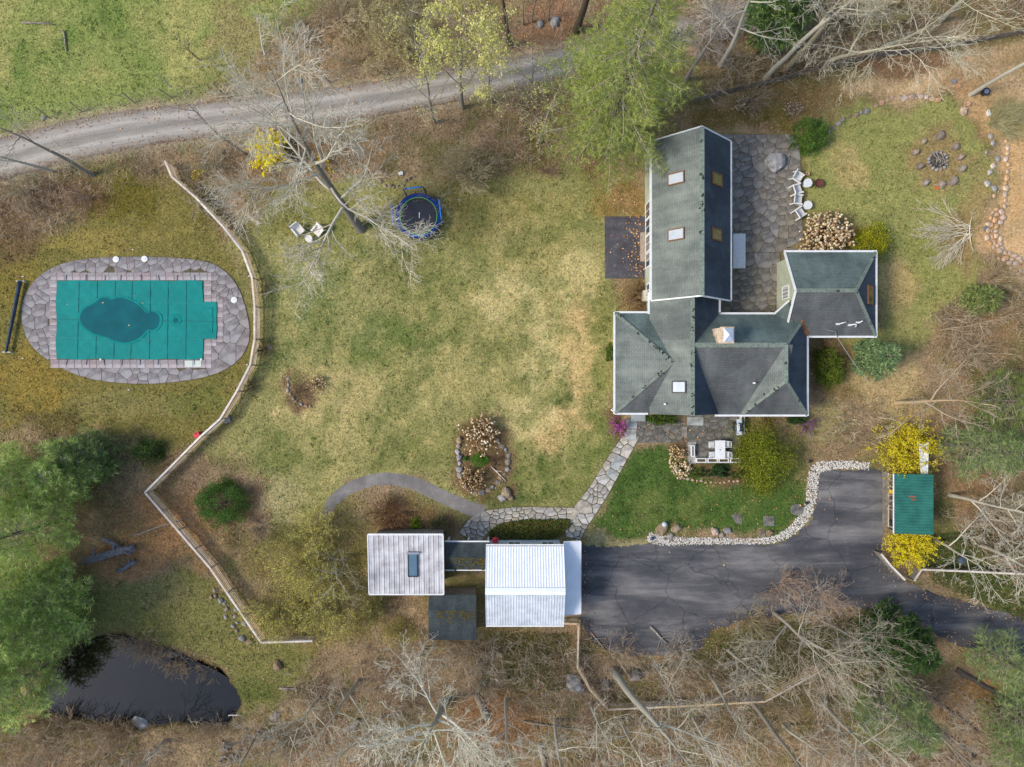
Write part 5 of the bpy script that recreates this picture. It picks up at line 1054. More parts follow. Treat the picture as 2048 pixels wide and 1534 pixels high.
# ------------------------------------------------------------------ garden seats and tables
def lounge_chair(px, py, rz, label, group):
    t = empty('garden_chair', P(px, py), label, 'chair', group, rz); m = M_CREAM     # faces +x
    MB().box((.02, 0, .36), (.62, .56, .05), 0, 0, .08).build('seat', M_CREAM, t)
    mb = MB(); mb.poly([(-.2, -.33, .36), (-.2, .33, .36), (-.46, .38, .95), (-.46, -.38, .95), (-.26, -.33, .34), (-.26, .33, .34), (-.53, .38, .93), (-.53, -.38, .93)], [(0, 1, 2, 3), (7, 6, 5, 4), (0, 4, 5, 1), (1, 5, 6, 2), (2, 6, 7, 3), (3, 7, 4, 0)]); mb.build('backrest', m, t)
    for s in (-1, 1):
        MB().poly([(-.4, s * .3, .62), (.34, s * .3, .56), (.38, s * .44, .55), (-.44, s * .42, .62), (-.4, s * .3, .57), (.34, s * .3, .51), (.38, s * .44, .5), (-.44, s * .42, .57)], [(0, 1, 2, 3), (7, 6, 5, 4), (0, 4, 5, 1), (1, 5, 6, 2), (2, 6, 7, 3), (3, 7, 4, 0)]).build('armrest', m, t)
        MB().beam((.3, s * .37, 0), (.3, s * .37, .52), .09, .07).build('leg', m, t); MB().beam((-.52, s * .36, 0), (-.34, s * .37, .58), .09, .07).build('leg', m, t); MB().box((0, s * .31, .42), (.6, .03, .2)).build('side_panel', m, t)
    return t
def round_table(px, py, r, h, label, group=None, m=None):
    t = empty('round_table', P(px, py), label, 'table', group); m = m or M_CREAM
    MB().lathe([(r * .96, h - .04), (r, h - .03), (r, h - .005), (r * .92, h), (r * .88, h - .006), (.0001, h - .006)], 28).build('tabletop', m, t); MB().tube([(0, 0, .04), (0, 0, h - .04)], .05, 10).build('pedestal', m, t); MB().lathe([(.26, 0), (.26, .03), (.06, .06), (.0001, .06)], 18).build('base', m, t)
    return t
g = 'garden chairs on the patio'
lounge_chair(1592, 358, -.55, 'cream garden chair at the top of the row of four on the patio', g); lounge_chair(1591, 381, .3, 'cream garden chair second from the top of the patio row', g); lounge_chair(1592, 402, -.1, 'cream garden chair third from the top of the patio row', g); lounge_chair(1596, 427, .6, 'cream garden chair at the bottom of the patio row, nearest the dried hydrangea', g)
round_table(1611, 369, .36, .5, 'upper of two round white side tables by the patio chairs', 'patio side tables', M_WHITEP); round_table(1611, 413, .36, .5, 'lower of two round white side tables by the patio chairs', 'patio side tables', M_WHITEP)
lounge_chair(600, 463, -.9, 'cream garden chair left of the small table under the maple', 'garden chairs under the maple'); lounge_chair(638, 464, -2.3, 'cream garden chair right of the small table under the maple', 'garden chairs under the maple'); round_table(620, 479, .3, .45, 'small round cream table between two chairs under the maple')
o = empty('fire_bowl', P(1634, 369), 'rusty brown round fire bowl on the lawn beside the patio', 'fire bowl'); RU = mat('rusted_iron', lin(104, 60, 46), .85, .35, 8, bmp=.3); MB().lathe([(.12, .12), (.34, .3), (.37, .42), (.34, .42), (.3, .32), (.0001, .24)], 22).build('bowl', RU, o)
for k in range(3): t = k * 2.1; MB().tube([(.2 * math.cos(t), .2 * math.sin(t), .2), (.3 * math.cos(t), .3 * math.sin(t), 0)], .025, 6).build('leg', RU, o)
o = empty('plant_pot', P(1613, 349), 'small clay pot by the topmost patio chair', 'pot'); MB().lathe([(.1, 0), (.16, .26), (.18, .28), (.14, .28), (.0001, .22)], 14).build('pot', mat('terracotta', lin(176, 140, 100), .8, .2, 6), o); MB().lathe([(.13, .22), (.0001, .25)], 10).build('soil', M_DARK, o)
o = empty('storage_chest', (PX(1476.5, .4), PY(503, .4), 0), 'long white storage chest against the shaded side of the long wing', 'chest'); MB().box((0, 0, .32), (.95, 2.75, .62)).build('body', M_WHITEP, o); MB().box((-.1, 0, .67), (.82, 2.84, .07)).build('lid', M_WHITEP, o); MB().box((.42, 0, .65), (.18, 2.84, .05)).build('lid', M_WHITEP, o); MB().box((.5, 0, .6), (.03, .3, .05)).build('handle', M_DARK, o)

# ------------------------------------------------------------------ terrace: planters, dining set, grill
def planter(px, py, w, l, z, label, group='white framed planter boxes on the terrace'):
    t = empty('planter_box', P(px, py), label, 'planter', group); b = .07; mb = MB(); h = .45
    for cx_, cy_, sx, sy in ((0, l / 2, w, b), (0, -l / 2, w, b), (-w / 2 + b / 2, 0, b, l - b), (w / 2 - b / 2, 0, b, l - b)): mb.box((cx_, cy_, z + h / 2), (sx, sy, h))
    mb.build('frame', M_WHITE, t); MB().box((0, 0, z + h * .42), (w - b, l - b, h * .8)).build('soil', mat('planter_soil', lin(92, 74, 44), .95, .35, 9, bmp=.5), t)
for i, x in enumerate((1399.5, 1422, 1444, 1467)): planter(x, 919.5, .84, .3, .06, 'white framed planter, %s of the row along the terrace edge' % ('first from the left', 'second from the left', 'third from the left', 'last, half under the green shrub')[i])
planter(1383, 901, .28, .88, .06, 'white framed planter box on the left terrace wall'); planter(1482, 837, .3, .66, .06, 'white framed planter box above the other beside the grill'); planter(1482, 855, .28, .85, .06, 'white framed planter box right behind the grill')
slab_px('terrace_wall', [(1375, 883), (1391, 883), (1391, 927), (1375, 927)], 0, .14, M_ROCKG, 'low grey stone wall along the left of the terrace', 'wall'); slab_px('terrace_wall', [(1391, 914.5), (1478, 914.5), (1478, 926), (1391, 926)], 0, .13, M_ROCKG, 'low grey stone wall along the lower edge of the terrace', 'wall')
st = empty('wooden_step', P(1368, 863), 'weathered wooden step up to the terrace from the flagstone walk', 'step')
for k in range(3): MB().box((-.14 + k * .15, 0, .1), (.14, .85, .05)).build('plank', M_OLDW, st)
MB().box((0, .35, .04), (.4, .06, .08)).build('bearer', M_OLDW, st); MB().box((0, -.35, .04), (.4, .06, .08)).build('bearer', M_OLDW, st)
slab_px('door_slab', [(1374, 834), (1407, 834), (1406, 851), (1374, 850)], .05, .13, M_SLAB, 'large pale door slab at the top left of the terrace', 'slab')
MET = M_WHITE; tb = empty('dining_table', P(1435, 898), 'white rectangular dining table on the terrace', 'table'); MB().prism([(-.42, -.78), (.42, -.78), (.42, .78), (-.42, .78)], .7, .74, .01).build('tabletop', MET, tb); MB().lathe([(.04, .74), (.05, .75), (.0001, .75)], 10).build('umbrella_hole', M_DARK, tb)
for i in (-1, 1):
    for j in (-1, 1): MB().beam((i * .36, j * .7, .08), (i * .36, j * .7, .7), .05, .05).build('leg', MET, tb)
def dining_chair(px, py, rz, label):
    t = empty('dining_chair', P(px, py), label, 'chair', 'white dining chairs on the terrace', rz)   # faces +x
    MB().box((0, 0, .5), (.46, .46, .03)).build('seat', MET, t); mb = MB(); mb.tube([(-.24, -.22, .5), (-.3, -.22, .98), (-.31, 0, 1.0), (-.3, .22, .98), (-.24, .22, .5)], .02, 6)
    for k in range(4): mb.beam((-.255, -.12 + k * .08, .52), (-.3, -.12 + k * .08, .97), .02, .015)
    mb.build('backrest', MET, t)
    for i in (-1, 1):
        MB().tube([(-.27, i * .24, .72), (.0, i * .26, .74), (.2, i * .25, .7), (.22, i * .24, .5)], .018, 6).build('armrest', MET, t)
        for j in (-.2, .2): MB().tube([(j, i * .21, .07), (j, i * .21, .5)], .018, 6).build('leg', MET, t)
dining_chair(1419.5, 888, 0, 'white dining chair left of the table, nearer the house'); dining_chair(1420, 908, 0, 'white dining chair left of the table, farther from the house'); dining_chair(1448, 887, 3.14, 'white dining chair right of the table, nearer the house'); dining_chair(1449, 908, 3.14, 'white dining chair right of the table, farther from the house')
gl = empty('grill', P(1471, 853), 'steel gas grill with side shelves between planters on the terrace', 'grill'); LID = mat('grill_lid', lin(70, 84, 104), .3, .2, 3, metal=.6)
MB().box((0, 0, .55), (.55, .66, .8)).build('cart', M_DARK, gl)
mb = MB(); pr = [(-.28 + .04, .95), (-.24, 1.08), (-.1, 1.18), (.12, 1.18), (.26, 1.08), (.28, .95)]; mb.poly([(x, -.33, z) for x, z in pr] + [(x, .33, z) for x, z in pr], [(i, i + 1, 7 + i, 6 + i) for i in range(5)] + [(5, 4, 3, 2, 1, 0), (6, 7, 8, 9, 10, 11), (0, 6, 11, 5)]); mb.build('lid', LID, gl)
MB().box((-.12, 0, 1.2), (.16, .5, .02)).build('lid_badge', mat('cream_enamel', lin(226, 214, 196), .4, .1, 4), gl)
for s in (-1, 1): MB().box((.0, s * .5, .95), (.44, .3, .04)).build('side_shelf', mat('shelf_steel', (.62, .68, .74), .35, .1, 3), gl)
MB().tube([(-.34, -.28, 1.05), (-.36, 0, 1.06), (-.34, .28, 1.05)], .02, 6).build('handle', M_STEEL, gl)
for i in (-1, 1):
    for j in (-1, 1): MB().tube([(i * .22 - .03, j * .28, .1), (i * .22 + .03, j * .28, .1)], .08, 10).build('wheel', M_DARK, gl)

# ------------------------------------------------------------------ trampoline
tr = empty('trampoline', P(840, 437), 'round trampoline with blue pad and blue safety arches on the lawn', 'trampoline'); BLU = mat('blue_pad', lin(10, 50, 124), .55, .25, 3); LB = mat('light_blue_foam', lin(30, 130, 214), .5, .15, 3)
MB().lathe([(0.0001, .80), (1.5, .82), (1.5, .81), (.0001, .79)], 40).build('jumping_mat', mat('black_mesh', lin(44, 46, 56), .6, .15, 5), tr)
MB().lathe([(1.52, .86), (1.54, .9), (1.86, .89), (1.9, .84), (1.86, .8), (1.54, .82), (1.52, .86)], 44, cap=False).build('spring_pad', BLU, tr)
mb = MB(); mb.tube([(1.52 * math.cos(t), 1.52 * math.sin(t), .905) for t in np.linspace(0, 6.2832, 49)], .028, 6); mb.build('edge_piping', mat('lime_piping', lin(110, 190, 80), .5, .1, 4), tr)
mb = MB(); mb.box((.06, .08, .835), (.06, .46, .012)); mb.box((.06, .18, .843), (.1, .06, .008)); mb.build('printed_mark', M_WHITEP, tr)
for k in range(4):
    a0 = k * math.pi / 2 + .12
    mb = MB(); mb.tube([(1.88 * math.cos(a0 - .3), 1.88 * math.sin(a0 - .3), .8), (1.9 * math.cos(a0 - .3), 1.9 * math.sin(a0 - .3), .02), (1.9 * math.cos(a0 + .3), 1.9 * math.sin(a0 + .3), .02), (1.88 * math.cos(a0 + .3), 1.88 * math.sin(a0 + .3), .8)], .03, 8); mb.build('leg', M_STEEL, tr)
    s = .42; A = V((1.98 * math.cos(a0 - s), 1.98 * math.sin(a0 - s), .5)); B = V((1.98 * math.cos(a0 + s), 1.98 * math.sin(a0 + s), .5)); up = V((math.cos(a0) * .12, math.sin(a0) * .12, 1.75))
    mb = MB(); mb.tube([A, A + up * .93, A.lerp(B, .06) + up, A.lerp(B, .94) + up, B + up * .93, B], .05, 8); mb.build('safety_arch', BLU if k % 2 else LB, tr); mb = MB(); mb.tube([A.lerp(B, .04) + up * .985, A.lerp(B, .5) + up * 1.02, A.lerp(B, .96) + up * .985], .056, 8); mb.build('arch_sleeve', LB, tr)
mb = MB()
for k in range(48):
    t = k / 48 * 6.2832; mb.beam((1.9 * math.cos(t), 1.9 * math.sin(t), .9), (1.98 * math.cos(t), 1.98 * math.sin(t), 2.1), .008, .008)
for z in np.linspace(1.0, 2.1, 9): mb.tube([((1.9 + .07 * (z - .9)) * math.cos(t), (1.9 + .07 * (z - .9)) * math.sin(t), z) for t in np.linspace(0, 6.2832, 33)], .005, 3, False)
mb.build('safety_net', M_DARK, tr)['kind'] = 'stuff'

# ------------------------------------------------------------------ odds and ends
o = empty('red_crate', P(397, 869), 'red plastic crate on the pool side of the fence', 'crate', None, .5); RD = mat('red_plastic', lin(214, 36, 52), .45, .15, 4); MB().box((0, 0, .18), (.42, .36, .34)).build('body', RD, o); MB().box((0, 0, .37), (.48, .42, .04)).build('lid', RD, o); MB().box((.0, .12, .4), (.2, .08, .04)).build('handle', M_DARK, o)
o = slab_px('gate_step', [(446, 836), (458, 830), (463, 842), (452, 848)], 0, .16, mat('step_stone', lin(150, 146, 140), .8, .15, 4), 'grey slab step outside the pool fence bend', 'step')
slab_px('paver_block', [(536, 692), (543, 690), (545, 697), (538, 699)], 0, .12, mat('step_stone', lin(150, 146, 140), .8, .15, 4), 'small grey block on the lawn right of the pool fence', 'block')
o = MB().box((0, 0, .1), (.34, .22, .18), .2).box((0, 0, .2), (.38, .26, .03), .2).build('white_box', M_WHITEP); o.location = P(802, 348); tag(o, 'small white box in the leaf bed above the trampoline', 'box')
fp = empty('fire_barrel', P(1911, 1116, 0), 'dark kettle grill standing in the grass right of the lower forsythia', 'kettle grill'); MB().lathe([(.05, .5), (.26, .55), (.34, .75), (.3, .92), (.1, 1.02), (.0001, 1.03)], 20).build('kettle', mat('kettle', lin(70, 80, 92), .4, .2, 4), fp)
for k in range(3): t = k * 2.1; MB().tube([(.15 * math.cos(t), .15 * math.sin(t), .6), (.3 * math.cos(t), .3 * math.sin(t), 0)], .02, 6).build('leg', M_DARK, fp)
o = empty('black_bucket', P(1966, 187), 'black bucket with grey lid on the wood chips at the upper right', 'bucket'); MB().lathe([(.22, 0), (.3, .4), (.32, .42), (.28, .42), (.0001, .4)], 18).build('body', M_DARK, o); MB().lathe([(.2, .42), (.2, .46), (.0001, .47)], 14).build('lid', M_STEEL, o)
o = MB().box((0, 0, .12), (.22, .42, .2), .3).box((0, .25, .1), (.1, .16, .12), .3).build('white_jug', M_WHITEP); o.location = P(1975, 228); tag(o, 'white jug lying on the chips below the black bucket', 'jug')
o = MB().box((0, 0, .04), (.3, .6, .06), -.4).box((.05, .2, .09), (.16, .2, .05), -.4).build('grey_tray', M_STEEL); o.location = P(1972, 456); tag(o, 'grey metal tray beside the tumbled stone band', 'tray')
# ------------------------------------------------------------------ plants: branch skeletons turned into tubes
def seg_mesh(name, segs, sides, m, col, jit=.18, seed=0):
    """segs: rows of x0 y0 z0 x1 y1 z1 r0 r1"""
    A = np.asarray(segs, float).reshape(-1, 8); n = len(A); a = A[:, :3]; b = A[:, 3:6]; d = b - a; L = np.linalg.norm(d, axis=1, keepdims=True) + 1e-9; d = d / L
    b = b + d * np.minimum(A[:, 7:8] * .5, .03)
    ref = np.where(np.abs(d[:, 2:3]) > .9, [[1., 0, 0]], [[0, 0, 1.]]); sx = np.cross(d, ref); sx /= np.linalg.norm(sx, axis=1, keepdims=True); sy = np.cross(d, sx)
    t = np.arange(sides) * 2 * np.pi / sides; ring = sx[:, None] * np.cos(t)[None, :, None] + sy[:, None] * np.sin(t)[None, :, None]
    v = np.concatenate([a[:, None] + ring * A[:, 6][:, None, None], b[:, None] + ring * A[:, 7][:, None, None]], 1).reshape(-1, 3)
    k = np.arange(sides); k2 = (k + 1) % sides; f = np.stack([k, k2, k2 + sides, k + sides], -1); f = (f[None] + (np.arange(n) * 2 * sides)[:, None, None]).reshape(-1, 4)
    r = np.random.RandomState(seed + 1); c = np.asarray(col)[None] * (1 + (r.rand(n, 1) - .5) * 2 * jit); return np_mesh(name, v, f, m, np.repeat(np.clip(c, 0, 1), 2 * sides, 0), sides > 4)
def leaf_mesh(name, pts, size, cols, m, seed=0, up=.4, aspect=.55, tri=False, dirs=None, squash=1.0):
    """small leaf faces at pts"""
    r = np.random.RandomState(seed); n = len(pts); pts = np.asarray(pts, float)
    nrm = r.randn(n, 3); nrm[:, 2] = np.abs(nrm[:, 2]) + up * 2; nrm /= np.linalg.norm(nrm, axis=1, keepdims=True)
    t = r.randn(n, 3) if dirs is None else np.asarray(dirs) + r.randn(n, 3) * .25; t -= nrm * (t * nrm).sum(1, keepdims=True); t /= np.linalg.norm(t, axis=1, keepdims=True) + 1e-9; u = np.cross(nrm, t)
    s = (size * r.uniform(.6, 1.35, n))[:, None]; k = s * aspect * .5
    if tri: v = np.stack([pts - u * k, pts + u * k, pts + t * s], 1); f = np.arange(n * 3).reshape(-1, 3); w = 3
    else: v = np.stack([pts - t * s * .5, pts - u * k, pts + t * s * .5, pts + u * k], 1); f = np.arange(n * 4).reshape(-1, 4); w = 4
    return np_mesh(name, v.reshape(-1, 3), f, m, np.repeat(np.asarray(cols), w, 0))
def palette(n, cols, r, jit=.2):
    cs = np.array([lin(*c) for c in cols]) * 1.12; k = cs[r.randint(0, len(cs), n)]; return np.clip(k * (1 + (r.rand(n, 1) - .5) * 2 * jit), 0, 1)
UP = V((0, 0, 1))
def perp(d, r):
    a = V((r.gauss(0, 1), r.gauss(0, 1), r.gauss(0, 1))); a -= d * a.dot(d); return a.normalized()
SEG = {1: .8, 2: .55, 3: .4, 4: .3, 5: .25}
def branch(out, tips, p, d, L, r, lvl, R, maxl, twig, wob=.16, trop=.05, spc=None, minz=.15, ang=(.5, 1.0)):
    st = SEG[min(lvl, 5)]; n = max(2, int(L / st)); h = L / n; pts = [p.copy()]
    for i in range(n):
        d = (d + V((R.gauss(0, wob), R.gauss(0, wob), R.gauss(0, wob) * .7 + trop))).normalized()
        if p.z < minz and d.z < 0: d.z = abs(d.z) * .3
        q = p + d * h; ra = max(twig, r * (1 - .8 * i / n)); rb = max(twig * .8, r * (1 - .8 * (i + 1) / n)); out.append((p.x, p.y, p.z, q.x, q.y, q.z, ra, rb)); p = q; pts.append(p)
    if lvl >= maxl or L < .55: tips.append((p, d))
    if lvl >= maxl: return
    spc = spc or {1: .5, 2: .34, 3: .27, 4: .25}; k = max((5, 5, 4, 2, 1)[min(lvl, 4)], int(L / spc[lvl]))
    for j in range(k):
        t = .18 + .82 * (j + R.random()) / k; i = min(n - 1, int(t * n)); b = pts[i].lerp(pts[i + 1], t * n - i); dd = (pts[i + 1] - pts[i]).normalized(); a = R.uniform(*ang)
        nd = dd * math.cos(a) + perp(dd, R) * math.sin(a); nl = L * R.uniform(.32, .58) * (1.1 - .55 * t)
        if nl > .18: branch(out, tips, b, nd, nl, max(twig, r * (1 - .75 * t) * .52), lvl + 1, R, maxl, twig, wob, trop, spc, minz, ang)
BARK_P, BARK_G, BARK_D = lin(204, 195, 174), lin(164, 154, 136), lin(112, 101, 88)
def tree_skeleton(seed, H, spread, fork=.3, r0=.24, lean=(0, 0), nlimb=7, maxl=4, twig=.012, dirs=None, elev=(.35, 1.0)):
    R = random.Random(seed); trunk = []; out = []; tips = []; n = 9; p = V((0, 0, -.1)); d = V((lean[0] / H, lean[1] / H, 1)).normalized(); pts = [p.copy()]; rad = []
    for i in range(n):
        d = (d + V((R.gauss(0, .05), R.gauss(0, .05), .03)) + V((lean[0] / H, lean[1] / H, 0)) * .15).normalized(); q = p + d * H * .92 / n
        f = lambda k: r0 * (1.25 if k == 0 else 1) * max(.06, (1 - k / n) ** (1.0 if k / n > fork else .55)); trunk.append((p.x, p.y, p.z, q.x, q.y, q.z, f(i), f(i + 1))); p = q; pts.append(p); rad.append(f(i))
    az = R.uniform(0, 6.28); marks = []
    for j in range(nlimb):
        marks.append(len(out))
        t = fork + (.93 - fork) * (j / nlimb) ** .9 * R.uniform(.9, 1.08); t = min(t, .95); i = min(n - 1, int(t * n)); b = pts[i].lerp(pts[i + 1], t * n - i); az += 2.4 + R.gauss(0, .3); e = R.uniform(*elev)
        nd = V((math.cos(az) * math.cos(e), math.sin(az) * math.cos(e), math.sin(e))); L = spread * R.uniform(.8, 1.15) * (1 - .5 * max(0, (t - fork) / (1 - fork)))
        branch(out, tips, b, nd, L, max(.03, rad[i] * R.uniform(.4, .58)), 1, R, maxl, twig, .11, .03)
    marks.append(len(out)); branch(out, tips, p, d, H * .14, .05, 2, R, maxl, twig)
    return trunk, out, tips, marks
def place(root, loc, rz=0): root.location = loc; root.rotation_euler = (0, 0, rz); return root
def bare_tree(px, py, H, spread, label, seed, fork=.3, r0=.24, lean=(0, 0), nlimb=7, maxl=4, twig=.013, bark=BARK_P, tbark=None, buds=None, nb=2, bsize=.09, name='bare_tree', group=None, elev=(.35, 1.0)):
    p = P(px, py); t = empty(name, (p.x, p.y, gz(p.x, p.y)), label, 'tree', group)
    tk, out, tips, marks = tree_skeleton(seed, H, spread, fork, r0, lean, nlimb, maxl, twig, elev=elev)
    link('trunk', seg_mesh('trunk', tk, 10, M_BARK, tbark or tuple(x * .72 for x in bark), .08, seed), t)
    A = np.array(out); thick = A[:, 6] > .035
    o = link('crown' if not buds else 'branches', seg_mesh('crown', A[~thick], 3, M_BARK, bark, .25, seed), t)
    o['kind'] = 'stuff'
    for a, b in zip(marks, marks[1:] + [len(A)]):
        if thick[a:b].any(): link('limb', seg_mesh('limb', A[a:b][thick[a:b]], 7, M_BARK, tuple(x * .9 for x in bark), .15, seed), t)
    if buds and tips:
        r = np.random.RandomState(seed); T = np.array([tuple(q) for q, _ in tips]); T = np.repeat(T, nb, 0); T = T + r.randn(len(T), 3) * .14
        link('crown', leaf_mesh('crown', T, bsize, palette(len(T), buds, r, .25), M_LEAF, seed, .3), t)['kind'] = 'stuff'
    return t
# ------------------------------------------------------------------ conifers
def pine(px, py, H, Rm, label, seed, cols, z0=.12, lean=(0, 0), dens=1.0, droop=.25, tuft=.34, name='pine_tree', tk=None, group=None, prof=.75, wid=.1, nt_=6, gapz=1.0):
    R = random.Random(seed); r = np.random.RandomState(seed); p = P(px, py); t = empty(name, (p.x, p.y, gz(p.x, p.y)), label, 'tree', group); segs = []; tips = []; dirs = []
    ax = lambda z: V((lean[0] * z / H, lean[1] * z / H, z)); z = H * z0; az = R.uniform(0, 6)
    while z < H * .97:
        f = (z / H - z0) / (1 - z0); L0 = Rm * (1 - f) ** prof * (.55 + .45 * min(1, f / .15 + .4)) + .25
        for k in range(R.choice((3, 4, 4, 5))):
            az += 1.4 + R.gauss(0, .5); L = L0 * R.uniform(.65, 1.12); o = ax(z + R.uniform(-.2, .2)); d = V((math.cos(az), math.sin(az), .22 * f + .1 - droop * .3)); n = max(3, int(L / .5)); q = o.copy(); prev = q
            for i in range(n):
                d = (d + V((R.gauss(0, .07), R.gauss(0, .07), -droop * .12 + .1 * i / n))).normalized(); q = prev + d * L / n; w = .03 * (1 - i / n) * L / 3 + .012; segs.append((*prev, *q, w * 1.2, w))
                if i >= 1 or n < 4:
                    for s in (-1, 1):
                        sl = L * .34 * (1.05 - i / n) * R.uniform(.6, 1.2) + .18; sd = (d * .75 + V((-d.y, d.x, .05)) * s * R.uniform(.6, 1.1)).normalized(); e = q + sd * sl; segs.append((*q, *e, .014, .008)); m_ = max(2, int(sl / (.2 / dens)))
                        for j in range(m_): tips.append(tuple(q.lerp(e, (j + .7) / m_))); dirs.append(tuple(sd + UP * .25))
                prev = q
            tips.append(tuple(q)); dirs.append(tuple(d + UP * .2))
        z += R.uniform(.28, .42) * max(.6, H / 16) * gapz
    tr_ = [(*ax(H * i / 8 - (.1 if i == 0 else 0)), *ax(H * (i + 1) / 8), (tk or H * .016) * (1 - i / 8.6), (tk or H * .016) * (1 - (i + 1) / 8.6)) for i in range(8)]
    link('trunk', seg_mesh('trunk', tr_, 9, M_BARK, lin(104, 90, 76), .1, seed), t); link('branches', seg_mesh('branches', segs, 3, M_BARK, lin(168, 156, 136), .25, seed), t)['kind'] = 'stuff'
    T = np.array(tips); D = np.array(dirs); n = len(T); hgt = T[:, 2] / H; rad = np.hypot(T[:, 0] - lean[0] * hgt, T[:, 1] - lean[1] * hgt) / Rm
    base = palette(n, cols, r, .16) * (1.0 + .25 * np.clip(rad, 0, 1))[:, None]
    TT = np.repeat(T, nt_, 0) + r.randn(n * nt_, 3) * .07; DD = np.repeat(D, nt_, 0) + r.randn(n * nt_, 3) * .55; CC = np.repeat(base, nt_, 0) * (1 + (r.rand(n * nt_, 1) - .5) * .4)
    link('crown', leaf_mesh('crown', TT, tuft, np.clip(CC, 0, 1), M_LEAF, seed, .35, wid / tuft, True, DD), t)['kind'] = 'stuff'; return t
# ------------------------------------------------------------------ shrubs
def shrub(px, py, rx, ry, h, label, seed, cols, n=5000, leaf=.09, clumps=60, name='shrub', cat='shrub', group=None, spiky=False, stems=True, z0=.0, core=.15, rz=0, aspect=.55, lump=.22, tri=False):
    r = np.random.RandomState(seed); p = P(px, py); t = empty(name, (p.x, p.y, gz(p.x, p.y)), label, cat, group, rz)
    c = r.randn(clumps, 3); c[:, 2] = np.abs(c[:, 2]); c /= np.linalg.norm(c, axis=1, keepdims=True); rad = r.uniform(core, 1, clumps) ** .35; c = c * rad[:, None] * (1 - lump * .5 + r.uniform(-lump, lump, (clumps, 1)))
    k = r.randint(0, clumps, n); off = r.randn(n, 3); off /= np.linalg.norm(off, axis=1, keepdims=True); cs = r.uniform(.7, 1.35, clumps) * lump * 1.25
    q = c[k] + off * (cs[k] * r.rand(n) ** .4)[:, None]; q[:, 2] = np.abs(q[:, 2]); pts = q * np.array([rx, ry, h]) * .95; pts[:, 2] += z0 + .05
    tone = r.uniform(.72, 1.25, clumps)[k][:, None]; col = np.clip(palette(n, cols, r, .22) * tone, 0, 1)
    dirs = (q * np.array([.6, .6, .25]) + r.randn(n, 3) * np.array([.6, .6, .25])) if spiky else None
    link('foliage', leaf_mesh('foliage', pts, leaf, col, M_LEAF, seed, .25, aspect, tri, dirs), t)['kind'] = 'stuff'
    if stems:
        R = random.Random(seed); out = []; tips = []
        for j in range(9): a = R.uniform(0, 6.28); e = R.uniform(.6, 1.4); branch(out, tips, V((R.uniform(-.1, .1), R.uniform(-.1, .1), 0)), V((math.cos(a) * math.cos(e) * rx / h, math.sin(a) * math.cos(e) * ry / h, math.sin(e))).normalized(), min(rx, h) * .9, .025, 3, R, 4, .01)
        link('stems', seg_mesh('stems', out, 4, M_BARK, BARK_D, .2, seed), t)['kind'] = 'stuff'
    return t
def stem_shrub(px, py, r_, h, label, seed, n=40, col=BARK_P, buds=None, nb=3, bsize=.08, maxl=4, name='bare_shrub', lean=(0, 0), elev=(.35, 1.35), group=None, cat='shrub', twig=.011, heads=None, headr=.085, flowers=None, base_r=.25, wob=.14, trop=.03):
    """many stems from the ground; buds = leaf colours, heads = dried flower heads"""
    R = random.Random(seed); p = P(px, py); t = empty(name, (p.x, p.y, gz(p.x, p.y)), label, cat, group); out = []; tips = []
    for j in range(n):
        a = R.uniform(0, 6.28); e = R.uniform(*elev); d = V((math.cos(a) * math.cos(e) * r_ / max(h, .4) + lean[0], math.sin(a) * math.cos(e) * r_ / max(h, .4) + lean[1], math.sin(e))).normalized(); L = R.uniform(.75, 1.1) / math.sqrt((d.x ** 2 + d.y ** 2) / r_ ** 2 + d.z ** 2 / h ** 2)
        branch(out, tips, V((math.cos(a) * base_r * R.random(), math.sin(a) * base_r * R.random(), 0)), d, L, .012 + .006 * L, maxl - 2 if maxl > 2 else 1, R, maxl, twig, wob, trop, None, .1, (.35, .75))
    link('stems', seg_mesh('stems', out, 3, M_BARK, col, .28, seed), t)['kind'] = 'stuff'; r = np.random.RandomState(seed)
    if buds: T = np.repeat(np.array([tuple(q) for q, _ in tips]), nb, 0); T = T + r.randn(*T.shape) * .11; link('foliage', leaf_mesh('foliage', T, bsize, palette(len(T), buds, r, .25), M_LEAF, seed, .3), t)['kind'] = 'stuff'
    if flowers:                                           # blossoms strung along the outer stems
        A = np.array(out); k = r.randint(0, len(A), flowers[0]); f = r.rand(flowers[0], 1); T = A[k, :3] * (1 - f) + A[k, 3:6] * f; keep_ = (np.hypot(T[:, 0], T[:, 1]) / r_ + T[:, 2] / h) > flowers[2]; T = T[keep_] + r.randn(keep_.sum(), 3) * .05
        link('blossom', leaf_mesh('blossom', T, bsize, palette(len(T), flowers[1], r, .18), M_LEAF, seed + 1, .4, .8), t)['kind'] = 'stuff'
    if heads:
        T = np.array([tuple(q) for q, _ in tips]); T = T[T[:, 2] > h * .25]; T = T[r.permutation(len(T))[:heads[0]]]; oc = np.array([(1, 0, 0), (.31, .95, 0), (-.81, .59, 0), (-.81, -.59, 0), (.31, -.95, 0), (0, 0, .8), (0, 0, -.6)]); of = np.array([(0, 1, 5), (1, 2, 5), (2, 3, 5), (3, 4, 5), (4, 0, 5), (1, 0, 6), (2, 1, 6), (3, 2, 6), (4, 3, 6), (0, 4, 6)]); n_ = len(T)
        s = headr * r.uniform(.7, 1.35, (n_, 1, 1)); v = (T[:, None] + oc[None] * s + r.randn(n_, 7, 3) * .012).reshape(-1, 3); f = (of[None] + (np.arange(n_) * 7)[:, None, None]).reshape(-1, 3); link('flower_heads', np_mesh('flower_heads', v, f, M_LITTER, np.repeat(palette(n_, heads[1], r, .2), 7, 0)), t)['kind'] = 'stuff'
    return t
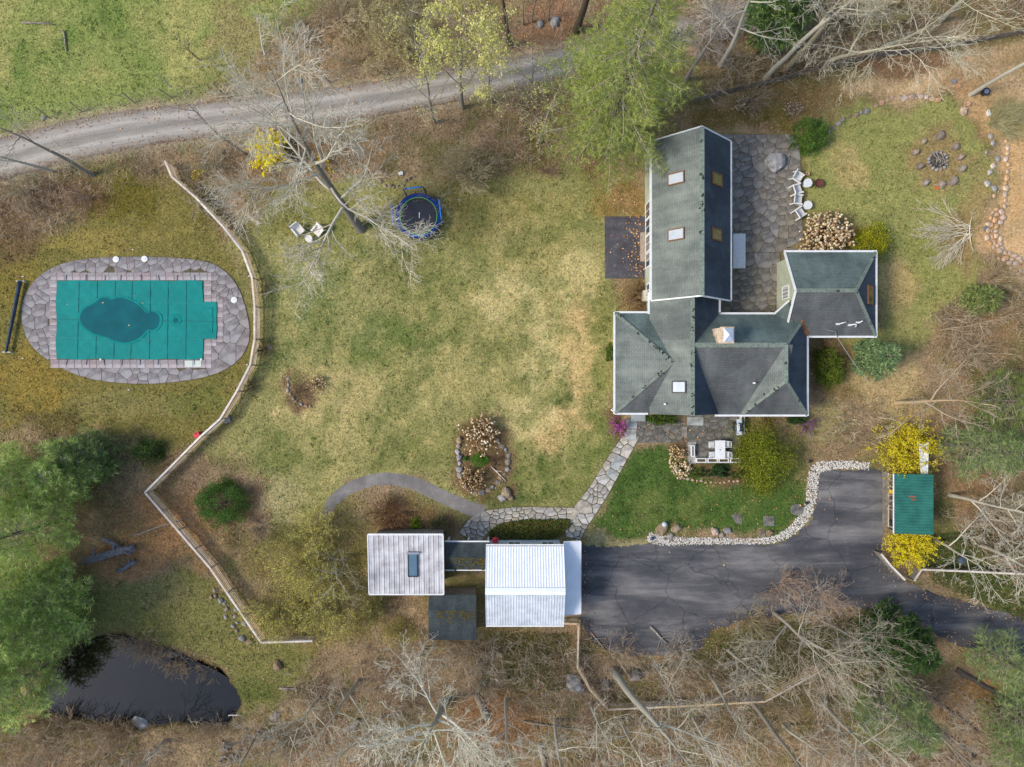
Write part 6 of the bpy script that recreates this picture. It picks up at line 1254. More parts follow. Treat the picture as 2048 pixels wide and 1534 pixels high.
def log(px0, py0, px1, py1, r0, r1, label, m=None, z=(.1, .1), stubs=3, name='fallen_log', col=None):
    a = P(px0, py0, 0); b = P(px1, py1, 0); R = random.Random(int(px0 + py0)); t = empty(name, a, label, 'log'); d = b - a; L = d.length; n = max(3, int(L / .8)); out = []; q0 = V((0, 0, z[0])); rr_ = lambda k: r0 + (r1 - r0) * k
    pts = [V((d.x * i / n + R.uniform(-.06, .06) * (0 < i < n), d.y * i / n + R.uniform(-.06, .06) * (0 < i < n), z[0] + (z[1] - z[0]) * i / n)) for i in range(n + 1)]
    mb = MB(); mb.tube(pts, [rr_(i / n) for i in range(n + 1)], 9); mb.build('trunk', m or M_LOG, t, True)
    for k in range(stubs):
        i = R.randint(1, n - 1); nd = (perp(d.normalized(), R) + d.normalized() * .5).normalized(); nd.z = abs(nd.z) * .6; L2 = R.uniform(.3, .9) * (1 + r0 * 2); MB().tube([pts[i], pts[i] + nd * L2 * .6, pts[i] + nd * L2 + V((0, 0, -.05))], [rr_(i / n) * .45, rr_(i / n) * .3, .012], 6).build('branch_stub', m or M_LOG, t)
    return t
# ------------------------------------------------------------------ the plants of the photograph
YG = [(212, 206, 120), (196, 194, 104), (224, 214, 140), (180, 176, 96)]; PINEY = [(150, 160, 74), (128, 142, 66), (108, 126, 62), (170, 172, 92)]; PINEG = [(96, 120, 62), (78, 104, 54), (118, 138, 74), (64, 88, 46)]
FORS = [(255, 232, 30), (255, 224, 16), (255, 240, 90), (240, 206, 20)]; CREAM = [(226, 204, 166), (206, 178, 134), (236, 220, 190), (186, 154, 112)]; DRY = [(190, 164, 120), (170, 140, 98), (212, 188, 146)]
# big pale maple and the other trees of the upper left
bare_tree(722, 458, 18, 9.2, 'great pale bare maple leaning over the lawn by the gravel road', 101, .22, .36, (-3.0, 5.2), 16, 4, .0125, BARK_P, lin(126, 118, 104), elev=(.15, .9))
bare_tree(186, 350, 12, 3.6, 'slender bare tree leaning over the left end of the gravel road', 102, .4, .17, (-2.2, .6), 6, 4, .0115, BARK_G)
bare_tree(110, 344, 9, 3.0, 'thin bare tree at the road edge on the far left', 103, .35, .12, (-2.5, .2), 6, 4, .0115, BARK_P)
bare_tree(495, 312, 10, 3.4, 'thin bare tree crossing the gravel road left of the big maple', 104, .35, .11, (-2.2, 1.0), 6, 4, .0115, BARK_G)
bare_tree(400, 120, 3.2, 1.4, 'small dark bare sapling in the field above the road', 105, .25, .05, (-.4, .2), 6, 3, .01, BARK_D)
bare_tree(872, 244, 12, 4.2, 'bare budding tree rising over the road left of the yellow-leafed one', 106, .25, .15, (-.6, .8), 8, 4, .0115, BARK_G, None, [(206, 196, 120), (214, 204, 140)], 2, .10)
bare_tree(926, 216, 14, 5.6, 'budding tree with pale yellow leaf haze above the gravel road', 107, .22, .16, (-.2, .6), 13, 4, .0115, BARK_G, None, YG, 7, .16, 'budding_tree')
bare_tree(1078, 286, 10, 3.6, 'small budding tree with sparse yellow leaves left of the tall pine', 108, .2, .13, (.1, .4), 9, 4, .0115, BARK_G, None, [(196, 192, 96), (180, 180, 84), (210, 204, 110)], 2, .13, 'budding_tree')
stem_shrub(932, 352, 3.0, 3.4, 'spreading bare shrub with arching tan stems right of the trampoline', 109, 46, lin(188, 170, 136), [(180, 172, 96), (196, 186, 110)], 1, .06, 4, lean=(-.05, .1))
stem_shrub(1090, 340, 1.6, 1.8, 'small reddish bare shrub below the sparse yellow tree', 110, 24, lin(150, 116, 98), maxl=4)
stem_shrub(880, 395, 2.0, 2.2, 'thin arching shrub just right of the trampoline', 111, 16, lin(176, 164, 132), [(176, 172, 90)], 1, .06, 4)
bare_tree(1020, 92, 13, 4.0, 'dark straight trunk at the top edge, left of two', 112, .5, .22, (0, .4), 6, 4, .0115, BARK_D, lin(96, 84, 66)); bare_tree(1152, 62, 15, 4.4, 'thick dark trunk at the top edge beside the tall pine', 113, .5, .3, (.1, .4), 6, 4, .0115, BARK_D, lin(84, 72, 58))
for i, (x, y) in enumerate(((1046, 50), (1064, 44), (1096, 40))): bare_tree(x, y, 8, 1.6, 'thin sapling trunk in the leaf litter at the top edge, %s of three' % ('left', 'middle', 'right')[i], 114 + i, .5, .07, (0, .2), 5, 3, .01, BARK_G)
stem_shrub(790, 90, 3.6, 3.2, 'broad bare brushy shrub above the road with tan twigs', 118, 44, lin(186, 172, 134), [(204, 192, 128), (190, 178, 110)], 2, .09, 4); stem_shrub(720, 130, 2.4, 2.0, 'low tan bare shrub on the verge above the road', 119, 26, lin(180, 164, 130), maxl=4)
pine(1204, 282, 19.5, 6.0, 'tall feathery yellow-green pine beside the long wing of the house', 120, PINEY, .13, (.6, 1.2), 1.3, .32, .24, wid=.032, prof=.62, nt_=9)
# forsythia by the maple
stem_shrub(546, 308, 2.0, 2.0, 'yellow flowering forsythia below the road, behind the maple limbs', 121, 50, lin(140, 116, 70), None, 0, .13, 4, 'forsythia', flowers=(7000, FORS, .3)); stem_shrub(650, 332, 1.0, 1.1, 'small yellow forsythia in the leaf bed right of the larger one', 122, 24, lin(150, 118, 80), None, 0, .09, 4, 'forsythia', flowers=(380, FORS, .3)); stem_shrub(404, 345, 1.0, .9, 'small sparse forsythia at the upper end of the pool fence', 123, 20, lin(150, 118, 80), None, 0, .08, 4, 'forsythia', flowers=(160, FORS, .3))
# upper right wood
bare_tree(1372, 160, 14, 4.6, 'grey bare tree right behind the tall pine', 130, .35, .18, (.6, .6), 8, 4, .0115, lin(168, 158, 148)); bare_tree(1440, 132, 15, 5.2, 'pale bare tree above the roof of the long wing', 131, .3, .2, (.2, -.4), 9, 4, .0115, BARK_P)
bare_tree(1530, 158, 18, 5.4, 'tall slanting trunk rising from the picket fence, left of the pair', 132, .45, .2, (1.8, .8), 8, 4, .0115, BARK_P); bare_tree(1572, 140, 17, 5.0, 'tall slanting trunk rising from the picket fence, right of the pair', 133, .45, .22, (1.4, 1.2), 8, 4, .0115, lin(176, 164, 136))
bare_tree(1640, 132, 15, 6.8, 'pale bare tree with long limbs hanging over the wood-chip clearing', 134, .3, .17, (1.0, -2.6), 7, 4, .0115, lin(206, 196, 168), elev=(.05, .6)); bare_tree(1745, 106, 14, 6.4, 'pale bare tree near the top right with long drooping limbs', 135, .3, .16, (.8, -1.8), 7, 4, .0115, lin(206, 196, 168), elev=(.05, .6)); bare_tree(1880, 40, 13, 5.4, 'bare tree with yellow-green buds in the top right corner', 136, .3, .2, (.6, 0), 9, 4, .0115, BARK_P, None, [(200, 192, 100), (186, 180, 96)], 2, .09, 'budding_tree')
pine(1530, 70, 9, 2.6, 'green bushy pine half hidden in the upper wood', 137, PINEG, .1, (0, .3), 1.0, .2); bare_tree(1940, 190, 16, 5, 'slim pale tree leaning out over the right end of the clearing', 138, .45, .16, (3.0, 1.2), 7, 4, .0115, BARK_P)
stem_shrub(1500, 200, 2.2, 2.0, 'grey brush along the picket fence above the house', 139, 26, lin(170, 152, 128), maxl=4); stem_shrub(1620, 120, 2.6, 2.4, 'tan brush in the wood above the picket fence', 140, 30, lin(176, 156, 128), maxl=4); stem_shrub(1420, 80, 3.0, 2.8, 'grey thicket in the wood right of the tall pine', 141, 36, lin(168, 158, 146), maxl=4); stem_shrub(1760, 40, 2.6, 2.2, 'olive thicket in the wood under the pale limbs', 142, 30, lin(170, 160, 110), [(170, 168, 84)], 1, .07, 4); stem_shrub(1980, 250, 2.6, 2.6, 'olive-tan brush at the right of the clearing', 143, 30, lin(180, 172, 126), [(170, 168, 96)], 1, .06, 4, lean=(.3, .1))
# shrubs round the house
shrub(1614, 277, 1.75, 1.7, 2.3, 'round dark green clipped yew at the patio corner', 150, [(92, 124, 46), (78, 108, 40), (112, 142, 56), (62, 90, 34)], 9000, .12, 90, 'yew_shrub', spiky=True, tri=True, aspect=.35, lump=.16)
stem_shrub(1643, 476, 2.15, 1.9, 'dried hydrangea with many cream flower heads above the guest block', 151, 90, lin(150, 118, 84), None, 0, .08, 4, 'hydrangea', heads=(620, CREAM), headr=.115)
shrub(1736, 486, 1.75, 1.7, 2.0, 'bright yellow-green mounded cypress at the guest block corner', 152, [(166, 160, 28), (146, 146, 24), (186, 176, 44), (112, 122, 22)], 9000, .1, 46, 'cypress_shrub', lump=.3)
shrub(1650, 735, 1.45, 1.95, 1.9, 'olive green boxwood in the corner below the guest block', 153, [(110, 124, 34), (88, 106, 28), (132, 142, 48), (66, 84, 24)], 8000, .1, 70, 'boxwood'); pine(1730, 715, 4.0, 1.5, 'small blue-green spruce below the guest block', 154, [(112, 134, 88), (96, 118, 78), (130, 148, 98)], .08, (0, 0), 1.3, .1, .3, 'spruce_tree', .06, prof=.9); pine(1938, 602, 3.0, 1.1, 'small round-topped pine on the right-hand lawn edge', 155, [(118, 128, 72), (100, 114, 62), (140, 146, 86)], .06, (0, 0), 1.3, .1, .3, 'small_pine', .05, prof=.8)
stem_shrub(1236, 851, 1.0, 1.1, 'magenta flowering azalea at the left house corner', 156, 36, lin(140, 112, 92), None, 0, .09, 4, 'azalea', flowers=(520, [(186, 62, 178), (206, 84, 190), (160, 52, 150), (196, 150, 130)], .3)); stem_shrub(1612, 848, 1.05, 1.2, 'mauve flowering azalea at the right house corner', 157, 36, lin(128, 108, 100), None, 0, .08, 4, 'azalea', flowers=(360, [(168, 84, 172), (150, 76, 150), (130, 110, 110)], .3))
shrub(1324, 838, 1.75, .52, .8, 'dark green hedge against the house front', 158, [(82, 106, 36), (64, 90, 30), (104, 124, 44), (48, 70, 24)], 6000, .09, 60, 'hedge'); shrub(1590, 835, .9, .6, 1.1, 'dark green rhododendron below the east eaves', 159, [(58, 84, 34), (46, 70, 28), (74, 100, 40)], 3000, .11, 34, 'rhododendron'); stem_shrub(1535, 838, 1.0, .9, 'brown twiggy shrub below the eaves right of the grill', 160, 34, lin(128, 100, 58), [(120, 96, 48)], 2, .06, 4)
shrub(1514, 912, 2.4, 2.9, 2.8, 'large yellow-green leafing shrub at the right of the terrace', 161, [(130, 136, 30), (110, 120, 26), (150, 152, 46), (88, 100, 24)], 18000, .11, 44, 'leafing_shrub', lump=.36, core=.5); shrub(1435, 942, .95, .62, 1.0, 'dark green holly below the terrace planters', 162, [(48, 78, 38), (38, 62, 30), (66, 96, 46)], 3500, .1, 36, 'holly_shrub'); shrub(1390, 946, .85, .55, .7, 'low green mound below the left of the terrace', 163, [(92, 104, 46), (76, 90, 40), (108, 118, 56)], 3000, .08, 34, 'low_shrub'); shrub(1476, 950, .7, .45, .5, 'low dull green mound below the right planters', 164, [(96, 104, 50), (80, 90, 42)], 2000, .08, 26, 'low_shrub')
stem_shrub(1352, 908, .8, .8, 'dry tan perennial clump left of the terrace wall, upper', 165, 40, lin(176, 140, 92), None, 0, .1, 3, 'dry_perennial', heads=(90, DRY), headr=.08); stem_shrub(1360, 934, .85, .7, 'dry tan perennial clump left of the terrace wall, lower', 166, 44, lin(196, 168, 124), None, 0, .1, 3, 'dry_perennial', heads=(110, CREAM), headr=.08); stem_shrub(1268, 596, 1.5, 1.5, 'twiggy brown shrub in the corner of the long wing', 167, 50, lin(158, 132, 96), [(160, 136, 84)], 1, .06, 4); shrub(1220, 708, .45, .8, .7, 'low green shrub at the west wall of the house', 168, [(98, 118, 40), (80, 102, 34)], 1800, .09, 24, 'low_shrub')
stem_shrub(1585, 224, .9, .9, 'small magnolia bush with pale blossom above the yew', 169, 24, lin(160, 132, 108), None, 0, .1, 4, 'blossom_shrub', flowers=(150, [(232, 214, 200), (220, 196, 180)], .4)); stem_shrub(1478, 212, .9, .8, 'bush with scattered white blossom behind the long wing', 170, 22, lin(150, 130, 104), None, 0, .1, 4, 'blossom_shrub', flowers=(200, [(230, 214, 190), (214, 200, 170)], .3))
# island bed, small bed, garage bed
stem_shrub(962, 868, 1.75, 1.3, 'large dried hydrangea at the top of the island bed', 175, 90, lin(166, 132, 88), None, 0, .1, 3, 'hydrangea', heads=(230, CREAM), headr=.085, base_r=.3); stem_shrub(946, 962, 1.35, 1.1, 'dried hydrangea at the bottom of the island bed', 176, 70, lin(160, 124, 80), None, 0, .1, 3, 'hydrangea', heads=(150, DRY), headr=.075, base_r=.2); shrub(959, 919, .85, .8, .8, 'bright green mound in the middle of the island bed', 177, [(88, 132, 34), (72, 114, 28), (108, 150, 48)], 4200, .08, 40, 'green_mound', tri=True, aspect=.3); shrub(931, 916, .3, .3, .3, 'tiny bright green clump at the left of the island bed', 178, [(84, 134, 36), (70, 116, 30)], 700, .07, 14, 'green_mound'); stem_shrub(995, 925, .9, .9, 'low bare brown shrub at the right of the island bed', 179, 40, lin(140, 112, 88), maxl=4)
log(982, 932, 1012, 962, .05, .03, 'pale forked dead branch lying in the island bed', stubs=2, name='dead_branch', m=M_CAP); stem_shrub(636, 767, .8, .7, 'small dried fan-shaped perennial beside the pool fence lawn', 180, 60, lin(170, 142, 104), None, 0, .1, 3, 'dry_perennial', heads=(60, CREAM), headr=.05); stem_shrub(602, 786, .9, .5, 'low brown dead growth in the small stone-rimmed bed', 181, 40, lin(140, 120, 92), maxl=4)
def ivy(label, pts, n, cols, h, seed):
    r = np.random.RandomState(seed); xs = r.uniform(min(p[0] for p in pts), max(p[0] for p in pts), n * 2); ys = r.uniform(min(p[1] for p in pts), max(p[1] for p in pts), n * 2); k = sdist(xs, ys, pts) > r.rand(n * 2) * 4; xs, ys = xs[k], ys[k]
    q = np.stack([(xs - 1024) * SP, (767 - ys) * SP, .04 + h * r.rand(len(xs)) * (.5 + vnoise(xs, ys, .08, 3))], -1); o = link('ground_cover', leaf_mesh('ground_cover', q, .11, palette(len(q), cols, r, .3), M_LEAF, seed, .8, .8)); return tag(o, label, 'ground cover', kind='stuff')
ivy('dense ivy-like ground cover bed before the garage', [(978, 1060), (1000, 1044), (1050, 1037), (1140, 1036), (1142, 1050), (1120, 1074), (1100, 1079), (976, 1079)], 5200, [(84, 96, 34), (68, 82, 28), (104, 110, 44), (120, 100, 56), (56, 70, 26)], .28, 4)
for x, y, rr_, lb in ((1066, 1070, .3, 'bright green leafy clump in the garage bed, right'), (832, 1048, .55, 'lime green rounded shrub above the studio roof')): shrub(x, y, rr_, rr_, rr_ * .9, lb, int(x), [(98, 140, 40), (82, 122, 34), (124, 156, 52)] if x > 900 else [(134, 152, 40), (116, 136, 32)], 1500, .09, 20, 'low_shrub')
stem_shrub(775, 1030, 1.8, 1.4, 'russet brown ornamental grass mass above the studio', 183, 110, lin(140, 104, 76), maxl=4, name='ornamental_grass', base_r=.7); stem_shrub(880, 1050, .9, .8, 'dull green-brown perennial patch right of the lime shrub', 184, 40, lin(134, 124, 88), [(110, 120, 62), (90, 108, 54)], 2, .08, 3); 
# pool side
shrub(452, 1004, 2.5, 2.2, 2.4, 'big round dark green juniper beside the lower fence', 190, [(80, 118, 44), (68, 102, 38), (100, 136, 52), (54, 84, 32)], 11000, .12, 110, 'juniper', spiky=True, tri=True, aspect=.35, lump=.18); shrub(303, 900, 1.5, 1.3, 1.6, 'small dark green shrub above the lower fence', 191, [(70, 96, 38), (56, 80, 32), (88, 112, 46)], 5000, .1, 60, 'green_shrub', lump=.26); stem_shrub(525, 1050, 1.3, 1.0, 'grey dead brush heap right of the big juniper', 192, 36, lin(150, 132, 116), maxl=4, name='brush_heap', elev=(.1, .9)); stem_shrub(530, 700, 1.2, .9, 'low brown shrub outside the pool fence', 193, 36, lin(120, 100, 72), maxl=4); stem_shrub(506, 770, 1.2, .9, 'low green-brown shrub outside the lower pool fence', 194, 36, lin(128, 116, 84), [(104, 116, 60)], 1, .07, 4); stem_shrub(530, 580, 1.0, 1.0, 'low dark bare shrub outside the right end of the pool', 195, 26, lin(130, 112, 88), maxl=4)
for i, (x, y, H, R_, lb) in enumerate(((176, 935, 5.5, 2.9, 'bushy light green pine at the upper corner of the left stand'), (62, 960, 10, 3.4, 'light green pine on the left edge, above the others'), (122, 1040, 12, 3.2, 'tall soft green pine leaning left beside the fallen grey trunk'), (150, 1165, 9, 2.5, 'green pine right of the tall one in the left stand'), (90, 1160, 13, 3.6, 'tall green pine in the middle of the left stand'), (140, 1220, 9, 3.0, 'green pine above the pond on the left'), (92, 1330, 11, 3.3, 'soft green pine at the left end of the pond'), (30, 1280, 12, 3.2, 'green pine at the left picture edge beside the pond'), (205, 905, 4.5, 2.3, 'low dark green pine at the right of the left stand'))):
    pine(x, y, H, R_, lb, 200 + i, [(170, 188, 100), (146, 168, 86), (116, 142, 70), (198, 210, 124)] if i not in (8,) else PINEG, .08, (-.4, -.1), 1.15, .12, .3, prof=.6, wid=.045, nt_=7, gapz=1.3, group='pines of the left stand')
log(172, 1120, 276, 1092, .36, .3, 'thick grey fallen trunk below the pines', mat('grey_bark', lin(118, 114, 116), .9, .4, 4, bmp=.5), (.35, .55), 4); log(212, 1074, 268, 1104, .2, .16, 'shorter grey trunk across the top of the thick fallen one', mat('grey_bark', lin(118, 114, 116)), (.5, .3), 3); log(272, 1068, 380, 1034, .07, .03, 'slim dead branch reaching under the fence', stubs=3, z=(.5, .6)); log(240, 1140, 276, 1120, .22, .18, 'dark broken stump below the fallen grey trunk', mat('grey_bark', lin(118, 114, 116)), (.3, .4), 2, 'stump')
# olive scrub and bare trees round the studio
OL = [(212, 200, 92), (196, 186, 84), (222, 210, 112)]
for i, (x, y, rr_, h, lb) in enumerate(((610, 1120, 3.2, 3.4, 'airy olive budding shrub left of the studio, upper'), (560, 1220, 3.0, 3.0, 'airy olive budding shrub in the fence corner'), (680, 1200, 3.0, 3.2, 'airy olive budding shrub hugging the studio corner'), (640, 1060, 2.4, 2.6, 'airy olive budding shrub by the gravel path end'), (755, 1215, 1.6, 2.0, 'dark olive shrub under the studio roof edge'))):
    stem_shrub(x, y, rr_, h, lb, 230 + i, 30, lin(160, 150, 104), OL if i < 4 else [(96, 100, 38), (80, 86, 32)], 5 if i < 4 else 8, .08, 4, 'budding_shrub', group='olive shrubs by the studio')
bare_tree(700, 1110, 7.5, 3.2, 'small budding tree whose twigs overhang the left of the studio roof', 236, .2, .09, (.6, .2), 9, 4, .01, BARK_G, None, [(150, 152, 70), (134, 140, 60)], 3, .07, 'budding_tree'); shrub(800, 1262, 2.0, 1.5, 1.6, 'yellowish dry grass mound below the studio', 237, [(160, 152, 82), (140, 132, 66), (178, 166, 96)], 5000, .12, 50, 'grass_mound', tri=True, aspect=.2, spiky=True)
WB = lin(190, 180, 158)
bare_tree(886, 1405, 14, 7.4, 'pale many-limbed bare tree below the dark shed', 240, .24, .3, (-.2, 2.6), 13, 4, .015, lin(216, 208, 186), lin(160, 152, 134), elev=(.2, 1.0)); bare_tree(716, 1360, 10, 5.0, 'slim pale bare tree left of the many-limbed one', 241, .25, .14, (-.4, -.2), 8, 4, .0115, WB); bare_tree(636, 1395, 8, 4.2, 'pale bare tree on the bank right of the pond', 242, .25, .15, (-.2, -.4), 9, 4, .0115, WB); bare_tree(850, 1296, 7, 2.8, 'small bare tree growing up past the studio roof corner', 243, .35, .08, (0, .8), 6, 4, .0115, BARK_P); bare_tree(980, 1300, 6, 2.4, 'slight bare tree behind the garage', 244, .25, .07, (0, .2), 7, 4, .01, BARK_G)
bare_tree(1226, 1342, 15, 5.2, 'thick lichen-pale trunk leaning outward below the drive', 245, .55, .32, (2.6, -1.6), 7, 4, .0115, WB, lin(152, 146, 130)); bare_tree(1310, 1330, 10, 4.6, 'pale bare birch right of the leaning thick trunk', 246, .2, .12, (.6, -.6), 9, 4, .0115, WB); bare_tree(1210, 1290, 4.5, 2.2, 'low reddish bare sapling at the garage fence corner', 247, .2, .06, (.2, .2), 7, 4, .0115, lin(170, 148, 128))
bare_tree(1548, 1226, 13, 6.8, 'many-stemmed pale birch at the lower edge of the drive', 248, .2, .15, (.3, .6), 12, 4, .0095, lin(182, 170, 150), elev=(.2, 1.1)); bare_tree(1640, 1240, 12, 5.6, 'grey bare tree spreading right of the many-stemmed birch', 249, .25, .12, (.8, -.2), 8, 4, .0095, lin(164, 150, 132)); bare_tree(1640, 1400, 13, 5.4, 'pale bare tree near the bottom, right of the zigzag fence', 250, .3, .2, (.8, -1.0), 9, 4, .0115, WB); bare_tree(1500, 1400, 15, 4.8, 'slim grey trunk leaning to the lower right under the fence', 251, .5, .2, (2.4, -2.0), 7, 4, .0115, BARK_G); bare_tree(1420, 1350, 11, 4.6, 'bare tree in the brush left of the slim leaning trunk', 252, .3, .14, (.4, -.6), 8, 4, .0115, WB); bare_tree(1110, 1440, 12, 4.4, 'bare tree over the rusty leaf litter at the bottom', 253, .35, .15, (0, -.8), 7, 4, .0115, BARK_P); bare_tree(1800, 1400, 12, 4.6, 'bare tree over tan litter at the lower right', 254, .35, .16, (1.2, -.8), 8, 4, .0115, BARK_G); bare_tree(520, 1460, 8, 3.8, 'grey bare tree on the bank below the pond', 255, .3, .12, (-.4, -.6), 8, 4, .0115, BARK_G)
pine(1768, 1262, 6.0, 2.5, 'dark green conifer at the lower side of the drive', 260, [(62, 86, 40), (50, 72, 34), (78, 102, 48)], .06, (.2, -.1), 1.2, .2, .34, 'dark_conifer'); shrub(1660, 1290, 3.0, 2.0, 2.0, 'low green thicket under the birches', 261, [(84, 100, 44), (70, 86, 38), (104, 116, 56)], 5000, .11, 60, 'thicket', lump=.32, core=.3)
for i, (x, y, H, R_, lb) in enumerate(((1958, 1292, 9, 2.4, 'light green pine where the drive leaves at the right'), (1984, 1400, 9, 2.1, 'light green pine below the drive at the right edge'), (1960, 800, 11, 2.9, 'green pine on the right edge above the woodshed'), (1905, 890, 8, 2.6, 'airy green pine right of the large forsythia'), (1735, 1385, 8, 2.8, 'blue-green pine among bare trees at the lower right'), (1990, 1470, 8, 2.0, 'green pine at the lower right corner'))):
    pine(x, y, H, R_, lb, 270 + i, [(124, 142, 82), (104, 126, 72), (90, 112, 62), (148, 160, 98)] if i != 2 else [(120, 132, 60), (104, 120, 54), (86, 104, 48)], .12, (.3, -.1 if y > 767 else .1), .75, .2, .34, prof=.65, wid=.035, nt_=7, gapz=1.4, group='pines on the right side')
bare_tree(1792, 806, 9, 5.4, 'bare tree with forked trunk reaching right above the large forsythia', 280, .35, .17, (1.6, .1), 8, 4, .0115, lin(186, 166, 140), lin(176, 152, 118), elev=(.1, .8)); bare_tree(1900, 990, 10, 5.0, 'tangled pale bare tree right of the green-roofed woodshed', 281, .25, .16, (1.0, -.2), 9, 4, .0115, BARK_P); bare_tree(1870, 1080, 8, 4.6, 'pale bare tree with limbs over the grass right of the woodshed', 282, .25, .13, (.8, .2), 8, 4, .0115, BARK_P); bare_tree(1960, 1090, 10, 5.2, 'reddish-budded bare tree at the right edge', 283, .3, .16, (.6, -.2), 9, 4, .0115, BARK_P, None, [(196, 110, 84), (180, 96, 76)], 1, .07); bare_tree(1880, 660, 6, 3.0, 'low tan bare tree on the right slope', 284, .25, .08, (.6, .2), 8, 4, .0115, lin(180, 158, 130))
stem_shrub(1800, 900, 2.9, 2.3, 'large yellow flowering forsythia above the woodshed', 290, 110, lin(140, 116, 60), None, 1, .075, 4, 'forsythia', flowers=(15000, FORS, .36)); stem_shrub(1810, 1090, 2.1, 1.7, 'bright yellow forsythia below the woodshed', 291, 80, lin(140, 116, 60), None, 1, .08, 4, 'forsythia', flowers=(10000, FORS, .25), lean=(.2, 0))
def fan(px, py, label):
    t = empty('fallen_branches', P(px, py), label, 'branches'); R = random.Random(5); out = []; tips = []
    for k in range(16): a = math.radians(150 + k * 6 + R.uniform(-6, 6)); branch(out, tips, V((R.uniform(-.3, .3), R.uniform(-.6, .6), .15)), V((math.cos(a), math.sin(a), .06)), R.uniform(2.2, 4.2), .035, 2, R, 4, .012, .07, -.02, None, .05, (.2, .5))
    for s in (-1, 1): branch(out, tips, V((0, 0, .2)), V((.2, s, .05)), 1.8, .05, 2, R, 4, .012, .1, 0, None, .05)
    link('branches', seg_mesh('branches', out, 4, M_BARK, lin(216, 204, 176), .2, 3), t)['kind'] = 'stuff'
fan(1936, 462, 'pale fan of cut branches lying on the right-hand lawn')
# logs and sticks on the ground
for a in ((1912, 1338, 2052, 1424, .22, .18, 'dark log at the right edge below the light green pine'), (1822, 1420, 1948, 1512, .2, .15, 'long dark log slanting through the lower right litter'), (1860, 1392, 1980, 1480, .14, .1, 'thinner dark log above the long slanting one')): log(*a, m=mat('dark_bark', lin(98, 86, 78), .95, .4, 4, bmp=.5), stubs=3)
for a in ((1048, 1442, 1180, 1460, .08, .05, 'straight pale pole lying on rusty litter at the bottom'), (1300, 1252, 1334, 1286, .1, .08, 'pale log lying on the asphalt drive'), (1180, 1262, 1212, 1300, .06, .05, 'thin grey pole at the left edge of the drive'), (950, 1385, 975, 1440, .26, .2, 'mossy grey log end beside the many-limbed tree'), (1078, 1484, 1090, 1540, .24, .2, 'dark stump trunk at the bottom edge'), (720, 1440, 690, 1460, .24, .18, 'short grey log in the litter at the bottom left of the pale trees'), (46, 46, 110, 50, .09, .05, 'pale branch lying in the field at the upper left'), (128, 62, 134, 104, .08, .05, 'dark branch lying in the field'), (430, 195, 520, 186, .1, .07, 'long pale log along the road verge'), (1700, 1280, 1760, 1310, .08, .06, 'stick in the thicket below the drive'), (560, 1375, 600, 1378, .1, .07, 'grey log on the bank right of the meadow'), (458, 1430, 482, 1428, .05, .04, 'white pole at the right end of the pond'), (1128, 1308, 1160, 1300, .05, .04, 'white stick leaning on the garage fence')): log(*a, m=M_CAP if 'white' in a[6] else None)
wp_ = random.Random(12)
for k in range(14):
    x = 470 + wp_.uniform(-26, 40); y = 1496 + wp_.uniform(-22, 28); o = MB().tube([(-.3, 0, 0), (.3, 0, wp_.uniform(-.05, .1))], wp_.uniform(.07, .12), 7).build('cut_log', M_LOG); o.location = P(x, y) + V((0, 0, .15 + wp_.random() * .25)); o.rotation_euler = (0, 0, wp_.uniform(0, 3.1)); tag(o, 'cut log tossed on the wood heap below the pond', 'log', 'cut logs on the heap below the pond')

# more of the bare wood
for i, (x, y, H, sp_, ln, lb) in enumerate(((1012, 1398, 11, 4.6, (.1, -.6), 'bare tree over the brush between the two bottom thickets'), (765, 1432, 10, 4.8, (-.4, -.6), 'pale wide bare tree at the bottom, left of the many-limbed one'), (1385, 1436, 11, 4.6, (.4, -.8), 'pale bare tree below the middle of the zigzag fence'), (1565, 1450, 10, 4.4, (.6, -.8), 'pale bare tree at the bottom edge below the fence end'), (1180, 1405, 9, 3.8, (.2, -.6), 'slight pale tree at the fence diagonal below the garage'), (1455, 1300, 8, 3.6, (.3, .1), 'slender bare tree between the drive and the zigzag fence'), (1720, 1450, 10, 4.4, (.8, -.8), 'grey bare tree at the lower right, left of the dark logs'), (330, 1480, 8, 3.8, (-.4, -.6), 'bare tree at the bottom left below the pond'), (1240, 1440, 9, 4.0, (.2, -.8), 'pale bare tree at the bottom right of the straight pole'))):
    bare_tree(x, y, H, sp_, lb, 300 + i, .25, .13, ln, 9, 4, .0115, WB if i % 2 else BARK_P)
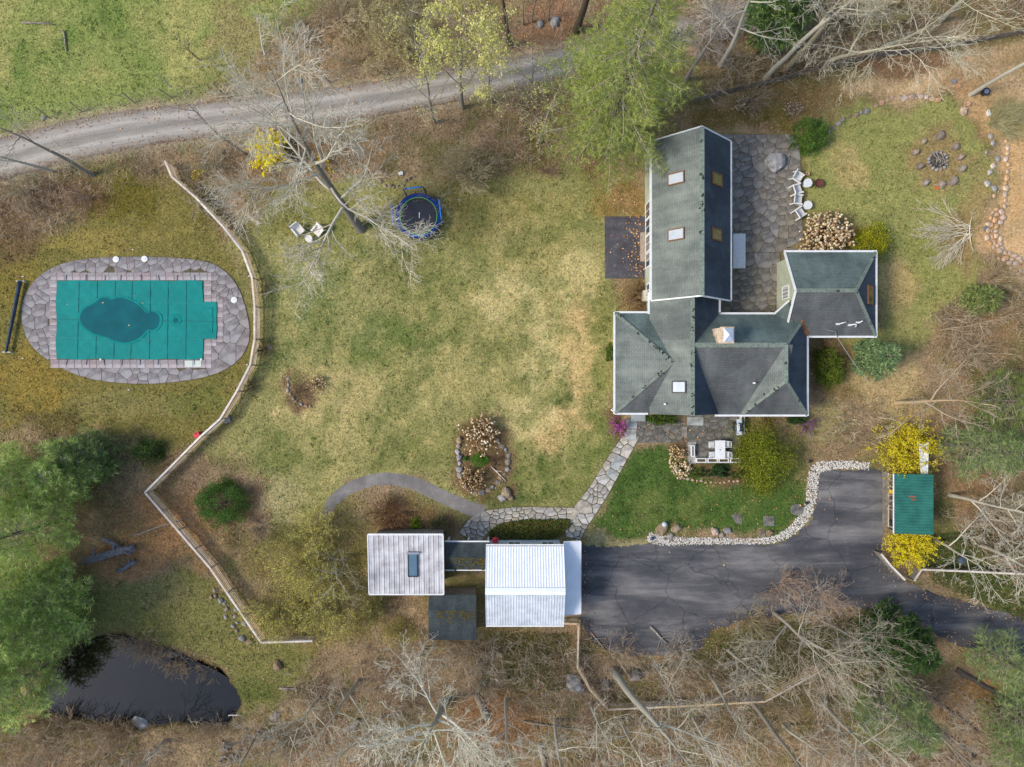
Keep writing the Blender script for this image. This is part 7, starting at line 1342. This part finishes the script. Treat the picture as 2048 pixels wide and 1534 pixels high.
for i, (x, y, rr_, h, c, bd, lb) in enumerate(((680, 40, 3.0, 2.8, (186, 168, 136), None, 'tan brush at the top edge above the maple'), (745, 30, 3.2, 3.4, (192, 178, 138), [(206, 196, 132)], 'tall tan budding brush at the top edge'), (830, 110, 2.6, 2.8, (190, 176, 132), [(206, 196, 126)], 'budding brush just above the road'), (600, 60, 2.4, 1.8, (178, 152, 124), None, 'low reddish brush at the top, left of the taller brush'), (430, 330, 2.0, 2.0, (180, 168, 140), None, 'bare brush at the upper end of the pool fence'), (400, 400, 1.8, 1.6, (176, 160, 130), None, 'bare brush on the fence line below its upper end'), (1560, 1170, 2.4, 2.4, (176, 150, 128), [(190, 140, 96)], 'russet-budded brush over the middle of the drive edge'), (1640, 1190, 2.6, 2.6, (180, 160, 140), [(186, 140, 100)], 'grey brush over the lower drive edge'), (1500, 1240, 2.4, 2.0, (164, 150, 118), [(140, 140, 70)], 'green-brown brush at the lower drive edge'), (1250, 1300, 2.2, 1.8, (178, 158, 132), None, 'bare brush at the lower left of the drive'), (1360, 1300, 2.2, 2.2, (186, 170, 146), None, 'pale brush at the bottom of the drive'), (940, 1300, 2.0, 2.0, (186, 168, 140), None, 'bare brush against the dark shed'), (1985, 560, 2.4, 2.0, (186, 164, 130), None, 'tan brush right of the small pine'), (1950, 700, 2.6, 2.2, (182, 160, 128), None, 'tan brush on the right slope above the green pine'), (1980, 1010, 2.8, 2.6, (196, 180, 150), None, 'pale brush at the right edge beyond the woodshed'), (1700, 40, 2.8, 2.6, (180, 168, 126), [(180, 172, 96)], 'olive-budded brush at the top right edge'), (60, 380, 2.4, 2.0, (178, 164, 138), None, 'bare brush below the left end of the road'), (180, 395, 2.0, 1.6, (164, 138, 116), None, 'reddish brush on the bank below the road'), (90, 1480, 2.4, 1.8, (184, 164, 136), None, 'bare brush in the bottom left corner'), (560, 1480, 2.4, 2.0, (184, 168, 142), None, 'bare brush right of the cut log heap'))):
    stem_shrub(x, y, rr_, h, lb, 320 + i, 30, lin(*c), bd, 1, .08, 4)

for i, (x, y, rr_, h, ln, lb) in enumerate(((300, 1284, 1.6, 1.4, (-.1, -.3), 'dry brush leaning over the upper bank of the pond'), (420, 1345, 1.4, 1.4, (-.2, -.2), 'bare brush at the upper right bank of the pond'), (440, 1452, 1.6, 1.4, (-.2, .3), 'bare brush at the lower right bank of the pond'), (250, 1466, 1.6, 1.3, (0, .3), 'bare brush on the lower bank of the pond'), (140, 1440, 1.6, 1.4, (0, .3), 'bare brush on the lower left bank of the pond'))):
    stem_shrub(x, y, rr_, h, lb, 350 + i, 26, lin(176, 152, 122), None, 1, .08, 4, lean=ln)

for i, (x, y, H, sp_, lb) in enumerate(((836, 120, 9, 3.4, 'pale budding tree above the road, left of the yellow-leafed one'), (985, 206, 9, 3.4, 'pale budding tree at the lower road edge, right of the yellow-leafed one'), (1060, 200, 8, 3.0, 'small pale budding tree at the right end of the visible road'))):
    bare_tree(x, y, H, sp_, lb, 370 + i, .2, .1, (0, .3), 9, 4, .009, BARK_G, None, [(206, 198, 118), (192, 188, 104), (216, 208, 140)], 3, .13, 'budding_tree')
# ------------------------------------------------------------------ masses: grass, leaf litter, undergrowth, reeds
def scatter(n, seed, x0=-44, x1=44, y0=-33.5, y1=33.5): r = np.random.RandomState(seed); return r, r.uniform(x0, x1, n), r.uniform(y0, y1, n)
r, x, y = scatter(560000, 1); w = at_grid(x, y, GRM); k = r.rand(len(x)) < w * .9; x, y = x[k], y[k]; n = len(x); c = at_grid(x, y, GC); tone = r.uniform(.5, 1.65, (n, 1)) ** 1.0; warm = r.rand(n, 1)
c = np.clip(c * tone * (np.array([[.86, 1.04, .8]]) * (1 - warm) + np.array([[1.14, .98, 1.12]]) * warm), 0, 1)
o = link('grass', leaf_mesh('grass', np.stack([x, y, at_grid(x, y, GZ) + .005], -1), .17, c, attr_mat('grass_blade', .8, .15), 2, .35, .32, True)); tag(o, 'short patchy lawn grass, part green and part straw', 'grass', kind='stuff')
r, x, y = scatter(330000, 3); w = at_grid(x, y, LIM); k = r.rand(len(x)) < w * .78; x, y = x[k], y[k]; n = len(x); base = at_grid(x, y, GC)
c = palette(n, [(168, 132, 96), (140, 104, 74), (188, 152, 116), (116, 88, 66), (156, 116, 84), (176, 150, 124)], r, .25) * .62 + base * .45
o = link('leaf_litter', leaf_mesh('leaf_litter', np.stack([x, y, at_grid(x, y, GZ) + .03 + r.rand(n) * .04], -1), .13, np.clip(c, 0, 1), M_LITTER, 4, .9, .65)); tag(o, 'brown fallen leaf litter covering the wood floor', 'leaf litter', kind='stuff')
# stray leaves blown against the long wing and over paths and lawns
r = np.random.RandomState(9); xs = []; ys = []
for cx_, cy_, sx, sy, m_ in ((1278, 500, 12, 50, 170), (1262, 480, 26, 40, 60), (1500, 300, 60, 40, 60), (1640, 820, 60, 60, 80), (1330, 858, 40, 14, 50), (1500, 990, 90, 50, 90), (470, 230, 200, 20, 120), (300, 560, 180, 100, 30)): xs.append(cx_ + r.randn(m_) * sx); ys.append(cy_ + r.randn(m_) * sy)
xs = np.concatenate(xs); ys = np.concatenate(ys); ok = (sdist(xs, ys, BUILD[1]) < -5) & (sdist(xs, ys, BUILD[0]) < -3); xs, ys = xs[ok], ys[ok]
o = link('stray_leaves', leaf_mesh('stray_leaves', np.stack([(xs - 1024) * SP, (767 - ys) * SP, .11 + r.rand(len(xs)) * .02], -1), .14, palette(len(xs), [(196, 140, 88), (176, 118, 68), (214, 166, 112)], r, .2), M_LITTER, 5, 1.5, .7)); tag(o, 'scattered tan leaves blown over paving and lawns', 'leaves', kind='stuff')
# undergrowth: thin stems and twigs
def undergrowth(name, label, polys, cols, h, seed):
    r = np.random.RandomState(seed); segs = []; cc = []
    for pl, n in polys:
        xs = r.uniform(min(p[0] for p in pl), max(p[0] for p in pl), n * 3); ys = r.uniform(min(p[1] for p in pl), max(p[1] for p in pl), n * 3)
        dens = fbm(xs * SP, ys * SP, .25, seed); k = (sdist(xs, ys, pl) > 0) & (r.rand(n * 3) < np.clip((dens - .3) * 2.6, 0, 1)); xs, ys = xs[k][:n], ys[k][:n]; m_ = len(xs)
        b = np.stack([(xs - 1024) * SP, (767 - ys) * SP, np.zeros(m_)], -1); hh = h * r.uniform(.4, 1.2, m_); d = r.randn(m_, 3) * .55; d[:, 2] = 1; d /= np.linalg.norm(d, axis=1, keepdims=True); p1 = b + d * hh[:, None] * .5; d2 = d + r.randn(m_, 3) * .4; d2[:, 2] -= .15; p2 = p1 + d2 * hh[:, None] * .5; segs += [np.hstack([b, p1, np.full((m_, 1), .014), np.full((m_, 1), .012)]), np.hstack([p1, p2, np.full((m_, 1), .012), np.full((m_, 1), .009)])]
        c = palette(m_, cols, r, .25); cc += [c, c]
        for _ in range(4): q = p1 + (p2 - p1) * r.rand(m_, 1) if r.rand() < .6 else b + (p1 - b) * r.rand(m_, 1); e = q + (d + r.randn(m_, 3) * .8) * (hh * r.uniform(.15, .4, m_))[:, None]; e[:, 2] = np.maximum(e[:, 2], .05); segs.append(np.hstack([q, e, np.full((m_, 1), .010), np.full((m_, 1), .008)])); cc.append(c)
    S_ = np.vstack(segs); me = seg_mesh(name, S_, 3, M_BARK, (1, 1, 1), 0, seed); C_ = np.vstack(cc); a = np.ones((len(C_) * 6, 4), np.float32); a[:, :3] = np.repeat(C_, 6, 0); me.attributes['col'].data.foreach_set('color', a.ravel()); return tag(link(name, me), label, 'brush', kind='stuff')
BR = [(190, 170, 142), (166, 144, 118), (206, 188, 162), (140, 118, 96)]
undergrowth('undergrowth', 'tangle of bare brush across the bottom of the wood', [([(-40, 1440), (140, 1440), (300, 1462), (480, 1440), (560, 1390), (640, 1310), (700, 1290), (960, 1270), (1150, 1270), (1200, 1330), (1380, 1330), (1440, 1280), (1700, 1240), (1780, 1330), (1860, 1360), (2060, 1420), (2060, 1560), (-40, 1560)], 5600)], BR, 1.5, 61)
undergrowth('undergrowth', 'tangle of bare brush on the right-hand slope', [([(1860, 620), (2060, 560), (2060, 1180), (1960, 1100), (1880, 1050), (1870, 900), (1900, 760)], 1800), ([(1640, 800), (1760, 780), (1780, 900), (1640, 900)], 120)], BR, 1.3, 62)
undergrowth('undergrowth', 'tangle of bare brush in the upper right wood', [([(1360, -40), (2060, -40), (2060, 60), (1700, 120), (1400, 200), (1380, 120)], 1900)], BR, 1.5, 63)
undergrowth('undergrowth', 'bare brush on the verges of the gravel road', [([(560, -40), (1140, -40), (1140, 80), (860, 150), (600, 170), (500, 150)], 1100), ([(440, 270), (640, 250), (900, 230), (1100, 180), (1110, 330), (900, 350), (760, 350), (600, 340), (480, 330)], 800), ([(-40, 350), (200, 330), (320, 320), (330, 350), (210, 380), (140, 450), (40, 480), (-40, 480)], 520)], BR, 1.0, 64)
undergrowth('undergrowth', 'olive brush round the fence corner by the studio', [([(440, 1060), (730, 1040), (730, 1270), (540, 1280), (470, 1180)], 700), ([(180, 860), (290, 880), (380, 960), (300, 1090), (190, 1060)], 260)], [(150, 144, 84), (128, 120, 70), (170, 158, 100)], 1.2, 65)
undergrowth('reeds', 'dry reeds hanging over the upper bank of the pond', [([(235, 1268), (300, 1278), (350, 1304), (400, 1328), (380, 1348), (320, 1330), (250, 1296)], 320), ([(60, 1425), (200, 1436), (420, 1452), (420, 1470), (60, 1456)], 360)], [(176, 150, 116), (150, 126, 96)], 1.0, 66)
# green ground layer at the right and along the wood edge
for lb, pl, n, cols, h, sd in (('low green ground cover in the grass right of the woodshed', [(1850, 1070), (2060, 1040), (2060, 1250), (1960, 1205), (1860, 1165), (1846, 1120)], 5000, [(78, 96, 40), (64, 84, 34), (96, 110, 50)], .22, 71), ('low green leaves under the birches beside the drive', [(1430, 1270), (1560, 1240), (1760, 1230), (1800, 1330), (1640, 1370), (1440, 1350)], 3600, [(92, 104, 46), (76, 90, 38), (116, 124, 58)], .35, 72), ('low green leaves behind the garage', [(980, 1262), (1140, 1262), (1140, 1380), (1020, 1390)], 1800, [(92, 96, 46), (76, 84, 38), (120, 116, 60)], .2, 73)): ivy(lb, pl, n, cols, h, sd)

# weed tufts in the lawns
r, x, y = scatter(16000, 13); w = at_grid(x, y, GRM); k = (r.rand(len(x)) < w) & (fbm(x, y, .5, 77) > .5); x, y = x[k], y[k]; n = len(x); m_ = 7
T = np.repeat(np.stack([x, y, np.full(n, .02)], -1), m_, 0) + r.randn(n * m_, 3) * np.array([.06, .06, 0]); c = np.repeat(at_grid(x, y, GC) * np.array([[.55, .72, .5]]), m_, 0) * r.uniform(.7, 1.2, (n * m_, 1))
tag(link('lawn_weeds', leaf_mesh('lawn_weeds', T, .15, np.clip(c, 0, 1), attr_mat('grass_blade', .8, .15), 14, .4, .4, True)), 'small dark weed tufts dotted over the lawns', 'weeds', kind='stuff')
# dry leaves drifted on the road, the drive edge and the lawns
r = np.random.RandomState(19); xs = []; ys = []
for cx_, cy_, dx_, dy_ in smooth_line([(a[0], a[1], a[2], 0) for a in ROAD_C], 3): m_ = 26; s_ = np.where(r.rand(m_) < .5, -1, 1) * (dx_ * .5 - np.abs(r.randn(m_)) * 9); xs.append(cx_ + r.randn(m_) * 14); ys.append(cy_ + s_)
dv = np.array(jag(DRIVE, 4, 0, 1)); dv = dv[(dv[:, 1] > 1100)]; xs.append(np.repeat(dv[:, 0], 5) + r.randn(len(dv) * 5) * 14); ys.append(np.repeat(dv[:, 1], 5) + r.randn(len(dv) * 5) * 12)
m_ = 1500; lx = r.uniform(540, 1990, m_); ly = r.uniform(200, 1070, m_); k = at_grid((lx - 1024) * SP, (767 - ly) * SP, GRM) > .4; xs.append(lx[k]); ys.append(ly[k])
xs = np.concatenate(xs); ys = np.concatenate(ys)
tag(link('drifted_leaves', leaf_mesh('drifted_leaves', np.stack([(xs - 1024) * SP, (767 - ys) * SP, .07 + r.rand(len(xs)) * .02], -1), .12, palette(len(xs), [(176, 136, 96), (150, 112, 76), (196, 160, 118), (128, 96, 68)], r, .2), M_LITTER, 15, 1.5, .7)), 'thin drift of dry leaves along the road, the drive and the lawns', 'leaves', kind='stuff')
